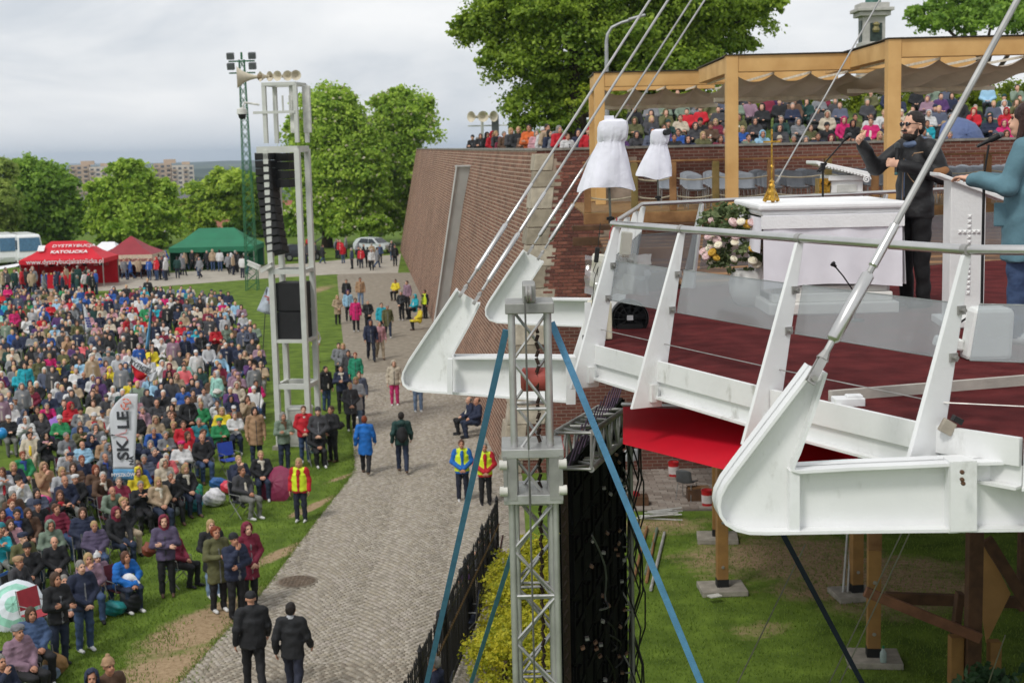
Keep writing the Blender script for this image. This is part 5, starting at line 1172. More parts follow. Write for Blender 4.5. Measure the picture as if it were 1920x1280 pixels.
# ================================================================ LOUDSPEAKER TOWER
LYt = 44.4; ltp = atz(517, 850, 0); tower = empty('loudspeaker_tower', (ltp.x+.6, LYt+.55, 0), rz=R(-10), label='pale steel loudspeaker tower standing on the lawn edge', cat='loudspeaker tower')
pg = mat('tower_grey', (196, 198, 192), .5, var=.08, vs=3, bump=.05)
def tz(y): return aty(540, y, LYt).z
hw = .54; zs = {k: tz(k) for k in (157, 280, 510, 640, 725)}
for sx in (-1, 1):
    for sy in (-1, 1):
        mb = MB(); mb.box((sx*hw*.93, sy*.5, zs[280]/2), (.17, .17, zs[280])); mb.build('post', pg, tower, bevel=.01)
        mb = MB(); mb.box((sx*hw*.93+.02, sy*.5, (zs[280]+zs[157])/2+.1), (.12, .12, zs[157]-zs[280]-.2)); mb.build('upper_post', pg, tower)
        mb = MB(); mb.box((sx*hw*.93, sy*.5, .06), (.36, .36, .12)); mb.build('footing', conc, tower)
for k, hgt in ((280, .2), (510, .14), (725, .16), (640, .1), (157, .1)):
    mb = MB(); z = zs[k]; ext = .25 if k == 280 else 0
    for sy in (-1, 1): mb.bar((-hw-ext, sy*.5, z), (hw, sy*.5, z), .14, hgt)
    for sx in (-1, 1): mb.bar((sx*hw*.93, -.43, z), (sx*hw*.93, .43, z), .12, hgt*.9)
    mb.build('cross_frame', pg, tower)
spk = mat('speaker_black', (22, 22, 24), .65, var=.15, vs=20, bump=.3, bs=90)
for i in range(13):
    z = zs[280]-.2-i*.243; off = .018*i*i*.12; tilt_ = .01*i*1.6
    mb = MB(); mb.box((0, 0, 0), (.52, .62, .225)); mb.box((0, -.32, 0), (.46, .03, .19)); o = mb.build('line_array_box', spk, tower, bevel=.012); o.location = (-hw*1.12+off*.8, -.25, z); o.rotation_euler = (-tilt_*1.2, -tilt_*1.1, 0)
for i in range(4):
    mb = MB(); mb.box((-.12, .1, zs[280]-.24-i*.27), (.46, .6, .255)); mb.build('hanging_box', spk, tower, bevel=.012)
for i in range(2):
    zc = zs[510]-.35-(i+.5)*.92; mb = MB(); mb.box((0, 0, zc), (.9, .8, .9)); w_ = mb.build('subwoofer', spk, tower, bevel=.015); mb = MB(); mb.box((0, -.405, zc), (.82, .02, .82)); mb.build('grille', mat('grille_dark', (34, 34, 36), .7, bump=.6, bs=200), w_)
hornm = mat('horn_cream', (206, 196, 174), .5, var=.1)
def horn(c, s, ang, parent):
    rot = Matrix.Rotation(ang, 3, 'Z') @ Matrix.Rotation(R(90), 3, 'X'); mb = MB(); mb.lathe([(.05*s, -.3*s), (.07*s, -.15*s), (.11*s, 0), (.2*s, .22*s), (.36*s, .42*s), (.38*s, .44*s), (.33*s, .42*s), (.1*s, .1*s)], c, 16, rot); mb.build('horn', hornm, parent, smooth=True)
    mb = MB(); mb.lathe([(.1*s, -.45*s), (.12*s, -.4*s), (.12*s, -.28*s), (.06*s, -.25*s)], c, 12, rot); mb.build('horn_driver', mat('driver_tan', (150, 132, 106), .5), parent, smooth=True)
ztop = zs[157]+.25
horn((-hw-.45, -.3, ztop), .9, R(-70), tower)
for i in range(5): horn((-hw+.05+i*.24, -.25+.1*(i % 2), ztop+.0), .42, R(-50+18*i), tower)
for i in range(2): mb = MB(); mb.box((hw*.75+i*.32, -.35+i*.3, zs[157]-.78), (.24, .14, 1.45)); mb.build('antenna_panel', mat('antenna_white', (216, 216, 210), .5), tower, bevel=.02)
mb = MB(); mb.bar((-hw-.3, -.55, tz(210)), (.5, -.55, tz(210)), .08, .08)
for i in range(3): mb.tube([(-.1+i*.22, -.55, tz(210)), (-.1+i*.22, -.55, tz(210)+.5)], .03, 6)
mb.build('antenna_bar', pg, tower)
mb = MB(); mb.tube([(-hw-.1, -.55, tz(195)), (-hw-.55, -.6, tz(190)), (-hw-.62, -.6, tz(200))], .035, 7); mb.lathe([(.16, 0), (.15, .16), (.06, .2)], (-hw-.65, -.6, tz(212)), 14); dc = mb.build('dome_camera', mat('antenna_white', (216, 216, 210)), tower, smooth=True)
mb = MB(); mb.lathe([(.02, -.16), (.1, -.12), (.13, 0)], (-hw-.65, -.6, tz(212)), 14); mb.build('dome', black, dc, smooth=True)
for (dx, zz, a) in ((-.75, tz(497), .4), (-.35, tz(502), -.5)):
    mb = MB(); rot = Matrix.Rotation(a, 3, 'Y'); mb.box((-hw*.5+dx, -.65, zz), (.4, .12, .12), rot); mb.box((-hw*.5+dx, -.65, zz+.075), (.44, .15, .025), rot); mb.tube([(-hw*.5+dx, -.6, zz-.05), (-hw*.7, -.5, zz-.2)], .03, 6); mb.build('surveillance_camera', mat('antenna_white', (216, 216, 210)), tower)
p = atz(563, 838, 0); o = empty('utility_cabinet', p, label='pale grey utility cabinet at the foot of the loudspeaker tower', cat='cabinet')
mb = MB(); mb.box((0, .3, .6), (.75, .5, 1.2)); mb.build('housing', pg, o, bevel=.02); mb = MB(); mb.box((0, .3, 1.24), (.82, .56, .07), taper=.9); mb.build('lid', pg, o, bevel=.01); mb = MB(); mb.box((0, .04, .62), (.65, .015, 1.05)); mb.build('door', mat('cab_door', (188, 188, 182), .5), o)
# green lattice floodlight mast
mp_ = aty(470, 470, 100); mast = empty('lattice_mast', (mp_.x, 100, 0), label='thin green lattice mast with floodlights behind the loudspeaker tower', cat='mast'); gmn = mat('mast_green', (44, 108, 70), .6)
zt = aty(463, 112, 100).z; mb = MB(); w0, w1 = .4, .17
for sx in (-1, 1):
    for sy in (-1, 1): mb.tube([(sx*w0, sy*w0, 0), (sx*w1, sy*w1, zt)], .032, 5)
n = 26
for i in range(n):
    z0, z1 = zt*i/n, zt*(i+1)/n; a = w0+(w1-w0)*i/n; b2 = w0+(w1-w0)*(i+1)/n
    for sy in (-1, 1): mb.tube([(-a, sy*a, z0), (b2, sy*b2, z1)], .018, 4); mb.tube([(a, sy*a, z0), (-b2, sy*b2, z1)], .018, 4)
    mb.tube([(-a, -a, z0), (-b2, b2, z1)], .018, 4); mb.tube([(a, -a, z0), (b2, b2, z1)], .018, 4)
mb.build('lattice', gmn, mast)
mb = MB(); mb.tube([(0, 0, zt), (0, 0, zt+.5)], .08, 6); mb.bar((-.9, 0, zt-.1), (.9, 0, zt-.1), .1, .1); mb.bar((-.9, 0, zt-.9), (.9, 0, zt-.9), .1, .1); mb.build('crossarm', gmn, mast)
for sx in (-1, 1):
    for z in (zt+.25, zt-.45): mb = MB(); mb.box((sx*.75, -.1, z), (.5, .35, .45), Matrix.Rotation(.25, 3, 'X')); mb.build('floodlight', mat('flood_grey', (96, 100, 102), .5), mast, bevel=.03)

# ================================================================ TENTS
def tent(name, lab, px0, px1, py_eave, py_ridge, py_base, Y, depth, m, walls=(), ridge=True, val=.3, rz=0):
    x0 = aty(px0, 500, Y).x; x1 = aty(px1, 500, Y).x; w = x1-x0; pb = aty((px0+px1)/2, py_base, Y); zb_ = max(0, pb.z*0); ze = aty((px0+px1)/2, py_eave, Y).z; zr = aty((px0+px1)/2, py_ridge, Y).z
    o = empty(name, ((x0+x1)/2, Y, 0), rz, label=lab, cat='tent'); h = w/2; rw = h*.42 if ridge else .02
    mb = MB(); A = [(-h, 0, ze), (h, 0, ze), (h, depth, ze), (-h, depth, ze)]; r0, r1 = (-rw, depth/2, zr), (rw, depth/2, zr)
    # sagging roof: extra ring half-way, pulled in
    mid = lambda a, b_, s_: tuple(a[i]*.55+b_[i]*.45-(s_ if i == 2 else 0) for i in range(3))
    M_ = [mid(A[0], r0, .12), mid(A[1], r1, .12), mid(A[2], r1, .12), mid(A[3], r0, .12)]
    vs = A+M_+[r0, r1]
    mb.add(vs, [(0, 1, 5, 4), (1, 2, 6, 5), (2, 3, 7, 6), (3, 0, 4, 7), (4, 5, 9, 8), (6, 7, 8, 9), (5, 6, 9), (7, 4, 8)]); mb.build('roof', m[0], o)
    mb = MB()
    for a, b_ in ((0, 1), (1, 2), (2, 3), (3, 0)):
        P0, P1 = Vector(A[a]), Vector(A[b_]); k = 8; vv = []
        for i in range(k+1): q = P0.lerp(P1, i/k); vv += [q, q+Vector((0, 0, -val-.04*(i % 2)))]
        mb.add(vv, [(2*i, 2*i+2, 2*i+3, 2*i+1) for i in range(k)])
    mb.build('valance', m[1], o)
    for x, y in ((-h+.05, .05), (h-.05, .05), (h-.05, depth-.05), (-h+.05, depth-.05)): mb = MB(); mb.box((x, y, ze/2), (.06, .06, ze)); mb.build('leg', alu2, o)
    for wl in walls:
        mb = MB()
        if wl == 'back': mb.box((0, depth-.02, ze/2), (w-.1, .02, ze))
        if wl == 'left': mb.box((-h+.02, depth/2, ze/2), (.02, depth-.1, ze))
        if wl == 'right': mb.box((h-.02, depth/2, ze/2), (.02, depth-.1, ze))
        mb.build('side_wall', m[2], o)
    return o, w, ze, zr, depth
trd = mat('tent_red', (214, 24, 46), .6, var=.08, vs=1, bump=.1, trans=.15); tgr = mat('tent_green', (40, 122, 88), .6, var=.1, vs=1, bump=.1, trans=.12); tbu = mat('tent_burgundy', (156, 52, 62), .6, var=.1, vs=1, trans=.15); tcr = mat('tent_cream', (216, 200, 176), .7); twh = mat('tent_white', (226, 226, 228), .7, var=.06, vs=1); lw = mat('letter_white', (236, 234, 234), .6)
o, w, ze, zr, dp = tent('market_tent', 'bright red market tent with white lettering on the left', 36, 194, 487, 455, 542, 105, 4.2, (trd, trd, trd), ('back', 'left'))
sl = (zr-ze)/(dp/2)
def roof_text(o, txt, size, f, w_off, ze, zr, dp, mtl=lw, bold=.0):
    y = dp/2*f; z = ze+(zr-ze)*f+.12-.13*math.sin(f*math.pi); text_mesh(txt, size, mtl, o, frame4(Vector((w_off, y-.1, z)), (1, 0, 0), (0, dp/2, zr-ze)), bold=bold, ext=.01)
roof_text(o, 'DYSTRYBUCJA', .5, .72, .6, ze, zr, dp); roof_text(o, 'KATOLICKA', .5, .42, .4, ze, zr, dp, bold=.012)
text_mesh('www.dystrybucjakatolicka.pl', .5, lw, o, frame4(Vector((.3, -.03, ze-.14)), (1, 0, 0), (0, 0, 1)), bold=.003, ext=.01)
mb = MB(); mb.box((-1.75, dp*.26, ze+(zr-ze)*.6+.05), (.5, .02, .62), Matrix.Rotation(-.9, 3, 'X')); mb.build('emblem', lw, o)
mb = MB(); mb.box((.4, .4, .5), (3.6, .7, 1.0)); mb.build('counter', trd, o)
for i in range(26): mb = MB(); mb.box((-1.2+i*.13+random.uniform(-.03, .03), .4+random.uniform(-.2, .2), 1.06+random.uniform(0, .05)), (.1, .16, .12)); mb.build('goods', mat('goods_%d' % (i % 5), [(220, 214, 200), (190, 60, 60), (90, 110, 80), (230, 200, 120), (60, 60, 80)][i % 5], .7), o)
for i in range(12): mb = MB(); mb.box((-2.4+i*.42, dp-.2, 1.7), (.3, .05, .7)); mb.build('hanging_goods', mat('hang_%d' % (i % 3), [(220, 190, 190), (60, 40, 44), (200, 90, 96)][i % 3], .8), o)
text_mesh('CJA', .5, lw, o, frame4(Vector((1.7, .04, .5)), (1, 0, 0), (0, 0, 1)), bold=.01, ext=.005)
mb = MB(); mb.add([(-w/2-2.6, -.4, ze-.75), (-w/2-.1, -.4, ze-.4), (-w/2-.1, 2.4, ze-.25), (-w/2-2.6, 2.4, ze-.6)], [(0, 1, 2, 3)]); o2 = mb.build('white_awning', twh, o)
o, w, ze, zr, dp = tent('market_tent', 'burgundy market tent with cream valance beside the red tent', 186, 286, 478, 445, 525, 113, 4.2, (tbu, tcr, mat('tent_wall_dark', (110, 24, 40), .7)), ('back', 'left'), ridge=False, val=.75)
text_mesh('www.bernardinum.com.pl', .42, tbu, o, frame4(Vector((0, -.03, ze-.38)), (1, 0, 0), (0, 0, 1)), bold=.004, ext=.01)
o, w, ze, zr, dp = tent('market_tent', 'white pitched tent roof showing behind the burgundy tent', 164, 222, 472, 456, 515, 121, 4, (twh, twh, twh), ('back',))
o, w, ze, zr, dp = tent('market_tent', 'long dark green market tent on the right of the stalls', 318, 478, 463, 430, 508, 119, 5, (tgr, tgr, tgr), ('back', 'left'), val=.4)
# ================================================================ VEHICLES
tyre = mat('tyre', (26, 26, 27), .85); rim = mat('rim', (150, 152, 154), .35, metal=.7); cgl = mat('car_glass', (40, 48, 54), .12, spec=.6, bump=0); lampm = mat('lamp_glass', (222, 224, 226), .15)
def car(name, lab, loc, rz, col, prof, glass, L_, W_, wheels, cat='car'):
    """prof: side outline (x along length, z); glass: list of side window outlines"""
    o = empty(name, loc, rz, label=lab, cat=cat); m = mat('paint_'+name+lab[:6], col, .25, var=.05, bump=0, spec=.5)
    mb = MB(); vs = []; ncs = [(-W_/2, .88, 1.0), (-W_/2+.12, 1.0, 1.0), (W_/2-.12, 1.0, 1.0), (W_/2, .88, 1.0)]; zm = max(z for x, z in prof); n = len(prof)
    for (y, s_, _) in ncs:
        for x, z in prof:
            k = max(0, (z-.9)/(zm-.9)) if zm > .9 else 0; yy = y*(1-.16*k); vs.append((x, yy, z if s_ == 1 else z*.97+.01))
    fs = [tuple(range(n)), tuple(range(4*n-1, 3*n-1, -1))]
    for c in range(3): fs += [(c*n+i, c*n+(i+1) % n, (c+1)*n+(i+1) % n, (c+1)*n+i) for i in range(n)]
    mb.add(vs, fs); body = mb.build('body', m, o, bevel=.04)
    for g_ in glass:
        for sy in (-1, 1):
            mb = MB(); P_2 = []
            for x, z in g_: k = max(0, (z-.9)/(zm-.9)); P_2.append((x, sy*(W_/2*(1-.16*k)+.012), z))
            mb.prism(P_2, (0, sy*-.03, 0)); mb.build('window', cgl, o)
    for x in wheels:
        for sy in (-1, 1):
            rot = Matrix.Rotation(R(90), 3, 'X'); mb = MB(); mb.lathe([(.2, -.11), (.31, -.1), (.33, -.06), (.33, .06), (.31, .1), (.2, .11)], (x, sy*(W_/2-.08), .33), 18, rot); w_ = mb.build('wheel', tyre, o, smooth=True); mb = MB(); mb.lathe([(.05, -.12), (.2, -.115), (.2, .115), (.05, .12)], (x, sy*(W_/2-.08), .33), 14, rot); mb.build('rim', rim, w_)
    return o, body
hb = [(-1.85, .35), (1.9, .35), (1.95, .6), (1.85, .86), (1.0, .98), (.45, 1.42), (-1.1, 1.5), (-1.6, 1.36), (-1.9, .95), (-1.92, .6)]
hg = [[(.86, .98), (.4, 1.36), (-.05, 1.4), (-.05, .96)], [(-.12, .96), (-.12, 1.4), (-.95, 1.42), (-1.35, 1.0)]]
p = atz(702, 474, 0); o, b_ = car('parked_car', 'silver hatchback parked by the rampart corner under the chestnut trees', (p.x, p.y, 0), R(-32), (196, 202, 204), hb, hg, 3.9, 1.7, (-1.2, 1.2))
mb = MB(); mb.prism([(1.02, -.68, .99), (1.02, .68, .99), (.5, .6, 1.40), (.5, -.6, 1.40)], (.02, 0, .015)); mb.build('windscreen', cgl, o)
for sy in (-1, 1): mb = MB(); mb.box((1.86, sy*.62, .74), (.14, .3, .16)); mb.build('headlight', lampm, o, bevel=.03)
mb = MB(); mb.box((1.96, 0, .45), (.03, .5, .11)); mb.build('number_plate', lw, o); mb = MB(); mb.box((1.95, 0, .63), (.04, .7, .1)); mb.build('grille', black, o)
p = atz(568, 488, 0); o, b_ = car('parked_car', 'dark car with its tailgate raised behind the loudspeaker tower', (p.x, p.y, 0), R(10), (34, 38, 44), hb, hg, 3.9, 1.7, (-1.2, 1.2))
mb = MB(); mb.prism([(1.0, -.7, 1.5), (1.0, .7, 1.5), (1.9, .7, 2.05), (1.9, -.7, 2.05)], (0, 0, .06)); mb.build('tailgate', mat('paint_tail', (34, 38, 44), .25), o)
mb = MB(); mb.box((1.75, 0, .9), (.25, 1.2, .5)); mb.build('boot_load', mat('boot_load', (168, 160, 150), .8), o)
vb = [(-3.3, .45), (3.2, .45), (3.3, .9), (3.15, 1.5), (2.75, 2.75), (2.5, 2.9), (-3.2, 2.9), (-3.35, 2.6)]
vg = [[(2.6, 2.4), (2.9, 1.6), (1.9, 1.6), (1.9, 2.4)]]+[[(1.7-i*1.2, 2.4), (1.7-i*1.2, 1.6), (.65-i*1.2, 1.6), (.65-i*1.2, 2.4)] for i in range(4)]
for i, (px, py, lab) in enumerate([(12, 497, 'white coach cut by the left picture edge behind the red tent'), (48, 497, 'white coach with blue windscreen showing over the red tent')]):
    p = atz(px, py, 0); o, b_ = car('coach', lab, (p.x, p.y, 0), R(-62), (222, 224, 224), vb, vg, 6.6, 2.3, (-2.2, 2.2), cat='coach'); mb = MB(); mb.prism([(3.2, -.95, 1.45), (3.2, .95, 1.45), (2.85, .88, 2.62), (2.85, -.88, 2.62)], (.03, 0, .01)); mb.build('windscreen', mat('screen_blue', (70, 112, 142), .15), o)
    for sy in (-1, 1): mb = MB(); mb.box((3.28, sy*.85, .8), (.08, .3, .22)); mb.build('headlight', lampm, o)

# ================================================================ FLAGS
def flag_cloth(o, pts_fn, nu, nv_, m, name='cloth'):
    vs = [pts_fn(i/nu, j/nv_) for j in range(nv_+1) for i in range(nu+1)]; mb = MB(); mb.add(vs, [(j*(nu+1)+i, j*(nu+1)+i+1, (j+1)*(nu+1)+i+1, (j+1)*(nu+1)+i) for j in range(nv_) for i in range(nu)]); ob = mb.build(name, m, o, smooth=True); s_ = ob.modifiers.new('t', 'SOLIDIFY'); s_.thickness = .006; return ob
FY = 35.2; fbz = aty(213, 905, FY); base = Vector((fbz.x, FY, 0)); k = FY/FPX
fl = empty('feather_flag', base, label='tall white feather flag reading SKALE with light blue foot in the crowd', cat='flag'); z0 = aty(213, 900, FY).z; z1 = aty(240, 738, FY).z; Hh = z1-z0
fw_ = mat('flag_white', (224, 226, 232), .8, var=.05, vs=3, bump=.08, trans=.2); fb_ = mat('flag_blue', (110, 172, 214), .8, trans=.2)
def ff(u_, v_):
    lx = (0 if v_ < .75 else .10*((v_-.75)/.25)**1.0+.35*max(0, (v_-.75)/.25)**2); rx_ = .52+.23*v_
    tx = min(v_*1.0, 1); x = lx+(rx_-lx)*u_; return (x, .03*math.sin(x*7+v_*5), z0+Hh*v_)
flag_cloth(fl, lambda u_, v_: ff(u_, .13+.87*v_), 8, 24, fw_); flag_cloth(fl, lambda u_, v_: ff(u_, .13*v_), 8, 4, fb_)
mb = MB(); mb.tube([(0, .04, 0), (0, .03, z0+Hh*.5), (.02, .03, z0+Hh*.78), (.18, .03, z0+Hh*.93), (.5, .03, z0+Hh*1.01), (.74, .03, z0+Hh)], [.022, .018, .015, .012, .01, .008], 6); mb.build('pole', mat('pole_dark', (52, 54, 58), .5), fl)
ink = mat('letter_dark', (58, 60, 66), .7); inkr = mat('letter_red', (206, 92, 84), .7)
vert = lambda x, v_: frame4(Vector((x, -.045, z0+Hh*v_)), (0, 0, 1), (-1, 0, 0))
text_mesh('SK', .40, ink, fl, vert(.31, .355), bold=.012, sx=1.15); text_mesh('LE', .40, ink, fl, vert(.36, .7), bold=.012, sx=1.15); text_mesh('NA', .16, ink, fl, vert(.5, .23), bold=.005)
text_mesh('MYSZKÓW', .12, lw, fl, frame4(Vector((.27, -.045, z0+Hh*.065)), (1, 0, 0), (0, 0, 1)), bold=.003)
mb = MB()
zc = z0+Hh*.53; mb.tube([(.42, -.05, zc-.14), (.4, -.05, zc-.06), (.12, -.05, zc), (.4, -.05, zc+.06), (.42, -.05, zc+.14)], .01, 5); mb.build('emblem', inkr, fl); mb = MB(); mb.box((.07, -.05, zc), (.1, .012, .018)); mb.box((.05, -.05, zc), (.018, .012, .07)); mb.build('small_cross', ink, fl)
mb = MB(); c0 = Vector((.44, -.05, z0+Hh*.885))
for i in range(8):
    if i % 4 == 3: continue
    mb.tube([c0+Vector((math.cos(a)*.12, 0, math.sin(a)*.13)) for a in (i*.785, i*.785+.2, i*.785+.4, i*.785+.6)], .018, 5)
for a in (0.3, 2.4, 4.5): mb.tube([c0, c0+Vector((math.cos(a)*.09, 0, math.sin(a)*.09))], .016, 5)
mb.build('round_emblem', mat('emblem_orange', (222, 112, 84), .7), fl)
def small_flag(px_top, px_bot, Y, lab, mk, name='flag', polepx=None):
    zt_ = aty(*px_top, Y); zb_ = aty(*px_bot, Y); o = empty(name, (zb_.x, Y, 0), label=lab, cat='flag'); mb = MB(); mb.tube([(0, .03, 0), (zt_.x-zb_.x, .03, zt_.z)], .015, 6); mb.build('pole', mat('pole_dark', (52, 54, 58)), o); mk(o, Vector((zb_.x, Y, 0))); return o
def quad_flag(o, org, pts, Y, m, name='cloth'):
    q = [aty(x, y, Y)-org for x, y in pts]
    def fn(u_, v_): a = q[0].lerp(q[1], u_); b2 = q[3].lerp(q[2], u_); p = a.lerp(b2, v_); return (p.x, p.y+.05*math.sin(u_*6+v_*2), p.z)
    return flag_cloth(o, fn, 10, 8, m, name)
Y_ = 58; 
def mk1(o, org): quad_flag(o, org, [(155, 570), (160, 575), (173, 618), (160, 622)], Y_, fw_); mb = MB(); [mb.box(aty(162+i % 2*5+(i//2)*1.5, 596+(i//2)*5, Y_)-org+Vector((0, -.1, 0)), (.09, .012, .08)) for i in range(8)]; tag(mb.build('emblem', mat('letter_blue', (80, 84, 150), .7), o), kind='stuff')
small_flag((153, 562), (168, 740), Y_, 'narrow white feather flag with blue lettering in the left crowd', mk1, 'feather_flag')
Y2 = 52
def mk2(o, org): quad_flag(o, org, [(284, 562), (285, 565), (279, 655), (271, 655)], Y2, fb_)
small_flag((285, 560), (274, 700), Y2, 'narrow light blue feather flag rising from the crowd', mk2, 'feather_flag')
Y3 = 44; fred = mat('flag_red', (212, 30, 44), .8, trans=.2)
def mk3(o, org):
    quad_flag(o, org, [(246, 667), (285, 690), (278, 704), (246, 684)], Y3, fw_); quad_flag(o, org, [(246, 684), (278, 704), (264, 714), (252, 706)], Y3, fred)
    quad_flag(o, org, [(278, 704), (296, 694), (292, 712), (280, 716)], Y3, fw_, 'folded_cloth')
    text_mesh('PYFICE', .22, ink, o, frame4(aty(263, 686, Y3)-org+Vector((0, -.12, 0)), (.83, 0, -.5), (.5, 0, .83)), bold=.006)
small_flag((246, 662), (243, 760), Y3, 'white and red flag lettered PYFICE held in the crowd', mk3)
Y4 = 46
def mk4(o, org): quad_flag(o, org, [(500, 538), (512, 540), (512, 592), (481, 582)], Y4+1.2, mat('flag_pale', (206, 216, 228), .8, trans=.2)); mb = MB(); [mb.tube([aty(496+i*4, 555+i*6, Y4+1.1)-org, aty(510, 560+i*5, Y4+1.1)-org], .02, 5) for i in range(3)]; mb.build('emblem', inkr, o)
small_flag((500, 538), (474, 620), Y4+1.2, 'pale flag with red emblem leaning beside the loudspeaker tower', mk4)
# ================================================================ MONUMENT, LAMP, FAR BUILDINGS
mY = 75; p = aty(1634, 95, mY); k = mY/FPX; mo_ = empty('monument', (p.x, mY, 8.5), label='tall grey stone monument pedestal behind the pergola', cat='monument'); stn = mat('monument_stone', (186, 184, 178), .8, var=.12, vs=3, bump=.2)
zz = lambda y: aty(1634, y, mY).z-8.5
mb = MB(); mb.box((0, 0, zz(80)/2), (46*k, 46*k, zz(80))); mb.box((0, 0, (zz(98)+zz(30))/2), (40*k, 40*k, zz(30)-zz(98)+.02)); mb.build('shaft', stn, mo_, bevel=.02)
mb = MB(); mb.box((0, 0, zz(28)), (56*k, 56*k, .22)); mb.box((0, 0, zz(20)), (66*k, 66*k, .18)); mb.box((0, 0, zz(12)), (52*k, 52*k, .26)); mb.build('cornice', stn, mo_, bevel=.03)
brz = mat('bronze', (70, 84, 78), .5, metal=.5, var=.3, vs=4)
mb = MB(); mb.box((.08, -20.6*k, zz(68)), (22*k, .06, 1.25)); mb.build('relief_panel', brz, mo_, bevel=.02); mb = MB(); mb.box((-20.6*k, 0, zz(65)), (.06, 20*k, 1.4)); mb.build('relief_panel', brz, mo_, bevel=.02)
mb = MB(); mb.lathe([(.16, 0), (.2, .12), (.12, .3), (.19, .4), (.08, .5)], (.06, -21*k-.03, zz(62)), 10, Matrix.Rotation(.2, 3, 'X')); mb.build('crest', mat('crest', (150, 140, 96), .5, metal=.4), mo_)
mb = MB(); mb.lathe([(.42, 0), (.36, .3), (.3, .9), (.33, 1.4), (.26, 1.9), (.12, 2.1), (.17, 2.3), (.12, 2.55)], (.05, 0, zz(6)), 14); mb.box((.35, -.1, zz(6)+1.2), (.5, .3, .9)); mb.build('statue', mat('verdigris', (70, 120, 108), .6, var=.3, vs=3), mo_, smooth=True)
lp_ = aty(1139, 230, 50); o = empty('street_lamp', (lp_.x, 50, 8.3), label='grey curved street lamp in front of the big tree', cat='street lamp'); lz_ = lambda x, y: aty(x, y, 50)-Vector((lp_.x, 50, 8.3))
mb = MB(); mb.tube([(0, 0, 0)]+[lz_(x, y) for x, y in ((1138, 200), (1137, 80), (1139, 65), (1147, 52), (1165, 43), (1185, 37))], [.09, .08, .06, .055, .05, .05, .05], 8); mb.build('column', mat('lamp_grey', (170, 172, 172), .5, metal=.4), o, smooth=True)
mb = MB(); q = lz_(1194, 33); mb.box(q, (.62, .2, .1), Matrix.Rotation(-.25, 3, 'Y')); mb.build('lantern', mat('lamp_grey', (170, 172, 172)), o, bevel=.04)
sY = 110; p = aty(905, 270, sY); o = empty('speaker_mast', (p.x, sY, 8.3), label='distant mast with horn loudspeakers above the rampart', cat='mast'); mb = MB(); zz = lambda y: aty(905, y, sY).z-8.3; mb.tube([(0, 0, 0), (0, 0, zz(215))], .12, 6); mb.bar((-1.1, 0, zz(236)), (1.9, 0, zz(236)), .1, .1); mb.build('pole', pg, o); mb = MB(); mb.box((1.0, 0, zz(236)), (.55, .3, 1.6)); mb.build('speaker_box', mat('flood_grey', (96, 100, 102)), o)
for i, x in enumerate((-.5, .1, .6)): horn((x, -.2, zz(219)), 1.1, R(-40+40*i), o)
# tower blocks
def tower_block(px0, px1, pytop, Y, lab, seed, steps):
    x0 = aty(px0, 300, Y).x; x1 = aty(px1, 300, Y).x; w = x1-x0; zt_ = aty((px0+px1)/2, pytop, Y).z; zb_ = -28; o = empty('apartment_block', ((x0+x1)/2, Y, zb_), rz=R(12), label=lab, cat='building', group='distant apartment blocks'); h = zt_-zb_; d_ = 16
    wm = mat('block_wall_%d' % seed, (190, 168, 146), .9, var=.1, vs=.2, bump=0); wm2 = mat('block_wall_pale', (206, 196, 182), .9, var=.1, vs=.2, bump=0); gm_ = mat('block_glass', (96, 100, 106), .3); 
    mb = MB(); mb.box((-w*.28, 0, h/2), (w*.44, d_, h)); mb.build('wall', wm, o); mb = MB(); mb.box((w*.22, -1, h/2-.7), (w*.55, d_*.9, h-1.4)); mb.build('wall', wm2, o)
    mb = MB(); mb.box((-w*.1, 0, h+1.2), (w*.3, d_*.5, 2.4)); mb.box((w*.3, 0, h-.2), (w*.2, d_*.4, 1.8)); mb.build('roof_block', wm, o)
    for (cx, ww, yy, top_) in ((-w*.28, w*.44, -d_/2, h), (w*.22, w*.55, -1-d_*.45, h-1.4)):
        nc = max(3, int(ww/3.2)); nr = 11
        for c in range(nc):
            mb = MB()
            for r_ in range(nr): mb.box((cx-ww/2+ww*(c+.5)/nc, yy-.05, top_-1.8-r_*2.85), (ww/nc*.55, .2, 1.4))
            mb.build('window_column', gm_, o)
            if c % 2 == 0:
                mb = MB()
                for r_ in range(nr): mb.box((cx-ww/2+ww*(c+.5)/nc, yy-.7, top_-2.7-r_*2.85), (ww/nc*.8, 1.2, 1.0))
                mb.build('balcony_column', wm, o)
tower_block(133, 211, 309, 900, 'left distant tan apartment block between the trees', 1, 0)
tower_block(289, 362, 306, 880, 'right distant pale apartment block above the round tree', 2, 0)
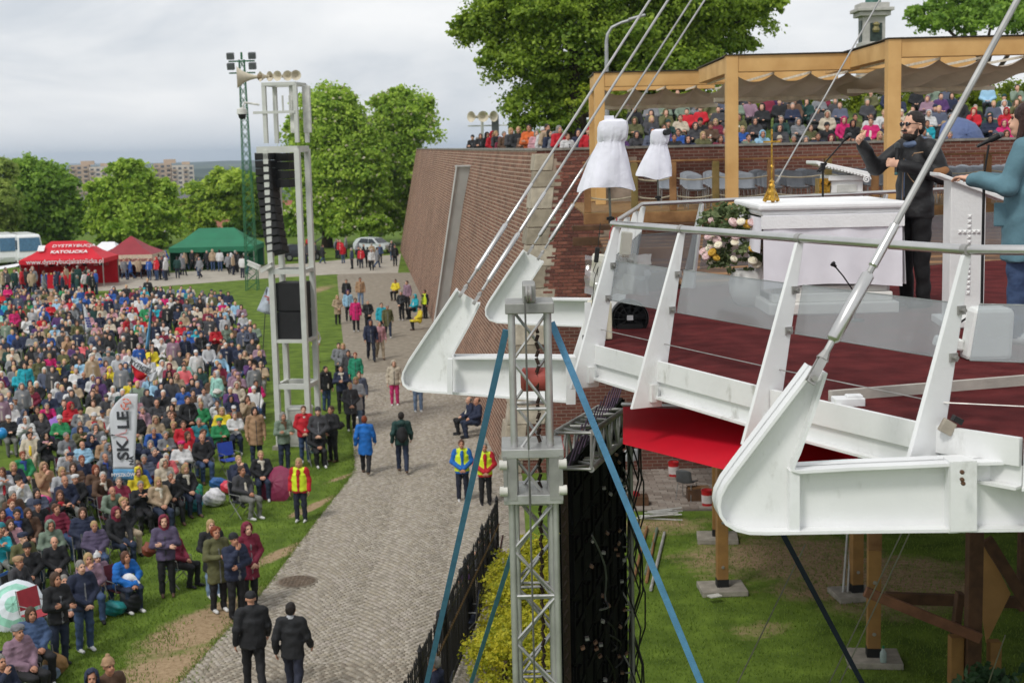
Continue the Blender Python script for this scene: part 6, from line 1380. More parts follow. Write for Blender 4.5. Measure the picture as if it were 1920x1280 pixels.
# houses behind the trees
def house(px, py_e, w, d_, h, rh, Y, lab, rz, wallc, roofc):
    p = aty(px, py_e, Y); zb_ = float(ground_z(np.array(p.x), np.array(float(Y)))); o = empty('house', (p.x, Y, zb_), rz, label=lab, cat='house'); he = p.z-zb_
    wm = mat('house_wall_%d' % px, wallc, .9, var=.08, vs=.5, bump=.1); mb = MB(); mb.box((0, 0, he/2), (w, d_, he)); mb.build('wall', wm, o)
    mb = MB(); mb.prism([(-w/2-.4, -d_/2-.5, he), (-w/2-.4, d_/2+.5, he), (-w/2-.4, 0, he+rh)], (w+.8, 0, 0)); rf_ = mb.build('roof', mat('roof_%d' % px, roofc, .8, var=.15, vs=1), o); mb = MB(); mb.box((w*.2, .5, he+rh*.9), (.8, .8, 1.8)); mb.build('chimney', wm, rf_)
    for r_ in range(2):
        for c in range(max(2, int(w/3))):
            x = -w/2+w*(c+.5)/max(2, int(w/3)); mb = MB(); mb.box((x, -d_/2-.02, he-1.9-r_*3), (1.2, .12, 1.6)); wn = mb.build('window', mat('house_pane', (70, 78, 86), .2), o); mb = MB(); mb.box((x, -d_/2-.1, he-2.75-r_*3), (1.5, .16, .1)); mb.build('sill', lw, wn)
house(185, 415, 12, 9, 7, 4, 215, 'small house wall glimpsed between the left trees', .2, (196, 182, 164), (110, 104, 104))
house(345, 400, 16, 9, 7, 4, 230, 'grey-roofed house behind the round tree', -.15, (186, 184, 180), (104, 104, 110))
house(450, 425, 18, 10, 7, 3.5, 200, 'cream house behind the green lattice mast', .1, (214, 200, 176), (150, 96, 76))
# ================================================================ PEOPLE: implicit bodies turned into one continuous mesh
def _rc(P, a, b, ra, rb, sq):
    a = np.asarray(a, float); b = np.asarray(b, float)
    if sq is not None:
        sq = np.asarray(sq, float); P = (P-a)/sq; b = (b-a)/sq; a = a*0
        sc = sq.min()
    else: sc = 1
    ab = b-a; L2 = max(1e-9, ab@ab); t_ = np.clip(((P-a)@ab)/L2, 0, 1)
    q = P-(a+t_[:, None]*ab); return (np.sqrt((q*q).sum(1))-(ra+(rb-ra)*t_))*sc
def _el(P, c, r):
    q = (P-np.asarray(c, float))/np.asarray(r, float); return (np.sqrt((q*q).sum(1))-1)*min(r)
class Blob:
    def __init__(s, k=.03): s.p = []; s.k = k
    def rc(s, a, b, ra, rb=None, m=0, sq=None, k=None): s.p.append(('rc', (a, b, ra, rb if rb is not None else ra, sq), m, k)); return s
    def el(s, c, r, m=0, k=None): s.p.append(('el', (c, r), m, k)); return s
    def cc(s, z0, z1, r0, r1, sq, m=0, k=None, y=0.): s.p.append(('cc', (z0, z1, r0, r1, sq, y), m, k)); return s
    def neg(s, c, r): s.p.append(('neg', (c, r), -1, None)); return s
    def cut(s, n, d): s.p.append(('cut', (n, d), -1, None)); return s      # removes n.p > d
    def bbox(s):
        lo = np.full(3, 9.); hi = np.full(3, -9.)
        for t_, a, m, k in s.p:
            if t_ == 'rc':
                r_ = max(a[2], a[3]); f = np.array(a[4]) if a[4] is not None else np.ones(3)
                for q in (a[0], a[1]): lo = np.minimum(lo, np.array(q)-r_*np.maximum(f, .3)); hi = np.maximum(hi, np.array(q)+r_*np.maximum(f, .3))
            elif t_ == 'cc': rm_ = max(a[2], a[3]); lo = np.minimum(lo, (-rm_, a[5]-rm_, a[0])); hi = np.maximum(hi, (rm_, a[5]+rm_, a[1]))
            elif t_ == 'el': lo = np.minimum(lo, np.array(a[0])-np.array(a[1])); hi = np.maximum(hi, np.array(a[0])+np.array(a[1]))
        return lo, hi
    def ev(s, t_, a, P):
        if t_ == 'rc': return _rc(P, *a)
        if t_ == 'cc':
            f = np.clip((P[:, 2]-a[0])/(a[1]-a[0]), 0, 1); rr = np.sqrt(P[:, 0]**2+((P[:, 1]-a[5])/a[4])**2); return np.maximum((rr-(a[2]+(a[3]-a[2])*f))*.85, np.maximum(a[0]-P[:, 2], P[:, 2]-a[1]))
        return _el(P, *a)
    def mesh(s, res, disp=None):
        lo, hi = s.bbox(); lo = lo-res*3-.02; hi = hi+res*3+.02; n = np.ceil((hi-lo)/res).astype(int)+1
        ax = [lo[i]+np.arange(n[i])*res for i in range(3)]; V = np.full(n, .5)
        for t_, a, m, k in s.p:
            if t_ == 'cut': continue
            kk = k or s.k
            b_ = Blob(); b_.p = [(t_ if t_ != 'neg' else 'el', a, m, k)]; l2, h2 = b_.bbox(); l2 = l2-kk*2-res*2; h2 = h2+kk*2+res*2
            sl = tuple(slice(max(0, int((l2[i]-lo[i])/res)), min(n[i], int((h2[i]-lo[i])/res)+2)) for i in range(3))
            if any(q.stop <= q.start for q in sl): continue
            G = np.stack(np.meshgrid(ax[0][sl[0]], ax[1][sl[1]], ax[2][sl[2]], indexing='ij'), -1); sh = G.shape[:3]; d = s.ev('el' if t_ == 'neg' else t_, a, G.reshape(-1, 3)).reshape(sh)
            v = V[sl]
            if t_ == 'neg': V[sl] = np.maximum(v, -d)
            else:
                h = np.clip(.5+.5*(d-v)/kk, 0, 1); V[sl] = d+(v-d)*h-kk*h*(1-h)
        G = np.stack(np.meshgrid(*ax, indexing='ij'), -1)
        for t_, a, m, k in s.p:
            if t_ == 'cut': V = np.maximum(V, G@np.array(a[0], float)-a[1])
        if disp is not None: V = V+disp(G[..., 0], G[..., 1], G[..., 2])
        Vt, F = surfnets(V, lo, res)
        fc = Vt[F].mean(1); best = np.full(len(fc), 9.); mi = np.zeros(len(fc), int)
        for t_, a, m, k in s.p:
            if t_ in ('neg', 'cut'): continue
            d = s.ev(t_, a, fc); w = d < best; best[w] = d[w]; mi[w] = m
        return Vt, F, mi
def surfnets(V, lo, res):
    s = V < 0; n = np.array(V.shape); acc = np.zeros(tuple(n-1)+(3,)); cnt = np.zeros(tuple(n-1))
    cs_ = [(i, j, k) for i in (0, 1) for j in (0, 1) for k in (0, 1)]
    def sub(A, c): return A[c[0]:n[0]-1+c[0], c[1]:n[1]-1+c[1], c[2]:n[2]-1+c[2]]
    for a in cs_:
        for ax_ in range(3):
            if a[ax_] == 1: continue
            b = list(a); b[ax_] = 1; b = tuple(b); va, vb_ = sub(V, a), sub(V, b); x = sub(s, a) != sub(s, b)
            t_ = np.where(x, va/np.where(x, va-vb_, 1), 0)
            for q in range(3):
                if q == ax_: acc[..., q] += np.where(x, t_, 0)
                else: acc[..., q] += np.where(x, a[q], 0)
            cnt += x
    act = cnt > 0; idx = -np.ones(tuple(n-1), int); idx[act] = np.arange(act.sum()); I = np.argwhere(act)
    Vt = lo+(I+acc[act]/cnt[act][:, None])*res; F = []
    for ax_ in range(3):
        o1, o2 = (ax_+1) % 3, (ax_+2) % 3; sl0 = [slice(None)]*3; sl1 = [slice(None)]*3; sl0[ax_] = slice(0, n[ax_]-1); sl1[ax_] = slice(1, n[ax_])
        x = s[tuple(sl0)] != s[tuple(sl1)]; E = np.argwhere(x); E = E[(E[:, o1] > 0) & (E[:, o2] > 0) & (E[:, o1] < n[o1]-1) & (E[:, o2] < n[o2]-1)]
        if not len(E): continue
        ins = s[E[:, 0], E[:, 1], E[:, 2]]; q = []
        for d1, d2 in ((1, 1), (0, 1), (0, 0), (1, 0)):
            C = E.copy(); C[:, o1] -= d1; C[:, o2] -= d2; q.append(idx[C[:, 0], C[:, 1], C[:, 2]])
        q = np.stack(q, 1); q[~ins] = q[~ins][:, ::-1]; F.append(q)
    return Vt, np.concatenate(F)
def merge(parts):
    Vs, Fs, Ms = [], [], []; n = 0
    for V, F, m in parts: Vs.append(V); Fs.append(F+n); Ms.append(m); n += len(V)
    return np.concatenate(Vs), np.concatenate(Fs), np.concatenate(Ms)
# material slots of a body: 0 jacket 1 trousers 2 skin 3 shoes 4 accent 5 eyes 6 lips
def head_blob(neck=True, male=False):
    b = Blob(.018); b.el((0, .012, .03), (.075, .093, .09), 2).el((0, -.025, -.03), (.06, .068, .088), 2).el((0, -.042, -.088), (.043 if not male else .048, .045, .034), 2)
    b.rc((0, -.09, .008), (0, -.106, -.02), .008, .012, 2, k=.01)
    for q in (-1, 1):
        b.el((q*.076, .012, -.01), (.011, .02, .03), 2, k=.006); b.el((q*.033, -.078, -.045), (.02, .02, .02), 2)
        b.neg((q*.03, -.107, .012), (.014, .014, .010)); b.rc((q*.014, -.094, .03), (q*.044, -.084, .03), .007, .006, 2, k=.01)
        b.el((q*.03, -.083, .011), (.0105, .0115, .006), 5, k=.002)
    b.rc((-.018, -.088, -.06), (.018, -.088, -.06), .0085, None, 6, k=.004)
    if neck: b.rc((0, .016, -.07), (0, .022, -.19), .05, .058, 2)
    return b
HEADS = {'c': head_blob().mesh(.0125), 'l': head_blob().mesh(.03)}
def hand_blob(kind='relaxed'):
    b = Blob(.008); b.rc((0, 0, .03), (0, 0, -.02), .026, .028, 2, sq=(1, .75, 1)); b.rc((0, 0, -.02), (0, 0, -.07), .03, .036, 2, sq=(1, .45, 1))
    curl = {'relaxed': .5, 'fist': 1.75, 'grip': 1.35, 'flat': .12, 'thumb': 1.8}[kind]
    for i, (x, L_) in enumerate(((.029, .072), (.010, .08), (-.010, .075), (-.028, .058))):
        p = np.array((x, 0, -.088)); a = curl*.55
        for sg, f in enumerate((.42, .32, .26)):
            d = np.array((x*.6*(1-min(1, curl)), -math.sin(a), -math.cos(a))); d /= np.linalg.norm(d); q = p+d*L_*f; b.rc(p, q, .0098-.0008*sg, .0092-.0008*sg, 2, k=.003); p = q; a += curl*.75
    if kind == 'thumb': b.rc((.03, -.01, -.04), (.07, -.01, -.055), .013, .012, 2).rc((.07, -.01, -.055), (.112, -.004, -.05), .0115, .009, 2)
    elif kind in ('fist', 'grip'): b.rc((.03, -.008, -.03), (.045, -.035, -.06), .013, .011, 2).rc((.045, -.035, -.06), (.02, -.05, -.085), .011, .009, 2)
    else: b.rc((.028, -.005, -.025), (.05, -.018, -.06), .013, .011, 2).rc((.05, -.018, -.06), (.055, -.03, -.09), .0105, .0085, 2)
    return b
HANDS = {}
def hand(kind, res):
    if (kind, res) not in HANDS: HANDS[(kind, res)] = hand_blob(kind).mesh(res)
    return HANDS[(kind, res)]
def rotm(yaw, pitch, roll=0): return np.array((Matrix.Rotation(yaw, 3, 'Z') @ Matrix.Rotation(pitch, 3, 'X') @ Matrix.Rotation(roll, 3, 'Y')))
def place(part, M3, t_, flip=False):
    V, F, m = part; V = V.copy(); F = F.copy()
    if flip: V[:, 0] *= -1; F = F[:, ::-1]
    return V@np.asarray(M3).T+np.asarray(t_), F, m
def hand_frame(wr, el, palm, thumb):
    d = np.array(wr, float)-np.array(el, float); d /= np.linalg.norm(d); z = -d; y = -np.array(palm, float); y -= z*(y@z); y /= np.linalg.norm(y); x = np.cross(y, z)
    return np.stack([x, y, z], 1), (x@np.array(thumb, float) < 0)
STAND = dict(pel=(0, 0, .95), chest=(0, .0, 1.27), neck=(0, .012, 1.43), head=(0, -.015, 1.59), shz=1.395, shy=.012, hip=(.088, 0, .92), kn=[(.1, -.01, .5), (-.1, -.01, .5)], an=[(.105, .025, .09), (-.105, .025, .09)])
SIT = dict(pel=(0, 0, .56), chest=(0, .055, .87), neck=(0, .05, 1.03), head=(0, .015, 1.19), shz=1.0, shy=.055, hip=(.09, -.02, .52), kn=[(.13, -.44, .51), (-.12, -.45, .5)], an=[(.13, -.42, .09), (-.11, -.36, .09)])
ARMS = { # el, wr for left then right, palm, hand kind
 'down': [((.245, .035, 1.12), (.255, -.04, .87)), ((-.245, .035, 1.12), (-.255, -.04, .87))],
 'cross': [((.255, -.05, 1.13), (-.05, -.215, 1.16)), ((-.255, -.05, 1.12), (.05, -.235, 1.11))],
 'clasp': [((.265, -.01, 1.12), (.045, -.21, .95)), ((-.265, -.01, 1.12), (-.045, -.21, .95))],
 'chin': [((.26, -.05, 1.12), (-.04, -.21, 1.1)), ((-.22, -.15, 1.13), (-.05, -.19, 1.4))],
 'phone': [((.25, -.05, 1.12), (.06, -.29, 1.17)), ((-.25, -.05, 1.12), (-.06, -.29, 1.17))],
 'swing': [((.25, .1, 1.13), (.27, .02, .89)), ((-.25, -.03, 1.12), (-.26, -.2, .92))],
 's_lap': [((.26, .01, .76), (.07, -.24, .66)), ((-.26, .01, .76), (-.06, -.25, .66))],
 's_cross': [((.255, -.02, .76), (-.05, -.19, .8)), ((-.255, -.02, .76), (.05, -.21, .75))],
 's_face': [((.25, 0, .75), (.03, -.24, .68)), ((-.2, -.12, .76), (-.05, -.15, 1.01))],
 's_phone': [((.25, -.02, .75), (.05, -.3, .8)), ((-.25, -.02, .75), (-.05, -.3, .8))],
 's_knee': [((.26, -.06, .75), (.14, -.36, .6)), ((-.26, -.06, .75), (-.12, -.37, .6))],
 's_pray': [((.24, -.06, .76), (.02, -.22, .95)), ((-.24, -.06, .76), (-.02, -.22, .95))]}
def body_mesh(P, arms, style='jacket', res=.023, head='c', hres=.0095, yaw=0, pitch=0, hk=('relaxed', 'relaxed'), girth=1., seed=0, palms=None, fold=1., lift=None, inner=False):
    b = Blob(.035); g = girth; sit = P['pel'][2] < .8; jm = 4 if style == 'vest' else 0
    pel, ch, nk = np.array(P['pel']), np.array(P['chest']), np.array(P['neck']); sqt = (1, .72, 1)
    sh = [np.array((q*.178, P['shy'], P['shz'])) for q in (1, -1)]
    if P.get('tw'):
        pass
    if sit: b.rc(pel+(0, 0, -.03), ch, .18*g, .17*g, jm, sq=sqt)
    b.rc(ch, ch+(nk-ch)*.72, .168*g, .118, jm, sq=sqt)
    if style in ('jacket', 'puffer', 'coat') and seed % 3: b.el(nk+(0, .075, -.015), (.105, .055, .07), 0, k=.02)
    b.rc(sh[0]*(.8, 1, 1), sh[1]*(.8, 1, 1), .07, .07, jm)
    b.rc(nk+(0, 0, -.03), nk+(0, 0, .025), .078, .066, 4 if style in ('scarf', 'vest') else 0, k=.015)
    if style == 'scarf': b.el(nk+(0, -.06, -.02), (.085, .06, .045), 4, k=.01).rc(nk+(.02, -.1, -.04), nk+(.03, -.125, -.2), .035, .03, 4, k=.01)
    for i, q in enumerate((0, 1)):
        el, wr = np.array(arms[i][0]), np.array(arms[i][1]); b.rc(sh[i], el, .078*g**.5, .066, 0); b.rc(el, wr, .067, .053, 0)
        hp = np.array(P['hip'])*((1, 1, 1) if i == 0 else (-1, 1, 1)); kn, an = np.array(P['kn'][i]), np.array(P['an'][i])
        tm = 0 if style == 'coat' and sit else 1
        b.rc(hp, kn, .1*g**.5, .074, tm); b.rc(kn, an, .073, .06, 1); dirf = np.array(P.get('toe', [(0, -1, 0)]*2)[i], float)
        b.rc(an+(0, .02, -.045)-dirf*(.03), an+dirf*.16+(0, 0, -.055), .04, .036, 3, k=.012)
    b.rc(pel+(.06, 0, -.05), pel+(-.06, 0, -.05), .112*g, .112*g, 0 if sit else 1)
    if not sit:
        hem = .60 if style == 'coat' else .98 if style == 'skirt' else .80
        b.cc(hem, 1.27, (.215 if style == 'coat' else .196)*g, .178*g, .74, 0, k=.012)
        if style == 'vest': b.cc(.86, 1.29, .203*g, .19*g, .76, 4, k=.008); b.rc((0, -.155*g, .87), (0, -.125, 1.4), .022, .05, 0, k=.004)
    if inner: b.rc(pel+(0, -.135*g, .06 if sit else -.05), nk+(0, -.06, -.06), .035, .045, 4, k=.008)
    elif not sit and style in ('jacket', 'puffer', 'coat'): b.rc((0, -.148*g, hem+.02), (0, -.125*g, 1.3), .012, .011, 4, k=.004)
    if not sit and style == 'skirt': b.rc(pel+(0, 0, -.05), pel+(0, .0, -.4), .16, .19, 1, sq=(1, .78, 1), k=.02)
    rs = np.random.RandomState(seed); ph = rs.rand(6)*6
    def disp(x, y, z):
        w = .0065*np.sin(27*z+14*x+ph[0])*np.sin(13*x+ph[1]+10*y)+.005*np.sin(41*z-24*y+ph[2])*np.sin(12*x+ph[3])
        if style == 'puffer': w = w*.6-.014*np.abs(np.sin(z*34+ph[4]))*(z > (.5 if sit else .82))*(z < P['neck'][2]-.02)
        return w*fold
    parts = [b.mesh(res, disp)]
    Rh = rotm(yaw, pitch); parts.append(place(HEADS[head], Rh, P['head']))
    if hres:
        for i in (0, 1):
            el, wr = arms[i]; sx = 1 if i == 0 else -1; palm = palms[i] if palms else ((-sx, -.15, 0) if abs(wr[0]) > .2 else (0, .5, -1) if sit else (0, 1, -.2)); th = (lift[i] if lift else (0, -.7, .7)); M3, fl_ = hand_frame(wr, el, palm, th)
            dd = (np.array(wr)-np.array(el)); dd /= np.linalg.norm(dd); parts.append(place(hand(hk[i], hres), M3, np.array(wr)+dd*.012, fl_))
    else:
        for i in (0, 1):
            el, wr = np.array(arms[i][0]), np.array(arms[i][1]); dd = (wr-el)/np.linalg.norm(wr-el); bb = Blob(.01); bb.rc(wr, wr+dd*.09, .034, .026, 2); parts.append(bb.mesh(.03))
    return merge(parts), Rh
# ---- hair, hats and hoods, in head space
def hair_mesh(kind, res=.0125):
    b = Blob(.02); cut_face = True
    if kind == 'short': b.el((0, .02, .036), (.083, .099, .096)).el((0, .045, -.01), (.079, .068, .075)); b.neg((0, -.1, -.045), (.078, .1, .112))
    elif kind == 'thin': b.el((0, .03, .022), (.08, .09, .075)); b.neg((0, -.08, -.02), (.1, .1, .13)); b.neg((0, -.0, .125), (.075, .08, .055))
    elif kind == 'bob': b.el((0, .02, .036), (.089, .104, .099)).el((.064, .02, -.045), (.034, .062, .095)).el((-.064, .02, -.045), (.034, .062, .095)).el((0, .065, -.03), (.075, .05, .11)); b.neg((0, -.105, -.045), (.062, .1, .115))
    elif kind == 'long': b.el((0, .02, .036), (.088, .103, .098)).rc((.062, .02, -.02), (.075, .0, -.2), .036, .03).rc((-.062, .02, -.02), (-.075, .0, -.2), .036, .03).rc((0, .07, -.02), (0, .09, -.24), .07, .06); b.neg((0, -.105, -.045), (.062, .1, .118))
    elif kind == 'curly':
        rs = np.random.RandomState(3)
        for i in range(46):
            d = rs.normal(size=3); d /= np.linalg.norm(d)
            if d[1] < -.45 and d[2] < .4: continue
            b.el((d[0]*.078, .025+d[1]*.085, .03+d[2]*.088), (.034, .034, .03))
        b.neg((0, -.11, -.045), (.062, .1, .112))
    elif kind == 'beanie': b.el((0, .012, .062), (.09, .106, .088)).rc((-.02, .012, .03), (.02, .012, .03), .08, .08, sq=(1, 1.25, .32)); b.cut((0, -.25, -1), -.012)
    elif kind == 'pom': b.el((0, .012, .062), (.09, .106, .09)).el((0, .012, .165), (.034, .034, .032)).rc((-.02, .012, .03), (.02, .012, .03), .08, .08, sq=(1, 1.25, .32)); b.cut((0, -.25, -1), -.012)
    elif kind == 'cap': b.el((0, .012, .06), (.086, .102, .075)).rc((-.03, -.1, .045), (.03, -.1, .045), .05, .05, sq=(1, 1.3, .18)); b.cut((0, 0, -1), -.028)
    elif kind == 'beret': b.el((.015, .02, .085), (.108, .115, .05)).rc((-.02, .012, .05), (.02, .012, .05), .075, .075, sq=(1, 1.25, .3)); b.cut((0, -.2, -1), -.03)
    elif kind == 'hood': b.el((0, .022, .015), (.113, .128, .138)).rc((0, .05, -.06), (0, .05, -.17), .1, .1, sq=(1.1, 1, 1)); b.neg((0, -.12, -.005), (.078, .13, .108)); b.neg((0, -.01, -.0), (.086, .102, .12))
    V, F, m = b.mesh(res, (lambda x, y, z: .003*np.sin(60*x+9)*np.sin(50*z)+.002*np.sin(120*x+60*y)) if kind not in ('beanie', 'cap') else None)
    return V, F, m
HK = ['short', 'thin', 'bob', 'long', 'curly', 'beanie', 'pom', 'cap', 'beret', 'hood']
def to_mesh(name, part, nslots=7):
    V, F, m = part; me = npmesh(name, V, F, [], matidx=m, smooth=True)
    for i in range(nslots): me.materials.append(None)
    return me
HAIR = {k: to_mesh('hair_'+k, hair_mesh(k), 1) for k in HK}
HAIRL = {k: hair_mesh(k, .03) for k in ('short', 'bob', 'beanie', 'hood')}
# ---- colours
JC = {'black': (34, 35, 38), 'navy': (38, 46, 70), 'charcoal': (66, 66, 70), 'grey': (126, 128, 132), 'light grey': (176, 178, 182), 'beige': (176, 154, 128), 'tan': (172, 138, 106), 'white': (210, 210, 210), 'cream': (200, 188, 168), 'red': (192, 32, 46), 'coral': (226, 110, 116), 'pink': (200, 150, 158), 'magenta': (206, 34, 110), 'burgundy': (122, 34, 58), 'purple': (84, 54, 104), 'mauve': (146, 118, 134), 'blue': (44, 88, 164), 'bright blue': (28, 108, 192), 'teal': (40, 124, 134), 'turquoise': (38, 168, 186), 'mint': (160, 212, 198), 'green': (44, 136, 84), 'sage': (122, 138, 122), 'olive': (96, 96, 62), 'brown': (96, 72, 56), 'yellow': (226, 206, 52), 'light blue': (150, 190, 216), 'slate': (84, 90, 108), 'denim': (70, 92, 128), 'orange': (214, 106, 50), 'lime': (176, 206, 40), 'slate purple': (88, 78, 104), 'emerald': (40, 140, 108), 'dark green': (34, 66, 62)}
HC = {'grey': (150, 146, 140), 'white': (206, 204, 198), 'brown': (84, 60, 44), 'dark': (40, 32, 28), 'blonde': (196, 166, 116), 'red': (140, 66, 36), 'chestnut': (104, 66, 46)}
TC = {'jeans': (58, 78, 112), 'dark jeans': (40, 50, 72), 'black': (32, 32, 35), 'grey': (120, 120, 116), 'beige': (176, 160, 136), 'navy': (40, 44, 60), 'pink': (206, 52, 116), 'olive': (88, 86, 64), 'pale jeans': (124, 146, 176)}
def fabric(nm, c): return mat('fabric_'+nm.replace(' ', '_'), c, .8, var=.2, vs=6, bump=.9, bs=15)
def jm(c): return fabric('j_'+c, JC[c])
def tm(c): return fabric('t_'+c, TC[c])
def hm_(c): return mat('hair_'+c, HC[c], .6, var=.3, vs=30, bump=.7, bs=90, stretch=(2, 2, .4))
SK = [mat('skin_%d' % i, c, .55, var=.08, vs=12, bump=.05) for i, c in enumerate(((208, 156, 130), (192, 140, 114), (214, 168, 142), (182, 130, 104)))]
EYE = mat('eye_dark', (44, 34, 32), .4, bump=0); LIP = mat('lips', (190, 126, 112), .5, bump=0)
SHO = {'black': mat('shoe_black', (28, 28, 30), .6), 'white': mat('shoe_white', (216, 216, 214), .6), 'brown': mat('shoe_brown', (92, 70, 54), .6)}
HIVIS = mat('hivis', (206, 226, 40), .6, var=.06); SCARFS = {k: fabric('s_'+k, v) for k, v in {'yellow': (226, 196, 48), 'blue': (50, 76, 150), 'cream': (216, 208, 192), 'red': (176, 36, 50), 'pink': (214, 160, 168), 'brown': (112, 84, 62)}.items()}
# ---- library of poses (shared mesh data)
LIB = {}
def lib(pose, style, yaw=0.):
    key = (pose, style, yaw)
    if key in LIB: return LIB[key]
    sit = pose.startswith('s_'); seed = len(LIB); P = dict(SIT if sit else STAND)
    pitch = -.06
    if pose == 'swing': P['kn'] = [(.1, -.14, .52), (-.1, .05, .5)]; P['an'] = [(.1, -.2, .11), (-.1, .34, .16)]
    if pose == 's_fwd':
        P['chest'] = (0, -.08, .86); P['neck'] = (0, -.15, 1.0); P['head'] = (0, -.2, 1.15); P['shy'] = -.13; P['shz'] = .98; arms = [((.27, -.22, .74), (.05, -.42, .62)), ((-.27, -.22, .74), (-.05, -.42, .62))]; pitch = -.15
    else: arms = ARMS[pose]
    st_ = 'jacket' if style == 'bulky' else style
    part, Rh = body_mesh(P, arms, st_, yaw=yaw, pitch=pitch, girth=1.12 if style in ('puffer', 'bulky') else 1., seed=seed, inner=style == 'bulky')
    LIB[key] = (to_mesh('person_'+pose, part), P['head'], Rh, P); return LIB[key]
PEOPLE = []
def person(loc, rz, pose, jac, hair, hcol, tro='black', style='jacket', scarf='cream', shoes='black', sc=1., yaw=0., skin=0, label=None, group=None, hatcol=None, where='', extra=None, accent=None):
    me, hp, Rh, P = lib(pose, style, yaw); o = link(bpy.data.objects.new('person', me)); o.location = loc; o.rotation_euler = (0, 0, rz); o.scale = (sc,)*3
    ms = [jm(jac), tm(tro), SK[skin], SHO[shoes], accent or (HIVIS if style == 'vest' else jm('charcoal' if sum(JC[jac]) > 260 else 'grey') if style in ('jacket', 'puffer', 'coat') else SCARFS[scarf]), EYE, LIP]
    for i, m in enumerate(ms): o.material_slots[i].link = 'OBJECT'; o.material_slots[i].material = m
    h = link(bpy.data.objects.new({'hood': 'hood', 'beanie': 'knit_hat', 'pom': 'knit_hat', 'cap': 'cap', 'beret': 'beret'}.get(hair, 'hair'), HAIR[hair]), o)
    h.matrix_local = Matrix.Translation(hp) @ Matrix([list(r_) for r_ in Rh]).to_4x4()
    hat = hair in ('beanie', 'pom', 'cap', 'beret', 'hood'); hmtl = (jm(hatcol) if hatcol else jm(jac)) if hat else hm_(hcol)
    h.material_slots[0].link = 'OBJECT'; h.material_slots[0].material = hmtl
    if hat and hair != 'hood' and hcol not in ('none',):
        h2 = link(bpy.data.objects.new('hair', HAIR['short' if hcol in ('grey', 'dark') else 'bob']), o); h2.matrix_local = h.matrix_local.copy() @ Matrix.Diagonal((.97, .97, .93, 1)) ; h2.material_slots[0].link = 'OBJECT'; h2.material_slots[0].material = hm_(hcol)
    garment = {'jacket': 'jacket', 'puffer': 'quilted jacket', 'coat': 'long coat', 'scarf': 'jacket and %s scarf' % scarf, 'vest': 'top under a yellow safety vest', 'skirt': 'jacket and skirt', 'bulky': 'thick jacket'}[style]
    head_ = {'hood': '%shood up' % ((hatcol+' ') if hatcol else ''), 'beanie': '%s knit hat' % (hatcol or jac), 'pom': '%s bobble hat' % (hatcol or jac), 'cap': '%s cap' % (hatcol or jac), 'beret': '%s beret' % (hatcol or jac), 'thin': 'thinning %s hair' % hcol, 'short': 'short %s hair' % hcol, 'bob': '%s bobbed hair' % hcol, 'long': 'long %s hair' % hcol, 'curly': 'curly %s hair' % hcol}[hair]
    o['category'] = 'person'; o['group'] = group or 'people in the crowd'
    PEOPLE.append(dict(o=o, head=head_, jac=jac+' '+garment, tro=tro, pose=pose, where=where, label=label, sit=pose.startswith('s_'))); return o
STAGE_C = Vector((3.5, 10, 0))
def face_stage(x, y, j=0.): d = STAGE_C-Vector((x, y, 0)); return math.atan2(d.x, -d.y)+j
HZ = {True: 1.19, False: 1.59}
occ = []
rp_ = random.Random(21)
def put(hx, hy, pose, jac, hair, hcol='brown', tro='black', style='jacket', rz=None, where='', zg=0., **kw):
    sit = pose.startswith('s_'); sc = kw.pop('sc', rp_.uniform(.95, 1.05)); hz = 1.15 if pose == 's_fwd' else HZ[sit]; p = atz(hx, hy, zg+hz*sc)
    r_ = face_stage(p.x, p.y, rp_.uniform(-.25, .25)) if rz is None else rz
    if pose == 's_fwd': p = p-Vector((math.sin(r_), -math.cos(r_), 0))*.2
    occ.append((p.x, p.y)); kw.setdefault('skin', rp_.randrange(4)); kw.setdefault('shoes', rp_.choice(('black', 'black', 'brown', 'white')))
    return person((p.x, p.y, zg), r_, pose, jac, hair, hcol, tro, style, sc=sc, where=where, **kw)
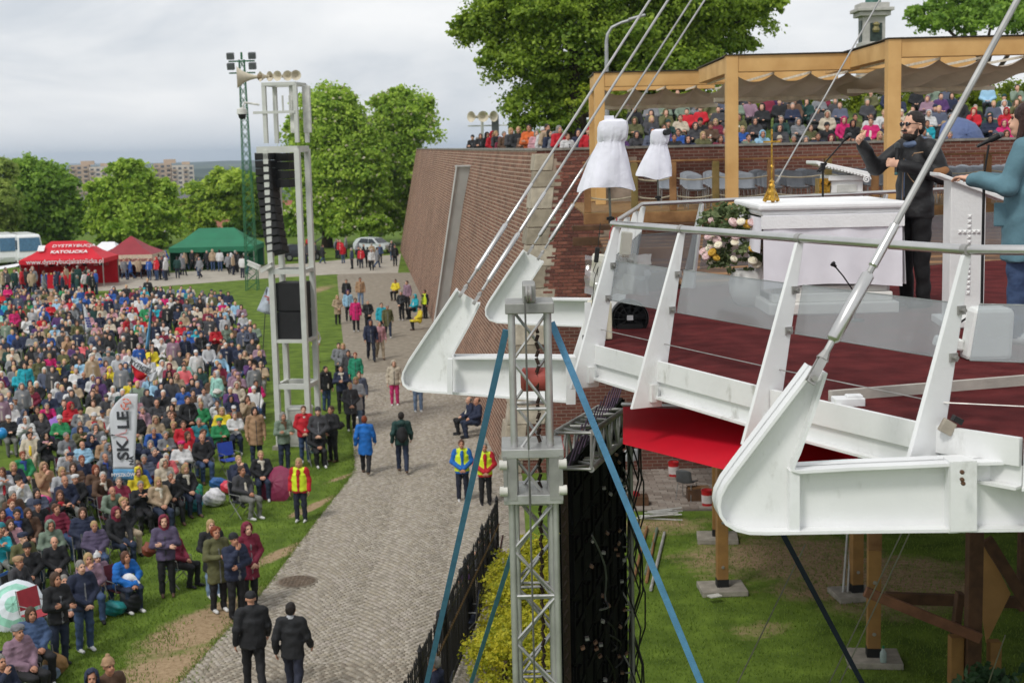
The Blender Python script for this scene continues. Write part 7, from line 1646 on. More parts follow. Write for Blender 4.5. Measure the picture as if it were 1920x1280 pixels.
# ---------------------------------------------------------------- the people the photograph shows one by one
LG = 'spectators on the lawn'; PG = 'people on the cobbled path'
W1 = 'at the lower left edge of the lawn'
BACK = math.pi
front = [ # hx, hy, pose, jacket, hair, haircolour, trousers, style, extra
 (151, 1062, 'clasp', 'navy', 'short', 'grey', 'jeans', 'jacket', dict(shoes='white', sc=1.04, label='man standing in navy jacket and jeans, hands clasped, at the front of the lawn')),
 (104, 1085, 'cross', 'black', 'bob', 'brown', 'dark jeans', 'jacket', dict(rz=.9, label='woman standing in black jacket with arms crossed beside the man in navy')),
 (121, 1089, 's_lap', 'grey', 'short', 'grey', 'black', 'jacket', dict(label='seated person in grey mostly hidden behind the standing woman in black')),
 (183, 1046, 's_lap', 'mauve', 'pom', 'none', 'jeans', 'puffer', dict(hatcol='white', sc=.86, label='child in mauve jacket and white bobble hat seated behind the standing man')),
 (166, 1048, 's_face', 'mauve', 'bob', 'blonde', 'jeans', 'jacket', dict(label='blonde person with hand at mouth seated beside the child in white hat')),
 (236, 1044, 's_fwd', 'bright blue', 'bob', 'chestnut', 'dark jeans', 'puffer', dict(label='person in bright blue jacket seated behind a black backpack, holding white plush')),
 (177, 986, 's_lap', 'slate purple', 'short', 'blonde', 'jeans', 'puffer', dict(label='seated person in dark purple jacket, jeans and sunglasses in the front row')),
 (219, 961, 's_knee', 'black', 'hood', 'none', 'dark jeans', 'jacket', dict(hatcol='burgundy', label='seated person in black jacket with burgundy hood near the feather flag')),
 (155, 961, 's_lap', 'navy', 'bob', 'brown', 'navy', 'puffer', dict(label='seated woman in navy quilted jacket left of the burgundy hood')),
 (122, 901, 's_lap', 'navy', 'thin', 'grey', 'grey', 'jacket', dict(sc=1.06, label='older man in navy jacket and grey trousers beside a pink rain cover')),
 (211, 921, 's_fwd', 'sage', 'thin', 'grey', 'black', 'jacket', dict(label='man in sage green coat leaning forward below the feather flag')),
 (102, 1016, 's_lap', 'black', 'thin', 'grey', 'black', 'jacket', dict(label='grey-haired man in black leather jacket seated in the front row')),
 (95, 986, 's_lap', 'sage', 'hood', 'none', 'navy', 'jacket', dict(label='seated person in sage hooded coat behind the man in leather')),
 (51, 1028, 's_lap', 'black', 'beanie', 'none', 'black', 'jacket', dict(label='seated man in black jacket and black knit hat')),
 (36, 1054, 's_lap', 'charcoal', 'beret', 'grey', 'black', 'jacket', dict(hatcol='tan', rz=1.2, label='seated person in dark jacket and tan beret on a striped deckchair')),
 (20, 983, 's_lap', 'pink', 'long', 'brown', 'jeans', 'puffer', dict(label='seated woman in pale pink jacket near the left edge')),
 (32, 964, 's_lap', 'black', 'short', 'dark', 'black', 'scarf', dict(scarf='blue', label='seated person in black with bright blue scarf')),
 (53, 962, 's_lap', 'brown', 'bob', 'brown', 'black', 'scarf', dict(scarf='brown', label='seated woman in brown with brown scarf')),
 (71, 947, 's_lap', 'black', 'beanie', 'none', 'black', 'jacket', dict(hatcol='navy', label='seated person in black with navy knit hat beside a pink cover')),
 (22, 944, 's_lap', 'blue', 'short', 'red', 'dark jeans', 'jacket', {}), (25, 929, 's_lap', 'brown', 'short', 'grey', 'black', 'jacket', {}),
 (4, 990, 's_face', 'charcoal', 'beanie', 'none', 'jeans', 'jacket', dict(hatcol='teal', label='person with teal knit hat cut by the left edge')), (4, 962, 's_lap', 'burgundy', 'bob', 'brown', 'black', 'jacket', {}),
 (35, 1185, 's_lap', 'mauve', 'beret', 'grey', 'black', 'puffer', dict(rz=1.0, hatcol='grey', label='person in mauve quilted jacket and grey beret seated by shopping bags')),
 (59, 1151, 's_lap', 'denim', 'bob', 'brown', 'black', 'puffer', dict(rz=.7, label='person in blue quilted jacket seated in front of the striped umbrella')),
 (2, 1240, 's_face', 'navy', 'short', 'grey', 'grey', 'jacket', dict(rz=.9, label='person in navy cut by the lower left corner')),
 (172, 1270, 'down', 'navy', 'hood', 'none', 'black', 'jacket', dict(rz=.3, label='person with navy hood and glasses at the bottom edge')),
 (203, 1248, 'down', 'brown', 'pom', 'blonde', 'black', 'jacket', dict(rz=.8, hatcol='tan', label='person in spotted knit hat at the bottom edge')),
 (307, 977, 'cross', 'slate purple', 'hood', 'none', 'black', 'jacket', dict(hatcol='burgundy', label='woman in purple jacket with arms crossed standing alone on the lawn')),
 (330, 1003, 's_lap', 'burgundy', 'bob', 'brown', 'black', 'jacket', dict(rz=1.2, label='seated person in burgundy hidden behind the woman in purple')),
 (395, 984, 'clasp', 'black', 'long', 'blonde', 'pale jeans', 'coat', dict(shoes='white', rz=.5, label='woman with long blonde hair and long black coat at the dirt patch')),
 (404, 998, 'phone', 'olive', 'curly', 'red', 'black', 'coat', dict(shoes='white', label='red-haired woman in long olive parka looking at her phone')),
 (438, 1011, 'chin', 'navy', 'beanie', 'none', 'black', 'puffer', dict(hatcol='black', sc=1.03, label='man in navy quilted jacket and black knit hat with sunglasses')),
 (463, 991, 'clasp', 'burgundy', 'hood', 'none', 'black', 'coat', dict(label='woman in long burgundy hooded coat beside the man in black knit hat')),
 (454, 882, 's_lap', 'charcoal', 'short', 'brown', 'charcoal' if False else 'grey', 'bulky', dict(rz=.9, label='person in dark jacket reclining on a folding chair by a burgundy umbrella')),
 (448, 862, 's_face', 'navy', 'short', 'blonde', 'dark jeans', 'jacket', dict(label='person in navy hidden behind the reclining person')),
 (489, 853, 's_lap', 'black', 'short', 'blonde', 'dark jeans', 'scarf', dict(scarf='cream', label='person in black with cream scarf by the burgundy umbrella')),
 (348, 879, 's_lap', 'black', 'bob', 'blonde', 'dark jeans', 'scarf', dict(scarf='cream', label='blonde woman in black jacket seated by heaped bags')),
 (320, 892, 's_face', 'black', 'short', 'grey', 'black', 'jacket', dict(label='person in black leather with hand at face')),
 (297, 903, 's_lap', 'beige', 'long', 'blonde', 'dark jeans', 'scarf', dict(scarf='cream', label='long-haired blonde woman in beige seated with a stick')),
 (264, 910, 's_pray', 'black', 'short', 'grey', 'black', 'jacket', dict(label='grey-haired man in black with hands folded at his mouth')),
 (259, 885, 's_lap', 'yellow', 'hood', 'none', 'black', 'jacket', dict(label='person in yellow hooded raincoat behind the man in black')),
 (223, 903, 's_cross', 'burgundy', 'short', 'grey', 'black', 'jacket', {}), (270, 860, 's_lap', 'slate', 'short', 'grey', 'grey', 'puffer', {}),
 (312, 857, 's_lap', 'coral', 'short', 'white', 'pale jeans', 'scarf', dict(scarf='red', label='person in coral pink jacket and red scarf')),
 (339, 835, 's_cross', 'white', 'beret', 'grey', 'beige', 'jacket', dict(hatcol='magenta', label='person in white jacket and magenta beret')),
 (379, 821, 's_lap', 'black', 'thin', 'grey', 'jeans', 'jacket', dict(sc=1.06, label='man in black jacket and jeans at the right end of his row')),
 (477, 770, 'down', 'tan', 'bob', 'dark', 'dark jeans', 'coat', dict(shoes='white', label='woman in tan coat and pink scarf standing beside the loudspeaker tower')),
 (440, 779, 's_phone', 'white', 'short', 'grey', 'dark jeans', 'jacket', dict(label='person in white jacket seated beside the woman in tan coat')),
 (416, 771, 's_cross', 'yellow', 'bob', 'blonde', 'black', 'coat', dict(label='woman in bright yellow raincoat seated on the right of the lawn')),
 (344, 796, 's_lap', 'red', 'short', 'brown', 'dark jeans', 'jacket', dict(label='person in red jacket seated right of the feather flag')),
 (373, 791, 's_lap', 'teal', 'short', 'grey', 'grey', 'jacket', {}), (433, 748, 's_lap', 'navy', 'hood', 'none', 'jeans', 'puffer', {}), (464, 748, 's_face', 'beige', 'long', 'brown', 'black', 'jacket', {}),
 (480, 719, 's_lap', 'magenta', 'short', 'dark', 'navy', 'vest', dict(accent='dark', label='person in black vest over magenta sleeves on a folding chair')),
 (444, 723, 's_lap', 'cream', 'hood', 'none', 'black', 'jacket', {}), (405, 702, 'down', 'mint', 'hood', 'none', 'pale jeans', 'jacket', dict(hatcol='white', rz=-.6, label='person standing in mint jacket with white hood and waist bag')),
 (288, 808, 's_fwd', 'blue', 'short', 'grey', 'jeans', 'coat', {}), (292, 788, 's_lap', 'beige', 'hood', 'none', 'grey', 'jacket', {}), (267, 769, 's_lap', 'mauve', 'short', 'grey', 'black', 'scarf', dict(scarf='pink')),
 (294, 756, 's_cross', 'charcoal', 'thin', 'grey', 'black', 'jacket', {}), (327, 754, 's_lap', 'cream', 'beanie', 'none', 'beige', 'jacket', dict(hatcol='white')), (318, 776, 's_lap', 'charcoal', 'short', 'brown', 'black', 'puffer', {}),
 (351, 749, 'clasp', 'black', 'short', 'dark', 'black', 'jacket', dict(label='person standing in black jacket among seated spectators')), (377, 760, 's_lap', 'green', 'short', 'blonde', 'black', 'jacket', {}), (407, 757, 's_lap', 'white', 'short', 'brown', 'black', 'scarf', dict(scarf='brown')),
 (382, 733, 's_lap', 'light grey', 'short', 'dark', 'jeans', 'jacket', {}), (343, 730, 's_lap', 'blue', 'short', 'dark', 'navy', 'jacket', {}), (362, 737, 's_lap', 'brown', 'short', 'dark', 'black', 'jacket', {}), (331, 706, 's_lap', 'beige', 'hood', 'none', 'beige', 'coat', {}),
 (345, 682, 's_lap', 'mint', 'short', 'dark', 'black', 'scarf', dict(scarf='brown')), (280, 709, 's_lap', 'light blue', 'hood', 'none', 'pale jeans', 'jacket', {}), (244, 717, 's_lap', 'yellow', 'beanie', 'none', 'black', 'jacket', dict(hatcol='charcoal')), (317, 702, 's_lap', 'black', 'hood', 'none', 'black', 'scarf', dict(scarf='yellow')),
 (46, 685, 'down', 'turquoise', 'long', 'dark', 'black', 'coat', dict(label='woman standing in turquoise jacket among the left crowd')), (72, 675, 'clasp', 'olive', 'short', 'brown', 'black', 'coat', dict(label='person standing in long olive coat beside the turquoise jacket')),
 (93, 668, 's_lap', 'magenta', 'short', 'blonde', 'black', 'jacket', {}), (110, 683, 's_lap', 'navy', 'cap', 'grey', 'black', 'scarf', dict(scarf='yellow')), (136, 689, 's_lap', 'navy', 'short', 'dark', 'black', 'scarf', dict(scarf='yellow')),
 (108, 723, 's_lap', 'white', 'hood', 'none', 'burgundy' if False else 'black', 'bulky', {}), (174, 709, 's_lap', 'white', 'hood', 'none', 'pale jeans', 'bulky', {}), (181, 727, 's_fwd', 'purple', 'short', 'brown', 'black', 'jacket', {}), (58, 730, 's_lap', 'burgundy', 'hood', 'none', 'black', 'bulky', dict(hatcol='tan')),
 (157, 703, 's_lap', 'navy', 'thin', 'grey', 'black', 'jacket', {}), (197, 705, 's_lap', 'charcoal', 'short', 'grey', 'jeans', 'jacket', {}), (92, 651, 'down', 'charcoal', 'beanie', 'none', 'black', 'jacket', dict(hatcol='white')), (112, 786, 's_cross', 'green', 'beanie', 'none', 'black', 'jacket', dict(hatcol='white', label='person in bright green jacket below the purple and lime rain covers')),
 (150, 794, 's_phone', 'denim', 'short', 'grey', 'black', 'puffer', {}), (151, 770, 's_lap', 'grey', 'beanie', 'none', 'black', 'scarf', dict(hatcol='black', scarf='cream')), (77, 782, 's_lap', 'charcoal', 'short', 'blonde', 'black', 'jacket', {}), (29, 750, 's_lap', 'grey', 'cap', 'grey', 'beige', 'jacket', {}), (88, 762, 's_fwd', 'magenta', 'short', 'grey', 'black', 'jacket', dict()),
 (43, 854, 's_lap', 'green', 'short', 'red', 'beige', 'scarf', dict(scarf='blue')), (25, 874, 's_fwd', 'navy', 'bob', 'blonde', 'grey', 'jacket', {}), (83, 876, 's_face', 'tan', 'hood', 'none', 'jeans', 'coat', {}), (180, 880, 's_lap', 'brown', 'bob', 'red', 'black', 'coat', {}), (196, 826, 's_lap', 'tan', 'beanie', 'none', 'black', 'coat', dict(hatcol='light grey')), (137, 876, 's_lap', 'brown', 'bob', 'brown', 'black', 'puffer', {}), (117, 884, 's_lap', 'light grey', 'bob', 'blonde', 'black', 'jacket', {}), (154, 862, 's_lap', 'navy', 'short', 'red', 'black', 'jacket', {}), (126, 850, 's_fwd', 'light grey', 'short', 'white', 'grey', 'jacket', {}),
 (404, 617, 'cross', 'red', 'bob', 'dark', 'black', 'skirt', dict(label='woman standing in red jacket and black skirt at the crowd edge')), (377, 627, 'clasp', 'black', 'short', 'dark', 'jeans', 'jacket', dict(label='young man standing in black jacket and jeans')), (346, 634, 'down', 'navy', 'short', 'grey', 'dark jeans', 'jacket', dict(label='man standing in navy and red jacket among the seats')), (469, 618, 'phone', 'slate', 'thin', 'grey', 'navy', 'jacket', dict(label='man standing in slate jacket with a black backpack')), (420, 640, 's_lap', 'brown', 'short', 'dark', 'jeans', 'jacket', {}), (424, 613, 'clasp', 'sage', 'long', 'dark', 'black', 'jacket', {}),
 (425, 582, 's_cross', 'cream', 'hood', 'none', 'black', 'coat', {}), (26, 584, 'clasp', 'magenta', 'short', 'dark', 'black', 'jacket', dict(label='person standing in magenta jacket near the left edge')), (237, 598, 'swing', 'red', 'short', 'grey', 'black', 'jacket', dict(rz=1.2, label='person in bright red jacket bending in the middle of the crowd')), (187, 591, 'clasp', 'navy', 'short', 'brown', 'beige', 'jacket', dict(label='man standing in long navy jacket beside the narrow white flag')), (144, 606, 'clasp', 'olive', 'long', 'brown', 'olive', 'coat', dict(label='person standing in mottled olive coat left of the narrow white flag')),
]
for (hx, hy, pose, jac, hair, hcol, tro, style, kw) in front:
    kw = dict(kw)
    if kw.get('accent') == 'dark': kw['accent'] = jm('black')
    put(hx, hy, pose, jac, hair, hcol, tro, style, group=LG, where='lawn', **kw)
pathp = [
 (470, 1122, 'swing', 'black', 'cap', 'dark', 'black', 'bulky', dict(rz=BACK+.25, sc=1.08, label='man in black jacket and cap walking away on the path')),
 (545, 1142, 'swing', 'black', 'short', 'dark', 'navy', 'scarf', dict(rz=BACK-.1, sc=1.04, scarf='cream', accent='grey', label='man in black jacket with grey hood walking away on the path')),
 (560, 867, 'down', 'red', 'bob', 'blonde', 'navy', 'vest', dict(rz=-.1, label='woman steward in red jacket and yellow safety vest on the lawn')),
 (683, 787, 'swing', 'bright blue', 'short', 'red', 'black', 'coat', dict(rz=BACK, label='woman in bright blue raincoat walking away on the path')),
 (752, 780, 'swing', 'dark green', 'short', 'dark', 'dark jeans', 'jacket', dict(rz=BACK+.1, sc=1.06, shoes='brown', label='man in dark green jacket with backpack walking away')),
 (738, 682, 'down', 'cream', 'hood', 'none', 'pink', 'jacket', dict(rz=.1, shoes='white', label='woman in cream hooded jacket and bright pink trousers')),
 (782, 690, 'down', 'charcoal', 'short', 'brown', 'pale jeans', 'jacket', dict(shoes='white', label='person in pale jeans hidden behind the white beam')),
 (569, 768, 'clasp', 'red', 'short', 'chestnut', 'jeans', 'bulky', dict(label='woman in red jacket standing by the utility cabinet')),
 (530, 780, 'cross', 'sage', 'bob', 'grey', 'dark jeans', 'scarf', dict(scarf='brown', label='woman in sage jacket with arms crossed left of the cabinet')),
 (596, 771, 'clasp', 'charcoal', 'beanie', 'none', 'black', 'jacket', dict(label='person in charcoal with knit hat behind the folding chair')),
 (621, 768, 'clasp', 'black', 'short', 'brown', 'black', 'jacket', dict(rz=-.6, label='woman in black with shoulder bag beside the seated pair')),
 (594, 802, 's_lap', 'black', 'short', 'brown', 'black', 'jacket', dict(label='person in black on a folding chair in front of the cabinet', shoes='white')),
 (590, 617, 'clasp', 'white', 'bob', 'dark', 'navy', 'vest', dict(rz=.8, style='x', label='steward in yellow vest and blue skirt on the lawn right of the tower')),
 (632, 557, 'clasp', 'beige', 'bob', 'blonde', 'black', 'coat', dict(label='woman in long beige padded vest at the far path edge')),
 (649, 527, 'down', 'black', 'short', 'dark', 'black', 'jacket', {}), (652, 548, 'down', 'light blue', 'hood', 'none', 'black', 'jacket', dict(hatcol='purple')), (666, 563, 'down', 'magenta', 'short', 'dark', 'black', 'coat', {}), (689, 566, 'clasp', 'black', 'short', 'grey', 'black', 'jacket', {}), (715, 572, 'down', 'turquoise', 'short', 'brown', 'navy', 'jacket', {}), (726, 576, 'swing', 'olive', 'short', 'grey', 'dark jeans', 'coat', dict(rz=.2)), (675, 524, 'down', 'tan', 'short', 'brown', 'pale jeans', 'jacket', {}),
 (694, 605, 'swing', 'navy', 'hood', 'none', 'navy', 'jacket', dict(rz=.2, sc=1.1, label='tall man in navy hooded top walking on the path')), (711, 607, 'swing', 'pink', 'short', 'grey', 'beige', 'jacket', dict(rz=.3)),
 (635, 648, 'clasp', 'grey', 'short', 'dark', 'black', 'jacket', {}), (643, 649, 'clasp', 'grey', 'bob', 'blonde', 'black', 'jacket', {}), (653, 662, 'down', 'charcoal', 'short', 'dark', 'black', 'jacket', {}), (666, 666, 'down', 'emerald', 'short', 'red', 'black', 'coat', dict(label='person in emerald rain poncho at the path edge')),
 (610, 692, 'down', 'black', 'short', 'dark', 'jeans', 'bulky', dict(rz=.7, label='man in black jacket with backpack standing right of the tower')), (639, 691, 'phone', 'navy', 'short', 'dark', 'black', 'scarf', dict(scarf='cream', label='person in navy holding a white bundle')), (667, 713, 'cross', 'light grey', 'bob', 'blonde', 'pale jeans', 'coat', dict(label='person in translucent grey rain cape at the path edge')), (656, 723, 'clasp', 'charcoal', 'short', 'blonde', 'black', 'coat', dict(shoes='white', label='person in long charcoal vest beside the grey rain cape')), (673, 702, 'down', 'slate', 'short', 'brown', 'navy', 'jacket', {}),
 (796, 547, 'down', 'black', 'short', 'brown', 'black', 'vest', dict(rz=-.8, label='steward in yellow vest standing against the brick wall')), (777, 556, 's_lap', 'turquoise', 'hood', 'none', 'black', 'bulky', dict(rz=-.9)), (786, 578, 's_lap', 'yellow', 'beanie', 'none', 'black', 'coat', dict(rz=-1.2, hatcol='black', label='person in yellow raincoat seated against the brick wall')), (763, 530, 'down', 'mauve', 'short', 'brown', 'black', 'jacket', dict(rz=-.6)), (752, 549, 'clasp', 'black', 'short', 'grey', 'black', 'jacket', dict(rz=-.5)), (741, 527, 's_lap', 'yellow', 'short', 'dark', 'black', 'jacket', dict(rz=-.3)),
 (878, 750, 's_lap', 'navy', 'thin', 'grey', 'black', 'bulky', dict(rz=-1.3, label='man in navy jacket seated against the wall below the beam')), (893, 752, 's_lap', 'navy', 'thin', 'brown', 'dark jeans', 'jacket', dict(rz=-1.2, label='second person in navy seated beside the man at the wall')),
 (865, 832, 'clasp', 'bright blue', 'short', 'chestnut', 'navy', 'vest', dict(rz=.1, shoes='white', label='steward in blue raincoat and yellow vest by the wall')), (908, 838, 'clasp', 'red', 'short', 'grey', 'black', 'vest', dict(rz=.1, label='steward in red jacket and yellow vest beside the fence')),
 (812, 1243, 's_lap', 'navy', 'short', 'grey', 'black', 'jacket', dict(rz=-1.6, label='person in navy seated behind the fence at the bottom edge')), (868, 1086, 's_lap', 'black', 'beanie', 'none', 'black', 'jacket', dict(rz=-1.6, hatcol='purple', label='person with purple hat band seated behind the fence')), (905, 1012, 's_lap', 'charcoal', 'short', 'dark', 'black', 'jacket', dict(rz=-1.6, label='dark-haired person seated behind the far end of the fence')), (916, 990, 's_lap', 'grey', 'thin', 'brown', 'black', 'jacket', dict(rz=-1.6, label='balding person seated farthest along the fence')),
 (672, 465, 'clasp', 'black', 'short', 'dark', 'black', 'jacket', {}), (696, 470, 'down', 'white', 'hood', 'none', 'black', 'jacket', {}), (712, 460, 'down', 'denim', 'short', 'grey', 'navy', 'jacket', {}), (740, 462, 'down', 'black', 'short', 'dark', 'black', 'jacket', {}),
]
for (hx, hy, pose, jac, hair, hcol, tro, style, kw) in pathp:
    kw = dict(kw); kw.pop('style', None)
    if kw.get('accent') == 'grey': kw['accent'] = jm('light grey')
    put(hx, hy, pose, jac, hair, hcol, tro, style, group=PG, where='path', **kw)
# ---- terrace and rampart crowd
TG = 'spectators above the rampart'
top = [('black', 886, 252), ('black', 901, 250), ('black', 913, 246), ('red', 923, 247), ('brown', 945, 252), ('burgundy', 938, 262), ('charcoal', 958, 246), ('black', 972, 240), ('orange', 992, 238), ('pink', 1006, 250), ('white', 1018, 246), ('navy', 1030, 250), ('grey', 1040, 254), ('red', 1048, 243), ('white', 1064, 264), ('navy', 1085, 250), ('red', 1103, 246), ('black', 895, 262), ('brown', 983, 252), ('charcoal', 930, 240), ('beige', 1026, 240)]
for i, (jac, hx, hy) in enumerate(top):
    xt = (hx-960)/FPX; Yw = 42+(.86-xt*42)/(xt+.102)*1.0 if False else None
    # where the sight line meets the inner edge of the parapet, then one step back
    lo_, hi_ = 43., 138.
    for _ in range(40):
        m_ = (lo_+hi_)/2; xe = CTi.x+(FTi.x-CTi.x)*(m_-42.5)/(FTi.y-42.5)
        if aty(hx, 285, m_).x > xe+.35: hi_ = m_
        else: lo_ = m_
    Y_ = min(m_, 80)+rp_.uniform(0, 1.2); p = aty(hx, hy, Y_); hair = rp_.choice(('short', 'hood', 'bob', 'beanie', 'short'))
    if jac == 'red' and hx < 930: hair = 'hood'
    person((p.x, Y_, 8.28), rp_.uniform(-.5, .9), rp_.choice(('clasp', 'down', 'cross')), jac, hair, rp_.choice(('grey', 'brown', 'dark', 'blonde')), 'black', rp_.choice(('jacket', 'puffer', 'jacket')), hatcol=None, skin=rp_.randrange(4), group=TG, where='ramp', sc=min(1.12, max(.85, (p.z-8.28)/1.59)))
terr_cols = ['black']*5+['navy']*4+['charcoal']*4+['grey', 'grey', 'purple', 'magenta', 'burgundy', 'cream', 'cream', 'white', 'light blue', 'blue', 'olive', 'olive', 'brown', 'brown', 'beige', 'red', 'slate', 'slate', 'sage', 'mauve', 'dark green']
fixed = {(0, 1440): ('light blue', 'hood'), (1, 1530): ('olive', 'bob'), (2, 1590): ('magenta', 'hood'), (2, 1645): ('white', 'short'), (0, 1182): ('bright blue', 'bob'), (1, 1750): ('turquoise', 'short'), (2, 1715): ('cream', 'hood'), (2, 1742): ('white', 'hood'), (0, 1838): ('olive', 'bob'), (2, 1800): ('blue', 'short')}
def terr(X, Y, px, r_):
    f = [v for (rr, q), v in fixed.items() if rr == r_ and abs(q-px) < 13]; jac, hair = f[0] if f else (rp_.choice(terr_cols), rp_.choice(('short', 'bob', 'hood', 'beanie', 'hood', 'short', 'long')))
    return jac, hair
TERR = []
for r_, Yr in enumerate((43.7, 45.4, 47.2, 49.0, 50.8, 52.4)):
    px = 1165 if r_ < 2 else 1190
    while px < 1925:
        Y_ = Yr+rp_.uniform(-.7, .7); X_ = aty(px, 240, Y_).x
        if rp_.random() < (.92 if r_ in (0, 2) else .8 if r_ == 1 else .6): TERR.append((X_, Y_, px, r_))
        px += rp_.uniform(18, 34)
# ---- the rest of the seated lawn crowd, row by row
POLY = [(-10, 540), (200, 541), (260, 537), (330, 536), (430, 548), (470, 600), (500, 655), (503, 712), (470, 735), (450, 762), (420, 790), (380, 822), (345, 862), (300, 892), (250, 925), (225, 962), (195, 985), (140, 1020), (60, 1055), (-10, 1075)]
def inpoly(x, y, P=POLY):
    r_ = False; j = len(P)-1
    for i in range(len(P)):
        if (P[i][1] > y) != (P[j][1] > y) and x < (P[j][0]-P[i][0])*(y-P[i][1])/(P[j][1]-P[i][1])+P[i][0]: r_ = not r_
        j = i
    return r_
crowd = []; yv = 27.
rc_ = random.Random(99)
while yv < 112:
    xv = -45+rc_.random()
    while xv < -4:
        X_, Y_ = xv+rc_.uniform(-.16, .16), yv+rc_.uniform(-.5, .5); px, py = proj((X_, Y_, 1.19))
        gap = rc_.random() < (.10 if Y_ < 70 else .2)
        if px > -8 and inpoly(px, py) and not gap and all((X_-a)**2+(Y_-b_)**2 > .36 for a, b_ in occ): crowd.append((X_, Y_)); 
        xv += .7
    yv += 1.45
pal = ['black']*22+['navy']*19+['charcoal']*12+['dark green']*3+['grey']*5+['light grey']*4+['beige']*5+['white']*7+['cream']*5+['red']*5+['pink']*4+['magenta']*3+['burgundy']*4+['purple']*2+['mauve']*3+['blue']*5+['light blue']*3+['teal', 'turquoise', 'turquoise', 'mint', 'green', 'green', 'yellow', 'coral']+['sage']*2+['olive']*4+['brown']*4+['tan']*3+['slate']*5+['denim']*4
sp = ['s_lap', 's_lap', 's_cross', 's_face', 's_phone', 's_knee', 's_fwd', 's_pray']; hk_ = ['short', 'short', 'bob', 'hood', 'hood', 'beanie', 'thin', 'bob', 'pom', 'curly', 'beret', 'cap', 'long']
cand = [('L', x, y, (x*x+y*y)**.5) for x, y in crowd]+[('T', t_, None, t_[1]*1.02) for t_ in TERR]
cand.sort(key=lambda c: c[3]); quota = max(0, 300-len(PEOPLE)); rest = cand[quota:]
for c in cand[:quota]:
    if c[0] == 'L':
        x, y = c[1], c[2]; jac = rc_.choice(pal); hair = rc_.choice(hk_); sty = rc_.choice(('jacket', 'puffer', 'scarf', 'coat', 'bulky', 'bulky')); yw = rc_.choice((-.4, 0., .35)); hc = rc_.choice(('grey', 'brown', 'dark', 'blonde', 'white', 'chestnut', 'grey'))
        person((x, y, 0), face_stage(x, y, rc_.uniform(-.35, .35)), rc_.choice(sp), jac, hair, hc, rc_.choice(('black', 'dark jeans', 'jeans', 'navy', 'grey', 'beige')), sty, scarf=rc_.choice(list(SCARFS)), sc=rc_.uniform(.93, 1.06), skin=rc_.randrange(4), yaw=yw, hatcol=rc_.choice((None, None, 'white', 'grey', 'navy', 'black', 'cream')) if hair != 'hood' else None, group=LG, where='lawn')
    else:
        X_, Y_, px, r_ = c[1]; jac, hair = terr(X_, Y_, px, r_); z = float(bank_z(X_, Y_))
        person((X_, Y_, z), face_stage(X_, Y_, rp_.uniform(-.3, .3)), rp_.choice(('s_lap', 's_cross', 's_phone', 's_knee')), jac, hair, rp_.choice(('grey', 'brown', 'dark', 'blonde')), 'black', rp_.choice(('jacket', 'puffer', 'bulky')), skin=rp_.randrange(4), group=TG, where='terr', sc=rp_.uniform(.9, 1.0))
# ---- everybody beyond those 300, as one mass
VL, FL, CLr = [], [], []; nv0 = 0
LOW = []
for i, (ps, sty) in enumerate((('s_lap', 'jacket'), ('s_cross', 'jacket'), ('s_face', 'coat'), ('s_knee', 'jacket'), ('down', 'jacket'), ('swing', 'coat'))):
    P = dict(SIT if ps.startswith('s_') else STAND)
    if ps == 'swing': P['kn'] = [(.1, -.14, .52), (-.1, .05, .5)]; P['an'] = [(.1, -.2, .11), (-.1, .34, .16)]
    part, Rh = body_mesh(P, ARMS[ps], sty, res=.048, head='l', hres=None, girth=1.06, fold=0)
    LOW.append((part, P['head']))
def add_low(x, y, z, rz, k, jac, hair, hcol, tro, sc):
    global nv0
    (V, F, m), hp = LOW[k]; HV, HF, _ = HAIRL[hair]; cR, sR = math.cos(rz), math.sin(rz)
    mt = [lin(JC[jac]), lin(TC[tro]), lin((212, 166, 142)), lin((36, 36, 38)), lin((190, 180, 170)), lin((60, 48, 44)), lin((176, 110, 100))]
    fc = np.array(mt)[m]; vc = np.zeros((len(V), 4)); vc[F.ravel()] = np.repeat(fc, 4, axis=0)
    hc = np.array(lin(JC[jac]) if hair in ('hood', 'beanie') else lin(HC[hcol])); A = np.concatenate([V, HV+np.array(hp)]); C_ = np.concatenate([vc, np.tile(hc, (len(HV), 1))]); FF = np.concatenate([F, HF+len(V)])
    A = A*sc; B_ = np.c_[A[:, 0]*cR-A[:, 1]*sR+x, A[:, 0]*sR+A[:, 1]*cR+y, A[:, 2]+z]; VL.append(B_); FL.append(FF+nv0); CLr.append(C_); nv0 += len(B_)
for c in rest:
    if c[0] == 'L': x, y = c[1], c[2]; add_low(x, y, 0, face_stage(x, y, rc_.uniform(-.4, .4)), rc_.randrange(4) if rc_.random() < .94 else 4, rc_.choice(pal), rc_.choice(('short', 'bob', 'beanie', 'hood', 'short')), rc_.choice(('grey', 'brown', 'dark', 'blonde', 'white')), rc_.choice(('black', 'jeans', 'navy', 'grey')), rc_.uniform(.94, 1.06))
    else: X_, Y_, px, r_ = c[1]; jac, hair = terr(X_, Y_, px, r_); add_low(X_, Y_, float(bank_z(X_, Y_)), face_stage(X_, Y_, rp_.uniform(-.3, .3)), rp_.randrange(4), jac, hair if hair in HAIRL else 'bob', rp_.choice(('grey', 'brown', 'dark', 'blonde')), 'black', rp_.uniform(.9, 1.))
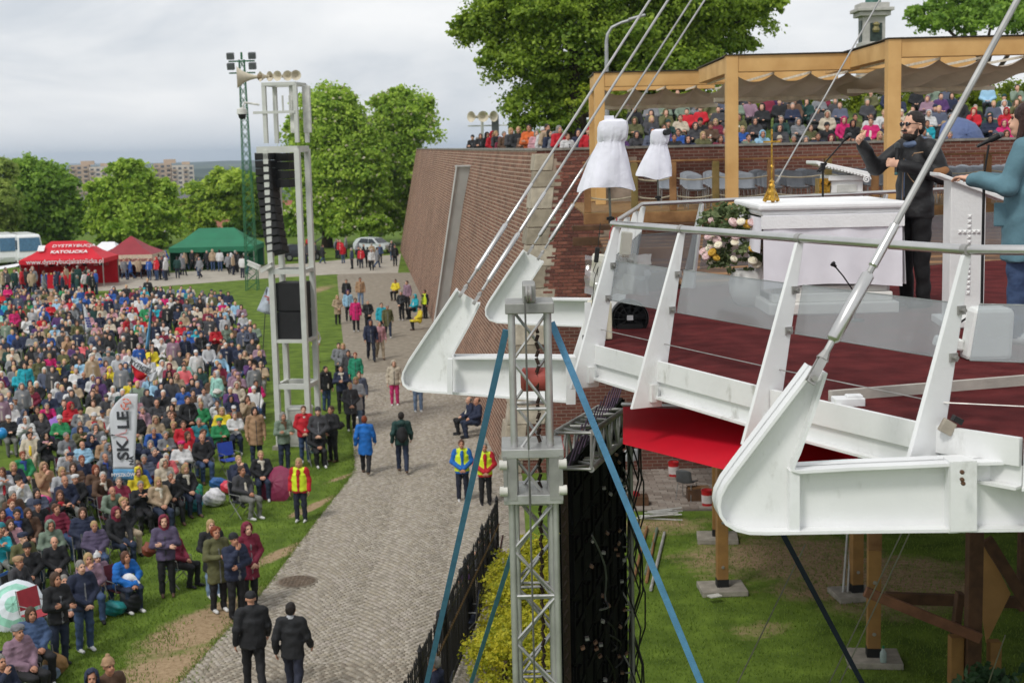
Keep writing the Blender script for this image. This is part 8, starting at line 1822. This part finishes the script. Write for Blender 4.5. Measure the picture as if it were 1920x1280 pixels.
for (x0, x1, y0, n_) in ((52, 165, 497, 12), (0, 200, 522, 30), (198, 320, 490, 26), (330, 470, 487, 22), (560, 650, 462, 9), (640, 745, 470, 8)):
    for i in range(n_):
        p = atz(rc_.uniform(x0, x1), y0+rc_.uniform(-4, 12), 1.0); add_low(p.x, p.y, 0, rc_.uniform(-3, 3), rc_.choice((4, 4, 5)), rc_.choice(('black', 'navy', 'charcoal', 'black', 'red', 'grey', 'blue', 'white', 'beige', 'dark green')), rc_.choice(('short', 'bob', 'hood', 'short')), rc_.choice(('grey', 'brown', 'dark')), rc_.choice(('black', 'jeans', 'navy')), rc_.uniform(.96, 1.06))
mc = attr_mat('crowd_cloth', .8, .2, 30)
o = link(bpy.data.objects.new('distant_crowd', npmesh('distant_crowd', np.concatenate(VL), np.concatenate(FL), [mc], cols=np.concatenate(CLr), smooth=True))); tag(o, 'mass of small distant spectators in the back of the lawn and the upper rows', 'crowd', kind='stuff')
# ---- labels that tell each person apart
def zone(d):
    p = d['o'].location; px, py = proj((p.x, p.y, p.z+(1.2 if d['sit'] else 1.6)))
    if d['where'] == 'ramp': return 'at the rampart parapet', px, py
    if d['where'] == 'terr': return 'above terrace '+('left' if px < 1365 else 'centre' if px < 1665 else 'right'), px, py
    if d['where'] == 'path': return 'path by the wall' if px > 730 else 'far path', px, py
    a = 'lawn, left' if px < 110 else 'lawn, middle' if px < 250 else 'lawn, right'
    b_ = 'front' if py > 850 else 'centre' if py > 720 else 'back'
    return '%s %s' % (b_, a), px, py
seen = {}
for d in PEOPLE:
    z_, px, py = zone(d); d['px'], d['py'] = px, py
    if d['label']: L_ = d['label']
    else: L_ = '%s in %s, %s, %s' % ('seated' if d['sit'] else 'standing', d['jac'], d['head'], z_)
    d['L'] = L_; seen.setdefault(L_, []).append(d)
ords = ['leftmost', 'second from left', 'third from left', 'fourth from left', 'fifth from left', 'sixth from left', 'seventh from left']
for L_, ds in seen.items():
    if len(ds) == 1: ds[0]['o']['label'] = ds[0]['L'] if not ds[0]['L'].startswith(('seated', 'standing')) else 'person '+ds[0]['L']
    else:
        for i, d in enumerate(sorted(ds, key=lambda q: q['px'])): d['o']['label'] = '%s person %s' % (ords[min(i, 6)], L_)
# ================================================================ THE TWO PEOPLE ON THE STAGE
HEADS['m'] = head_blob(True, True).mesh(.0065); HEADS['f'] = head_blob(True, False).mesh(.0065)
def hero(name_label, loc, rz, P, arms, mats_, head, yaw, pitch, hk, palms, lift, style='jacket', girth=1.05, extra=None, res=.013):
    part, Rh = body_mesh(P, arms, style, res=res, head=head, hres=.0055, yaw=yaw, pitch=pitch, hk=hk, girth=girth, seed=3, palms=palms, lift=lift, fold=.75)
    o = link(bpy.data.objects.new('person', to_mesh('person_hero', part))); o.location = loc; o.rotation_euler = (0, 0, rz)
    for i, m in enumerate(mats_): o.material_slots[i].link = 'OBJECT'; o.material_slots[i].material = m
    tag(o, name_label, 'person', 'people on the stage'); M4 = Matrix.Translation(P['head']) @ Matrix([list(r_) for r_ in Rh]).to_4x4()
    return o, M4
def child_blob(o, M4, b, res, name, m, disp=None):
    V, F, mi = b.mesh(res, disp); me = npmesh(name, V, F, [m], smooth=True); c = link(bpy.data.objects.new(name, me), o); c.matrix_local = M4; return c
strands = lambda x, y, z: .0022*np.sin(190*x+40*z)*np.sin(90*y+30*x)+.0015*np.sin(260*z+120*x)
mp2 = atz(1718, 578, D); mrz = R(-62)
Pm = dict(STAND); Pm.update(head=(0, -.03, 1.60), neck=(0, 0, 1.44), shz=1.41)
Am = [((.28, .06, 1.16), (.1, -.25, 1.26)), ((-.27, -.21, 1.24), (-.2, -.43, 1.44))]
blackj = mat('jacket_black_waxed', (30, 30, 32), .6, var=.25, vs=7, bump=.5, bs=18)
man, mh4 = hero('bearded man in black jacket and sunglasses speaking into a microphone, thumb raised', (mp2.x, mp2.y+.1, D), mrz, Pm, Am, [blackj, mat('trousers_black', (22, 22, 24), .8, var=.2, bump=.3), SK[2], SHO['black'], mat('collar_blue', (96, 112, 140), .8), EYE, LIP], 'm', R(2), -.02, ('grip', 'thumb'), [(-.2, .6, -.2), (.9, .1, 0)], [(0, 0, 1), (0, 0, 1)], girth=.98)
b = Blob(.015); b.el((0, .022, .042), (.081, .098, .088)).el((0, .05, -.015), (.077, .062, .075)); b.neg((0, -.105, -.03), (.085, .105, .112)); b.neg((.035, -.1, .09), (.04, .05, .05)); b.neg((-.035, -.1, .09), (.04, .05, .05)); child_blob(man, mh4, b, .007, 'hair', hm_('dark'), strands)
b = Blob(.012); b.el((0, -.046, -.092), (.053, .058, .043)).el((.05, -.015, -.06), (.015, .024, .045)).el((-.05, -.015, -.06), (.015, .024, .045)).rc((-.02, -.104, -.044), (.02, -.104, -.044), .010, .010); b.neg((0, -.112, -.06), (.022, .03, .008)); b.neg((0, -.07, -.005), (.062, .07, .036)); child_blob(man, mh4, b, .006, 'beard', hm_('dark'), strands)
sg = MB()
for q in (-1, 1): sg.lathe([(.018, -.002), (.02, 0), (.018, .002)], (q*.033, -.108, .012), 14, Matrix.Rotation(R(90), 3, 'X')); sg.tube([(q*.06, -.1, .018), (q*.08, -.05, .016), (q*.083, .02, .006)], .0035, 6)
sg.tube([(-.012, -.111, .018), (.012, -.111, .018)], .003, 6); c = sg.build('sunglasses', mat('shades', (18, 14, 18), .12, bump=0), man); c.matrix_local = mh4
b = Blob(.02); b.rc((.285, .045, 1.19), (.235, -.02, 1.185), .064, .06); c = child_blob(man, Matrix.Identity(4), b, .012, 'elbow_patch', mat('patch_tan', (150, 104, 66), .85, var=.15, bump=.3))
b = Blob(.012); b.rc((0, -.045, 1.44), (0, .05, 1.475), .07, .072, sq=(1.08, 1, .5)); child_blob(man, Matrix.Identity(4), b, .01, 'shirt_collar', mat('collar_blue', (96, 112, 140)))
mb = MB(); mb.tube([(.02, -.15, 1.32), (.025, -.165, 1.1), (.02, -.155, .86)], .006, 6); mb.build('zip', mat('zip_brass', (130, 110, 90), .4, metal=.6), man)
mb = MB(); mb.tube([(.1, -.13, 1.34), (.14, -.15, 1.36), (.2, -.1, 1.37)], .005, 5); mb.tube([(.1, -.19, 1.2), (.12, -.17, 1.15), (.16, -.16, 1.11)], .004, 5); mb.build('drawstring', mat('cord_tan', (168, 136, 104), .8), man)
# hand-held microphone
wr = np.array(Am[0][1]); Mm = man.matrix_basis
cR, sR = math.cos(mrz), math.sin(mrz)
def man_w(p): return Vector((p[0]*cR-p[1]*sR+man.location.x, p[0]*sR+p[1]*cR+man.location.y, p[2]+man.location.z))
a, b2 = man_w((.085, -.30, 1.20)), man_w((.03, -.235, 1.445)); o = empty('microphone', a, label='hand-held microphone in the bearded man\'s fist', cat='microphone'); mb = MB(); mb.tube([Vector((0, 0, 0)), (b2-a)*.8, (b2-a)*.86], [.015, .019, .024], 12); mb.build('handle', black, o, smooth=True)
mb = MB(); mb.tube([(b2-a)*.84, (b2-a)*.9, (b2-a)*.98, (b2-a)*1.04], [.024, .029, .027, .012], 12); mb.build('grille', mat('mic_grille2', (92, 98, 100), .4, metal=.7, bump=.7, bs=400), o, smooth=True)
mb = MB(); mb.tube([Vector((0, 0, 0)), (b2-a)*-.08], .014, 10); mb.build('tail', mat('mic_teal', (40, 92, 92), .5), o)
# woman in teal parka
wp = atz(1916, 642, D); Pw = dict(STAND); Pw.update(kn=[(.1, -.02, .5), (-.1, .02, .5)], an=[(.11, -.03, .09), (-.11, .07, .09)])
Aw = [((.24, -.08, 1.13), (.16, -.33, 1.18)), ((-.24, -.08, 1.13), (-.14, -.34, 1.18))]
teal = mat('parka_teal', (92, 128, 140), .8, var=.14, vs=5, bump=.45, bs=14)
wom, wh4 = hero('long-haired woman in a teal parka and jeans standing at the white lectern', (wp.x, wp.y, D), R(-120), Pw, Aw, [teal, tm('jeans'), SK[2], SHO['white'], teal, EYE, LIP], 'f', R(-4), -.08, ('relaxed', 'relaxed'), [(0, 0, -1), (0, 0, -1)], [(-1, 0, 0), (1, 0, 0)], style='coat', girth=1.02)
b = Blob(.015); b.el((0, .022, .04), (.088, .103, .095)).rc((.066, .01, 0), (.08, -.02, -.3), .03, .024).rc((-.066, .01, 0), (-.08, -.02, -.3), .03, .024).rc((0, .07, 0), (0, .09, -.32), .072, .06); b.neg((0, -.125, -.04), (.062, .1, .118)); child_blob(wom, wh4, b, .008, 'hair', mat('hair_auburn', (64, 38, 32), .5, var=.3, vs=20, bump=.8, bs=80, stretch=(3, 3, .3)), strands)
b = Blob(.025); b.el((0, .12, 1.42), (.13, .07, .09)).rc((.1, .03, 1.44), (-.1, .03, 1.44), .04, .04); child_blob(wom, Matrix.Identity(4), b, .014, 'folded_hood', teal)
mb = MB(); mb.box((.13, -.12, .93), (.02, .14, .17)); mb.build('pocket', teal, wom, bevel=.01)

# ================================================================ LAWN PROPS
def sack(px, py, w, h, col, name, lab, cat='bag', seed=1, group='bags on the lawn', glossy=.4):
    p = atz(px, py, 0); rs = np.random.RandomState(seed); b = Blob(.05); b.el((0, 0, h*.4), (w*.5, w*.42, h*.42))
    for i in range(5): b.el((rs.uniform(-.25, .25)*w, rs.uniform(-.2, .2)*w, h*rs.uniform(.3, .75)), (w*.28, w*.28, h*.25))
    b.cut((0, 0, -1), 0); ph = rs.rand(4)*6; V, F, mi = b.mesh(.03, lambda x, y, z: .012*np.sin(30*x+ph[0]+18*z)*np.sin(26*y+ph[1])+.008*np.sin(50*z+ph[2]+20*x)); me = npmesh(name, V, F, [mat('plastic_'+name+str(col), col, glossy, var=.2, vs=8, bump=.5, bs=18)], smooth=True)
    o = link(bpy.data.objects.new(name, me)); o.location = p; tag(o, lab, cat, group); return o
sack(330, 965, .38, .42, (206, 214, 220), 'carrier_bag', 'pale translucent carrier bag standing in the front row', seed=1)
sack(362, 958, .55, .5, (60, 150, 170), 'rubbish_bag', 'heap of teal and blue plastic bags by the blonde woman', seed=2)
sack(368, 940, .4, .5, (36, 140, 116), 'rubbish_bag', 'green plastic bag behind the blue one', seed=8)
sack(402, 948, .62, .5, (226, 224, 226), 'carrier_bag', 'large white plastic bag on the grass in the front row', seed=3)
sack(432, 925, .55, .48, (216, 62, 84), 'rain_cover', 'red waterproof bundle beside the reclining person', seed=4)
sack(410, 918, .5, .4, (46, 98, 160), 'rain_cover', 'blue waterproof bundle behind the white bag', seed=5)
sack(445, 940, .36, .46, (28, 28, 30), 'backpack', 'small black backpack at the reclining person\'s chair', seed=6, glossy=.7)
sack(290, 985, .6, .4, (30, 30, 32), 'backpack', 'black bag with pale strap on the grass in the front row', seed=7, glossy=.7)
sack(215, 1152, .5, .34, (44, 138, 140), 'carrier_bag', 'crumpled teal plastic bag on the grass', seed=9)
sack(247, 1148, .42, .55, (26, 28, 34), 'backpack', 'black backpack in front of the person in bright blue', seed=10, glossy=.7)
sack(105, 1262, .42, .45, (170, 130, 84), 'paper_bag', 'brown paper bag with groceries at the lower left', seed=11, glossy=.8)
sack(84, 1275, .5, .3, (120, 136, 160), 'carrier_bag', 'grey blue plastic bag at the lower left corner', seed=12)
sack(78, 975, .7, .75, (226, 84, 150), 'rain_cover', 'bright pink rain cover over a chair on the left', seed=13)
sack(100, 930, .01+.3, .3, (230, 230, 230), 'carrier_bag', 'small white bag beside the pink rain cover', seed=14)
o = sack(105, 828, .9, .95, (150, 104, 196), 'rain_cover', 'violet rain cover draped over a chair in the crowd', seed=15)
o = sack(150, 822, .8, 1.05, (186, 216, 30), 'rain_cover', 'lime green rain cover draped behind the violet one', seed=16)
sack(182, 815, .7, .8, (130, 206, 40), 'rain_cover', 'bright green rain cover right of the lime one', seed=17)
for px_, py_, w_, h_, c_, l_, z_ in ((282, 1040, .3, .3, (122, 62, 40), 'brown leather handbag hanging beside the woman in purple', .85), (112, 1150, .26, .2, (24, 24, 26), 'small black crossbody bag on the woman in black', .92), (408, 738, .3, .2, (222, 218, 210), 'cream waist bag on the person in mint', .95), (636, 803, .34, .26, (26, 26, 28), 'black shoulder bag of the woman by the seated pair', .85)):
    o = sack(px_, py_, w_, h_, c_, 'handbag', l_, seed=int(px_), group='carried bags', glossy=.6); o.location = atz(px_, py_, z_); o.location.y -= .1
o = empty('plush_toy', atz(241, 1083, .72), label='white plush toy on the lap of the person in bright blue', cat='plush toy')
b = Blob(.03); b.el((0, 0, 0), (.13, .1, .1)).rc((.1, 0, 0), (.2, 0, -.12), .05, .04).rc((-.1, 0, 0), (-.2, 0, -.12), .05, .04); V, F, mi = b.mesh(.018); link(bpy.data.objects.new('plush_body', npmesh('plush', V, F, [mat('plush', (232, 232, 234), .95, var=.06, bump=.8, bs=60)], smooth=True)), o)
# umbrellas
def umbrella(px, py, r_, col, lab, tilt_, rz, stripes=None, z=.0):
    o = empty('umbrella', atz(px, py, z), rz, label=lab, cat='umbrella'); n = 8; cols = [mat('umb_'+lab[:9], col, .6, var=.08)]+([mat('umb_s'+lab[:9], stripes, .6)] if stripes else []); rot = Matrix.Rotation(tilt_, 3, 'X'); c = rot @ Vector((0, 0, r_*.35)); c = Vector((0, 0, r_*.72)); mb = MB(); rings = [(0, .42), (.3, .38), (.55, .29), (.8, .14), (1, -.04)]; vs = []
    for f, z_ in rings:
        for i in range(n*2):
            a = math.pi*i/n; k = 1 if i % 2 == 0 else .955; vs.append(rot @ Vector((math.cos(a)*r_*f*k, math.sin(a)*r_*f*k, z_*r_-(0 if i % 2 == 0 else -.015)))+c)
    for j in range(4):
        mb.mi = 1 if (stripes and j in (0, 2)) else 0; mb.add([vs[j*16+i] for i in range(16)]+[vs[(j+1)*16+i] for i in range(16)], [(i, (i+1) % 16, (i+1) % 16+16, i+16) for i in range(16)])
    mb.build('canopy', cols, o)
    mb = MB()
    for i in range(n): a = 2*math.pi*i/n; mb.tube([rot @ Vector((0, 0, .4*r_))+c, rot @ Vector((math.cos(a)*r_*.55, math.sin(a)*r_*.55, .27*r_))+c, rot @ Vector((math.cos(a)*r_, math.sin(a)*r_, -.05*r_))+c], .005, 4)
    mb.build('rib', steel2, o); mb = MB(); mb.tube([rot @ Vector((0, 0, .48*r_))+c, rot @ Vector((0, 0, -.55*r_))+c], .008, 6); mb.build('shaft', black, o); return o
umbrella(520, 935, .55, (126, 40, 72), 'burgundy umbrella lying open on the grass', R(62), R(-20))
umbrella(32, 1175, .58, (206, 214, 220), 'white umbrella with mint stripes lying open at the left', R(58), R(8), (150, 206, 186))
umbrella(375, 585, .55, (84, 104, 164), 'blue umbrella open in the back of the lawn crowd', R(70), R(10))
p = aty(1800, 250, 44.2); o = umbrella(1800, 250, .75, (84, 100, 140), 'dark blue spotted umbrella open above the terrace parapet', R(66), R(6), z=8.6); o.location = (p.x, 44.0, 8.75)
o = link(bpy.data.objects.new('balloon', (lambda b: npmesh('balloon', *(b.mesh(.02)[:2]), [mat('balloon', (38, 140, 206), .25, bump=0)], smooth=True))(Blob(.03).el((0, 0, 0), (.15, .15, .18)).rc((0, 0, -.16), (0, 0, -.2), .02, .008)))); o.location = aty(4, 812, 42.5); tag(o, 'bright blue balloon at the left picture edge', 'balloon')
# backpacks carried by walkers
def pack(per_label, col, lab):
    for d in PEOPLE:
        if d['o'].get('label') == per_label:
            b = Blob(.03); b.el((0, .22, 1.18), (.16, .12, .24)).el((0, .3, 1.1), (.12, .07, .13)); V, F, mi = b.mesh(.022); o = link(bpy.data.objects.new('backpack', npmesh('backpack', V, F, [mat('pack_'+lab[:5], col, .75, var=.2, bump=.4)], smooth=True))); o.location = d['o'].location; o.rotation_euler = d['o'].rotation_euler; tag(o, lab, 'backpack', 'worn backpacks')
            mb = MB()
            for q in (-1, 1): mb.tube([(q*.1, .13, 1.4), (q*.11, .02, 1.5), (q*.12, -.13, 1.38), (q*.15, -.1, 1.15), (q*.14, .12, 1.02)], .016, 6)
            mb.build('strap', black, o)
pack('man in dark green jacket with backpack walking away', (26, 26, 28), 'black backpack on the man in dark green')
pack('man in black jacket with backpack standing right of the tower', (40, 40, 44), 'dark backpack on the man right of the tower')
pack('man standing in slate jacket with a black backpack', (28, 28, 30), 'black backpack on the man in slate jacket')
# folding chairs under the front rows
def camp_chair(loc, rz, col, lab):
    o = empty('folding_chair', loc, rz, label=lab, cat='folding chair', group='folding chairs on the lawn'); f = mat('camp_'+str(col), col, .8, var=.12); mb = MB(); mb.box((0, -.02, .43), (.48, .42, .02)); mb.build('seat', f, o); mb = MB(); mb.box((0, .22, .72), (.48, .02, .4), Matrix.Rotation(-.2, 3, 'X')); mb.build('backrest', f, o)
    for q in (-1, 1):
        mb = MB(); mb.tube([(q*.25, -.22, .01), (q*.25, .2, .46), (q*.25, .28, .92)], .011, 6); mb.build('leg', legm, o); mb = MB(); mb.tube([(q*.24, .26, .01), (q*.24, -.22, .45)], .011, 6); mb.build('leg', legm, o); mb = MB(); mb.tube([(q*.27, .22, .64), (q*.27, -.2, .64), (q*.27, -.22, .46)], .011, 6); mb.build('armrest', legm, o)
    return o
camp_chair(atz(432, 888, 0), .7, (46, 74, 170), 'empty blue folding chair on the grass right of the man in black')
camp_chair(atz(28, 1158, 0), 1.3, (60, 110, 180), 'striped blue deckchair at the left edge of the lawn')
camp_chair(atz(72, 1190, 0), 1.0, (170, 60, 70), 'red striped folding chair behind the white umbrella')
ccols = [(34, 38, 46), (52, 60, 84), (60, 62, 60), (90, 34, 44), (40, 70, 66)]; nch = 0
cproto = [camp_chair((0, 0, 0), 0, c, 'x') for c in ccols]; used = [False]*5
for d in PEOPLE:
    if d['sit'] and d['where'] in ('lawn', 'path') and d['o'].location.y < 43 and nch < 70:
        k = nch % 5; o = d['o']; dirv = Vector((math.sin(o.rotation_euler.z), -math.cos(o.rotation_euler.z), 0))
        if not used[k]: c = cproto[k]; used[k] = True
        else: c = dup(cproto[k])
        c.location = Vector((o.location.x, o.location.y, 0))-dirv*.03; c.rotation_euler = (0, 0, o.rotation_euler.z); lb = o['label']; lb = lb[7:] if lb.startswith('person ') else lb; c['label'] = 'folding chair under the '+' '.join(lb.replace(',', '').split()[:9]); nch += 1
# keep labels of chairs apart from each other
cnt_ = {}
for o in list(S.objects):
    if o.parent is None and 'label' in o.keys(): cnt_.setdefault(o['label'], []).append(o)
for L_, os_ in cnt_.items():
    if len(os_) > 1 and not (os_[0].get('group') and False):
        for i, o in enumerate(sorted(os_, key=lambda q: q.location.x)): o['label'] = ords[min(i, 6)]+' '+L_
# ================================================================ HAZE over the far land
hz = MB(); hz.box((0, 8000, 22), (26000, 17000, 170)); o = hz.build('haze', []) if False else None
me = MB().box((0, 8200, 30), (27000, 16800, 160)).mesh('haze'); hzm = bpy.data.materials.new('haze'); hzm.use_nodes = True; t = hzm.node_tree; t.nodes.clear()
pv = N(t, 'ShaderNodeVolumePrincipled'); pv.inputs['Color'].default_value = (.72, .85, 1, 1); pv.inputs['Density'].default_value = .00012; pv.inputs['Anisotropy'].default_value = .2
ou = N(t, 'ShaderNodeOutputMaterial'); t.links.new(pv.outputs[0], ou.inputs['Volume']); me.materials.append(hzm)
o = link(bpy.data.objects.new('haze', me)); tag(o, 'thin pale haze over the distant wooded hills', 'haze', kind='stuff')
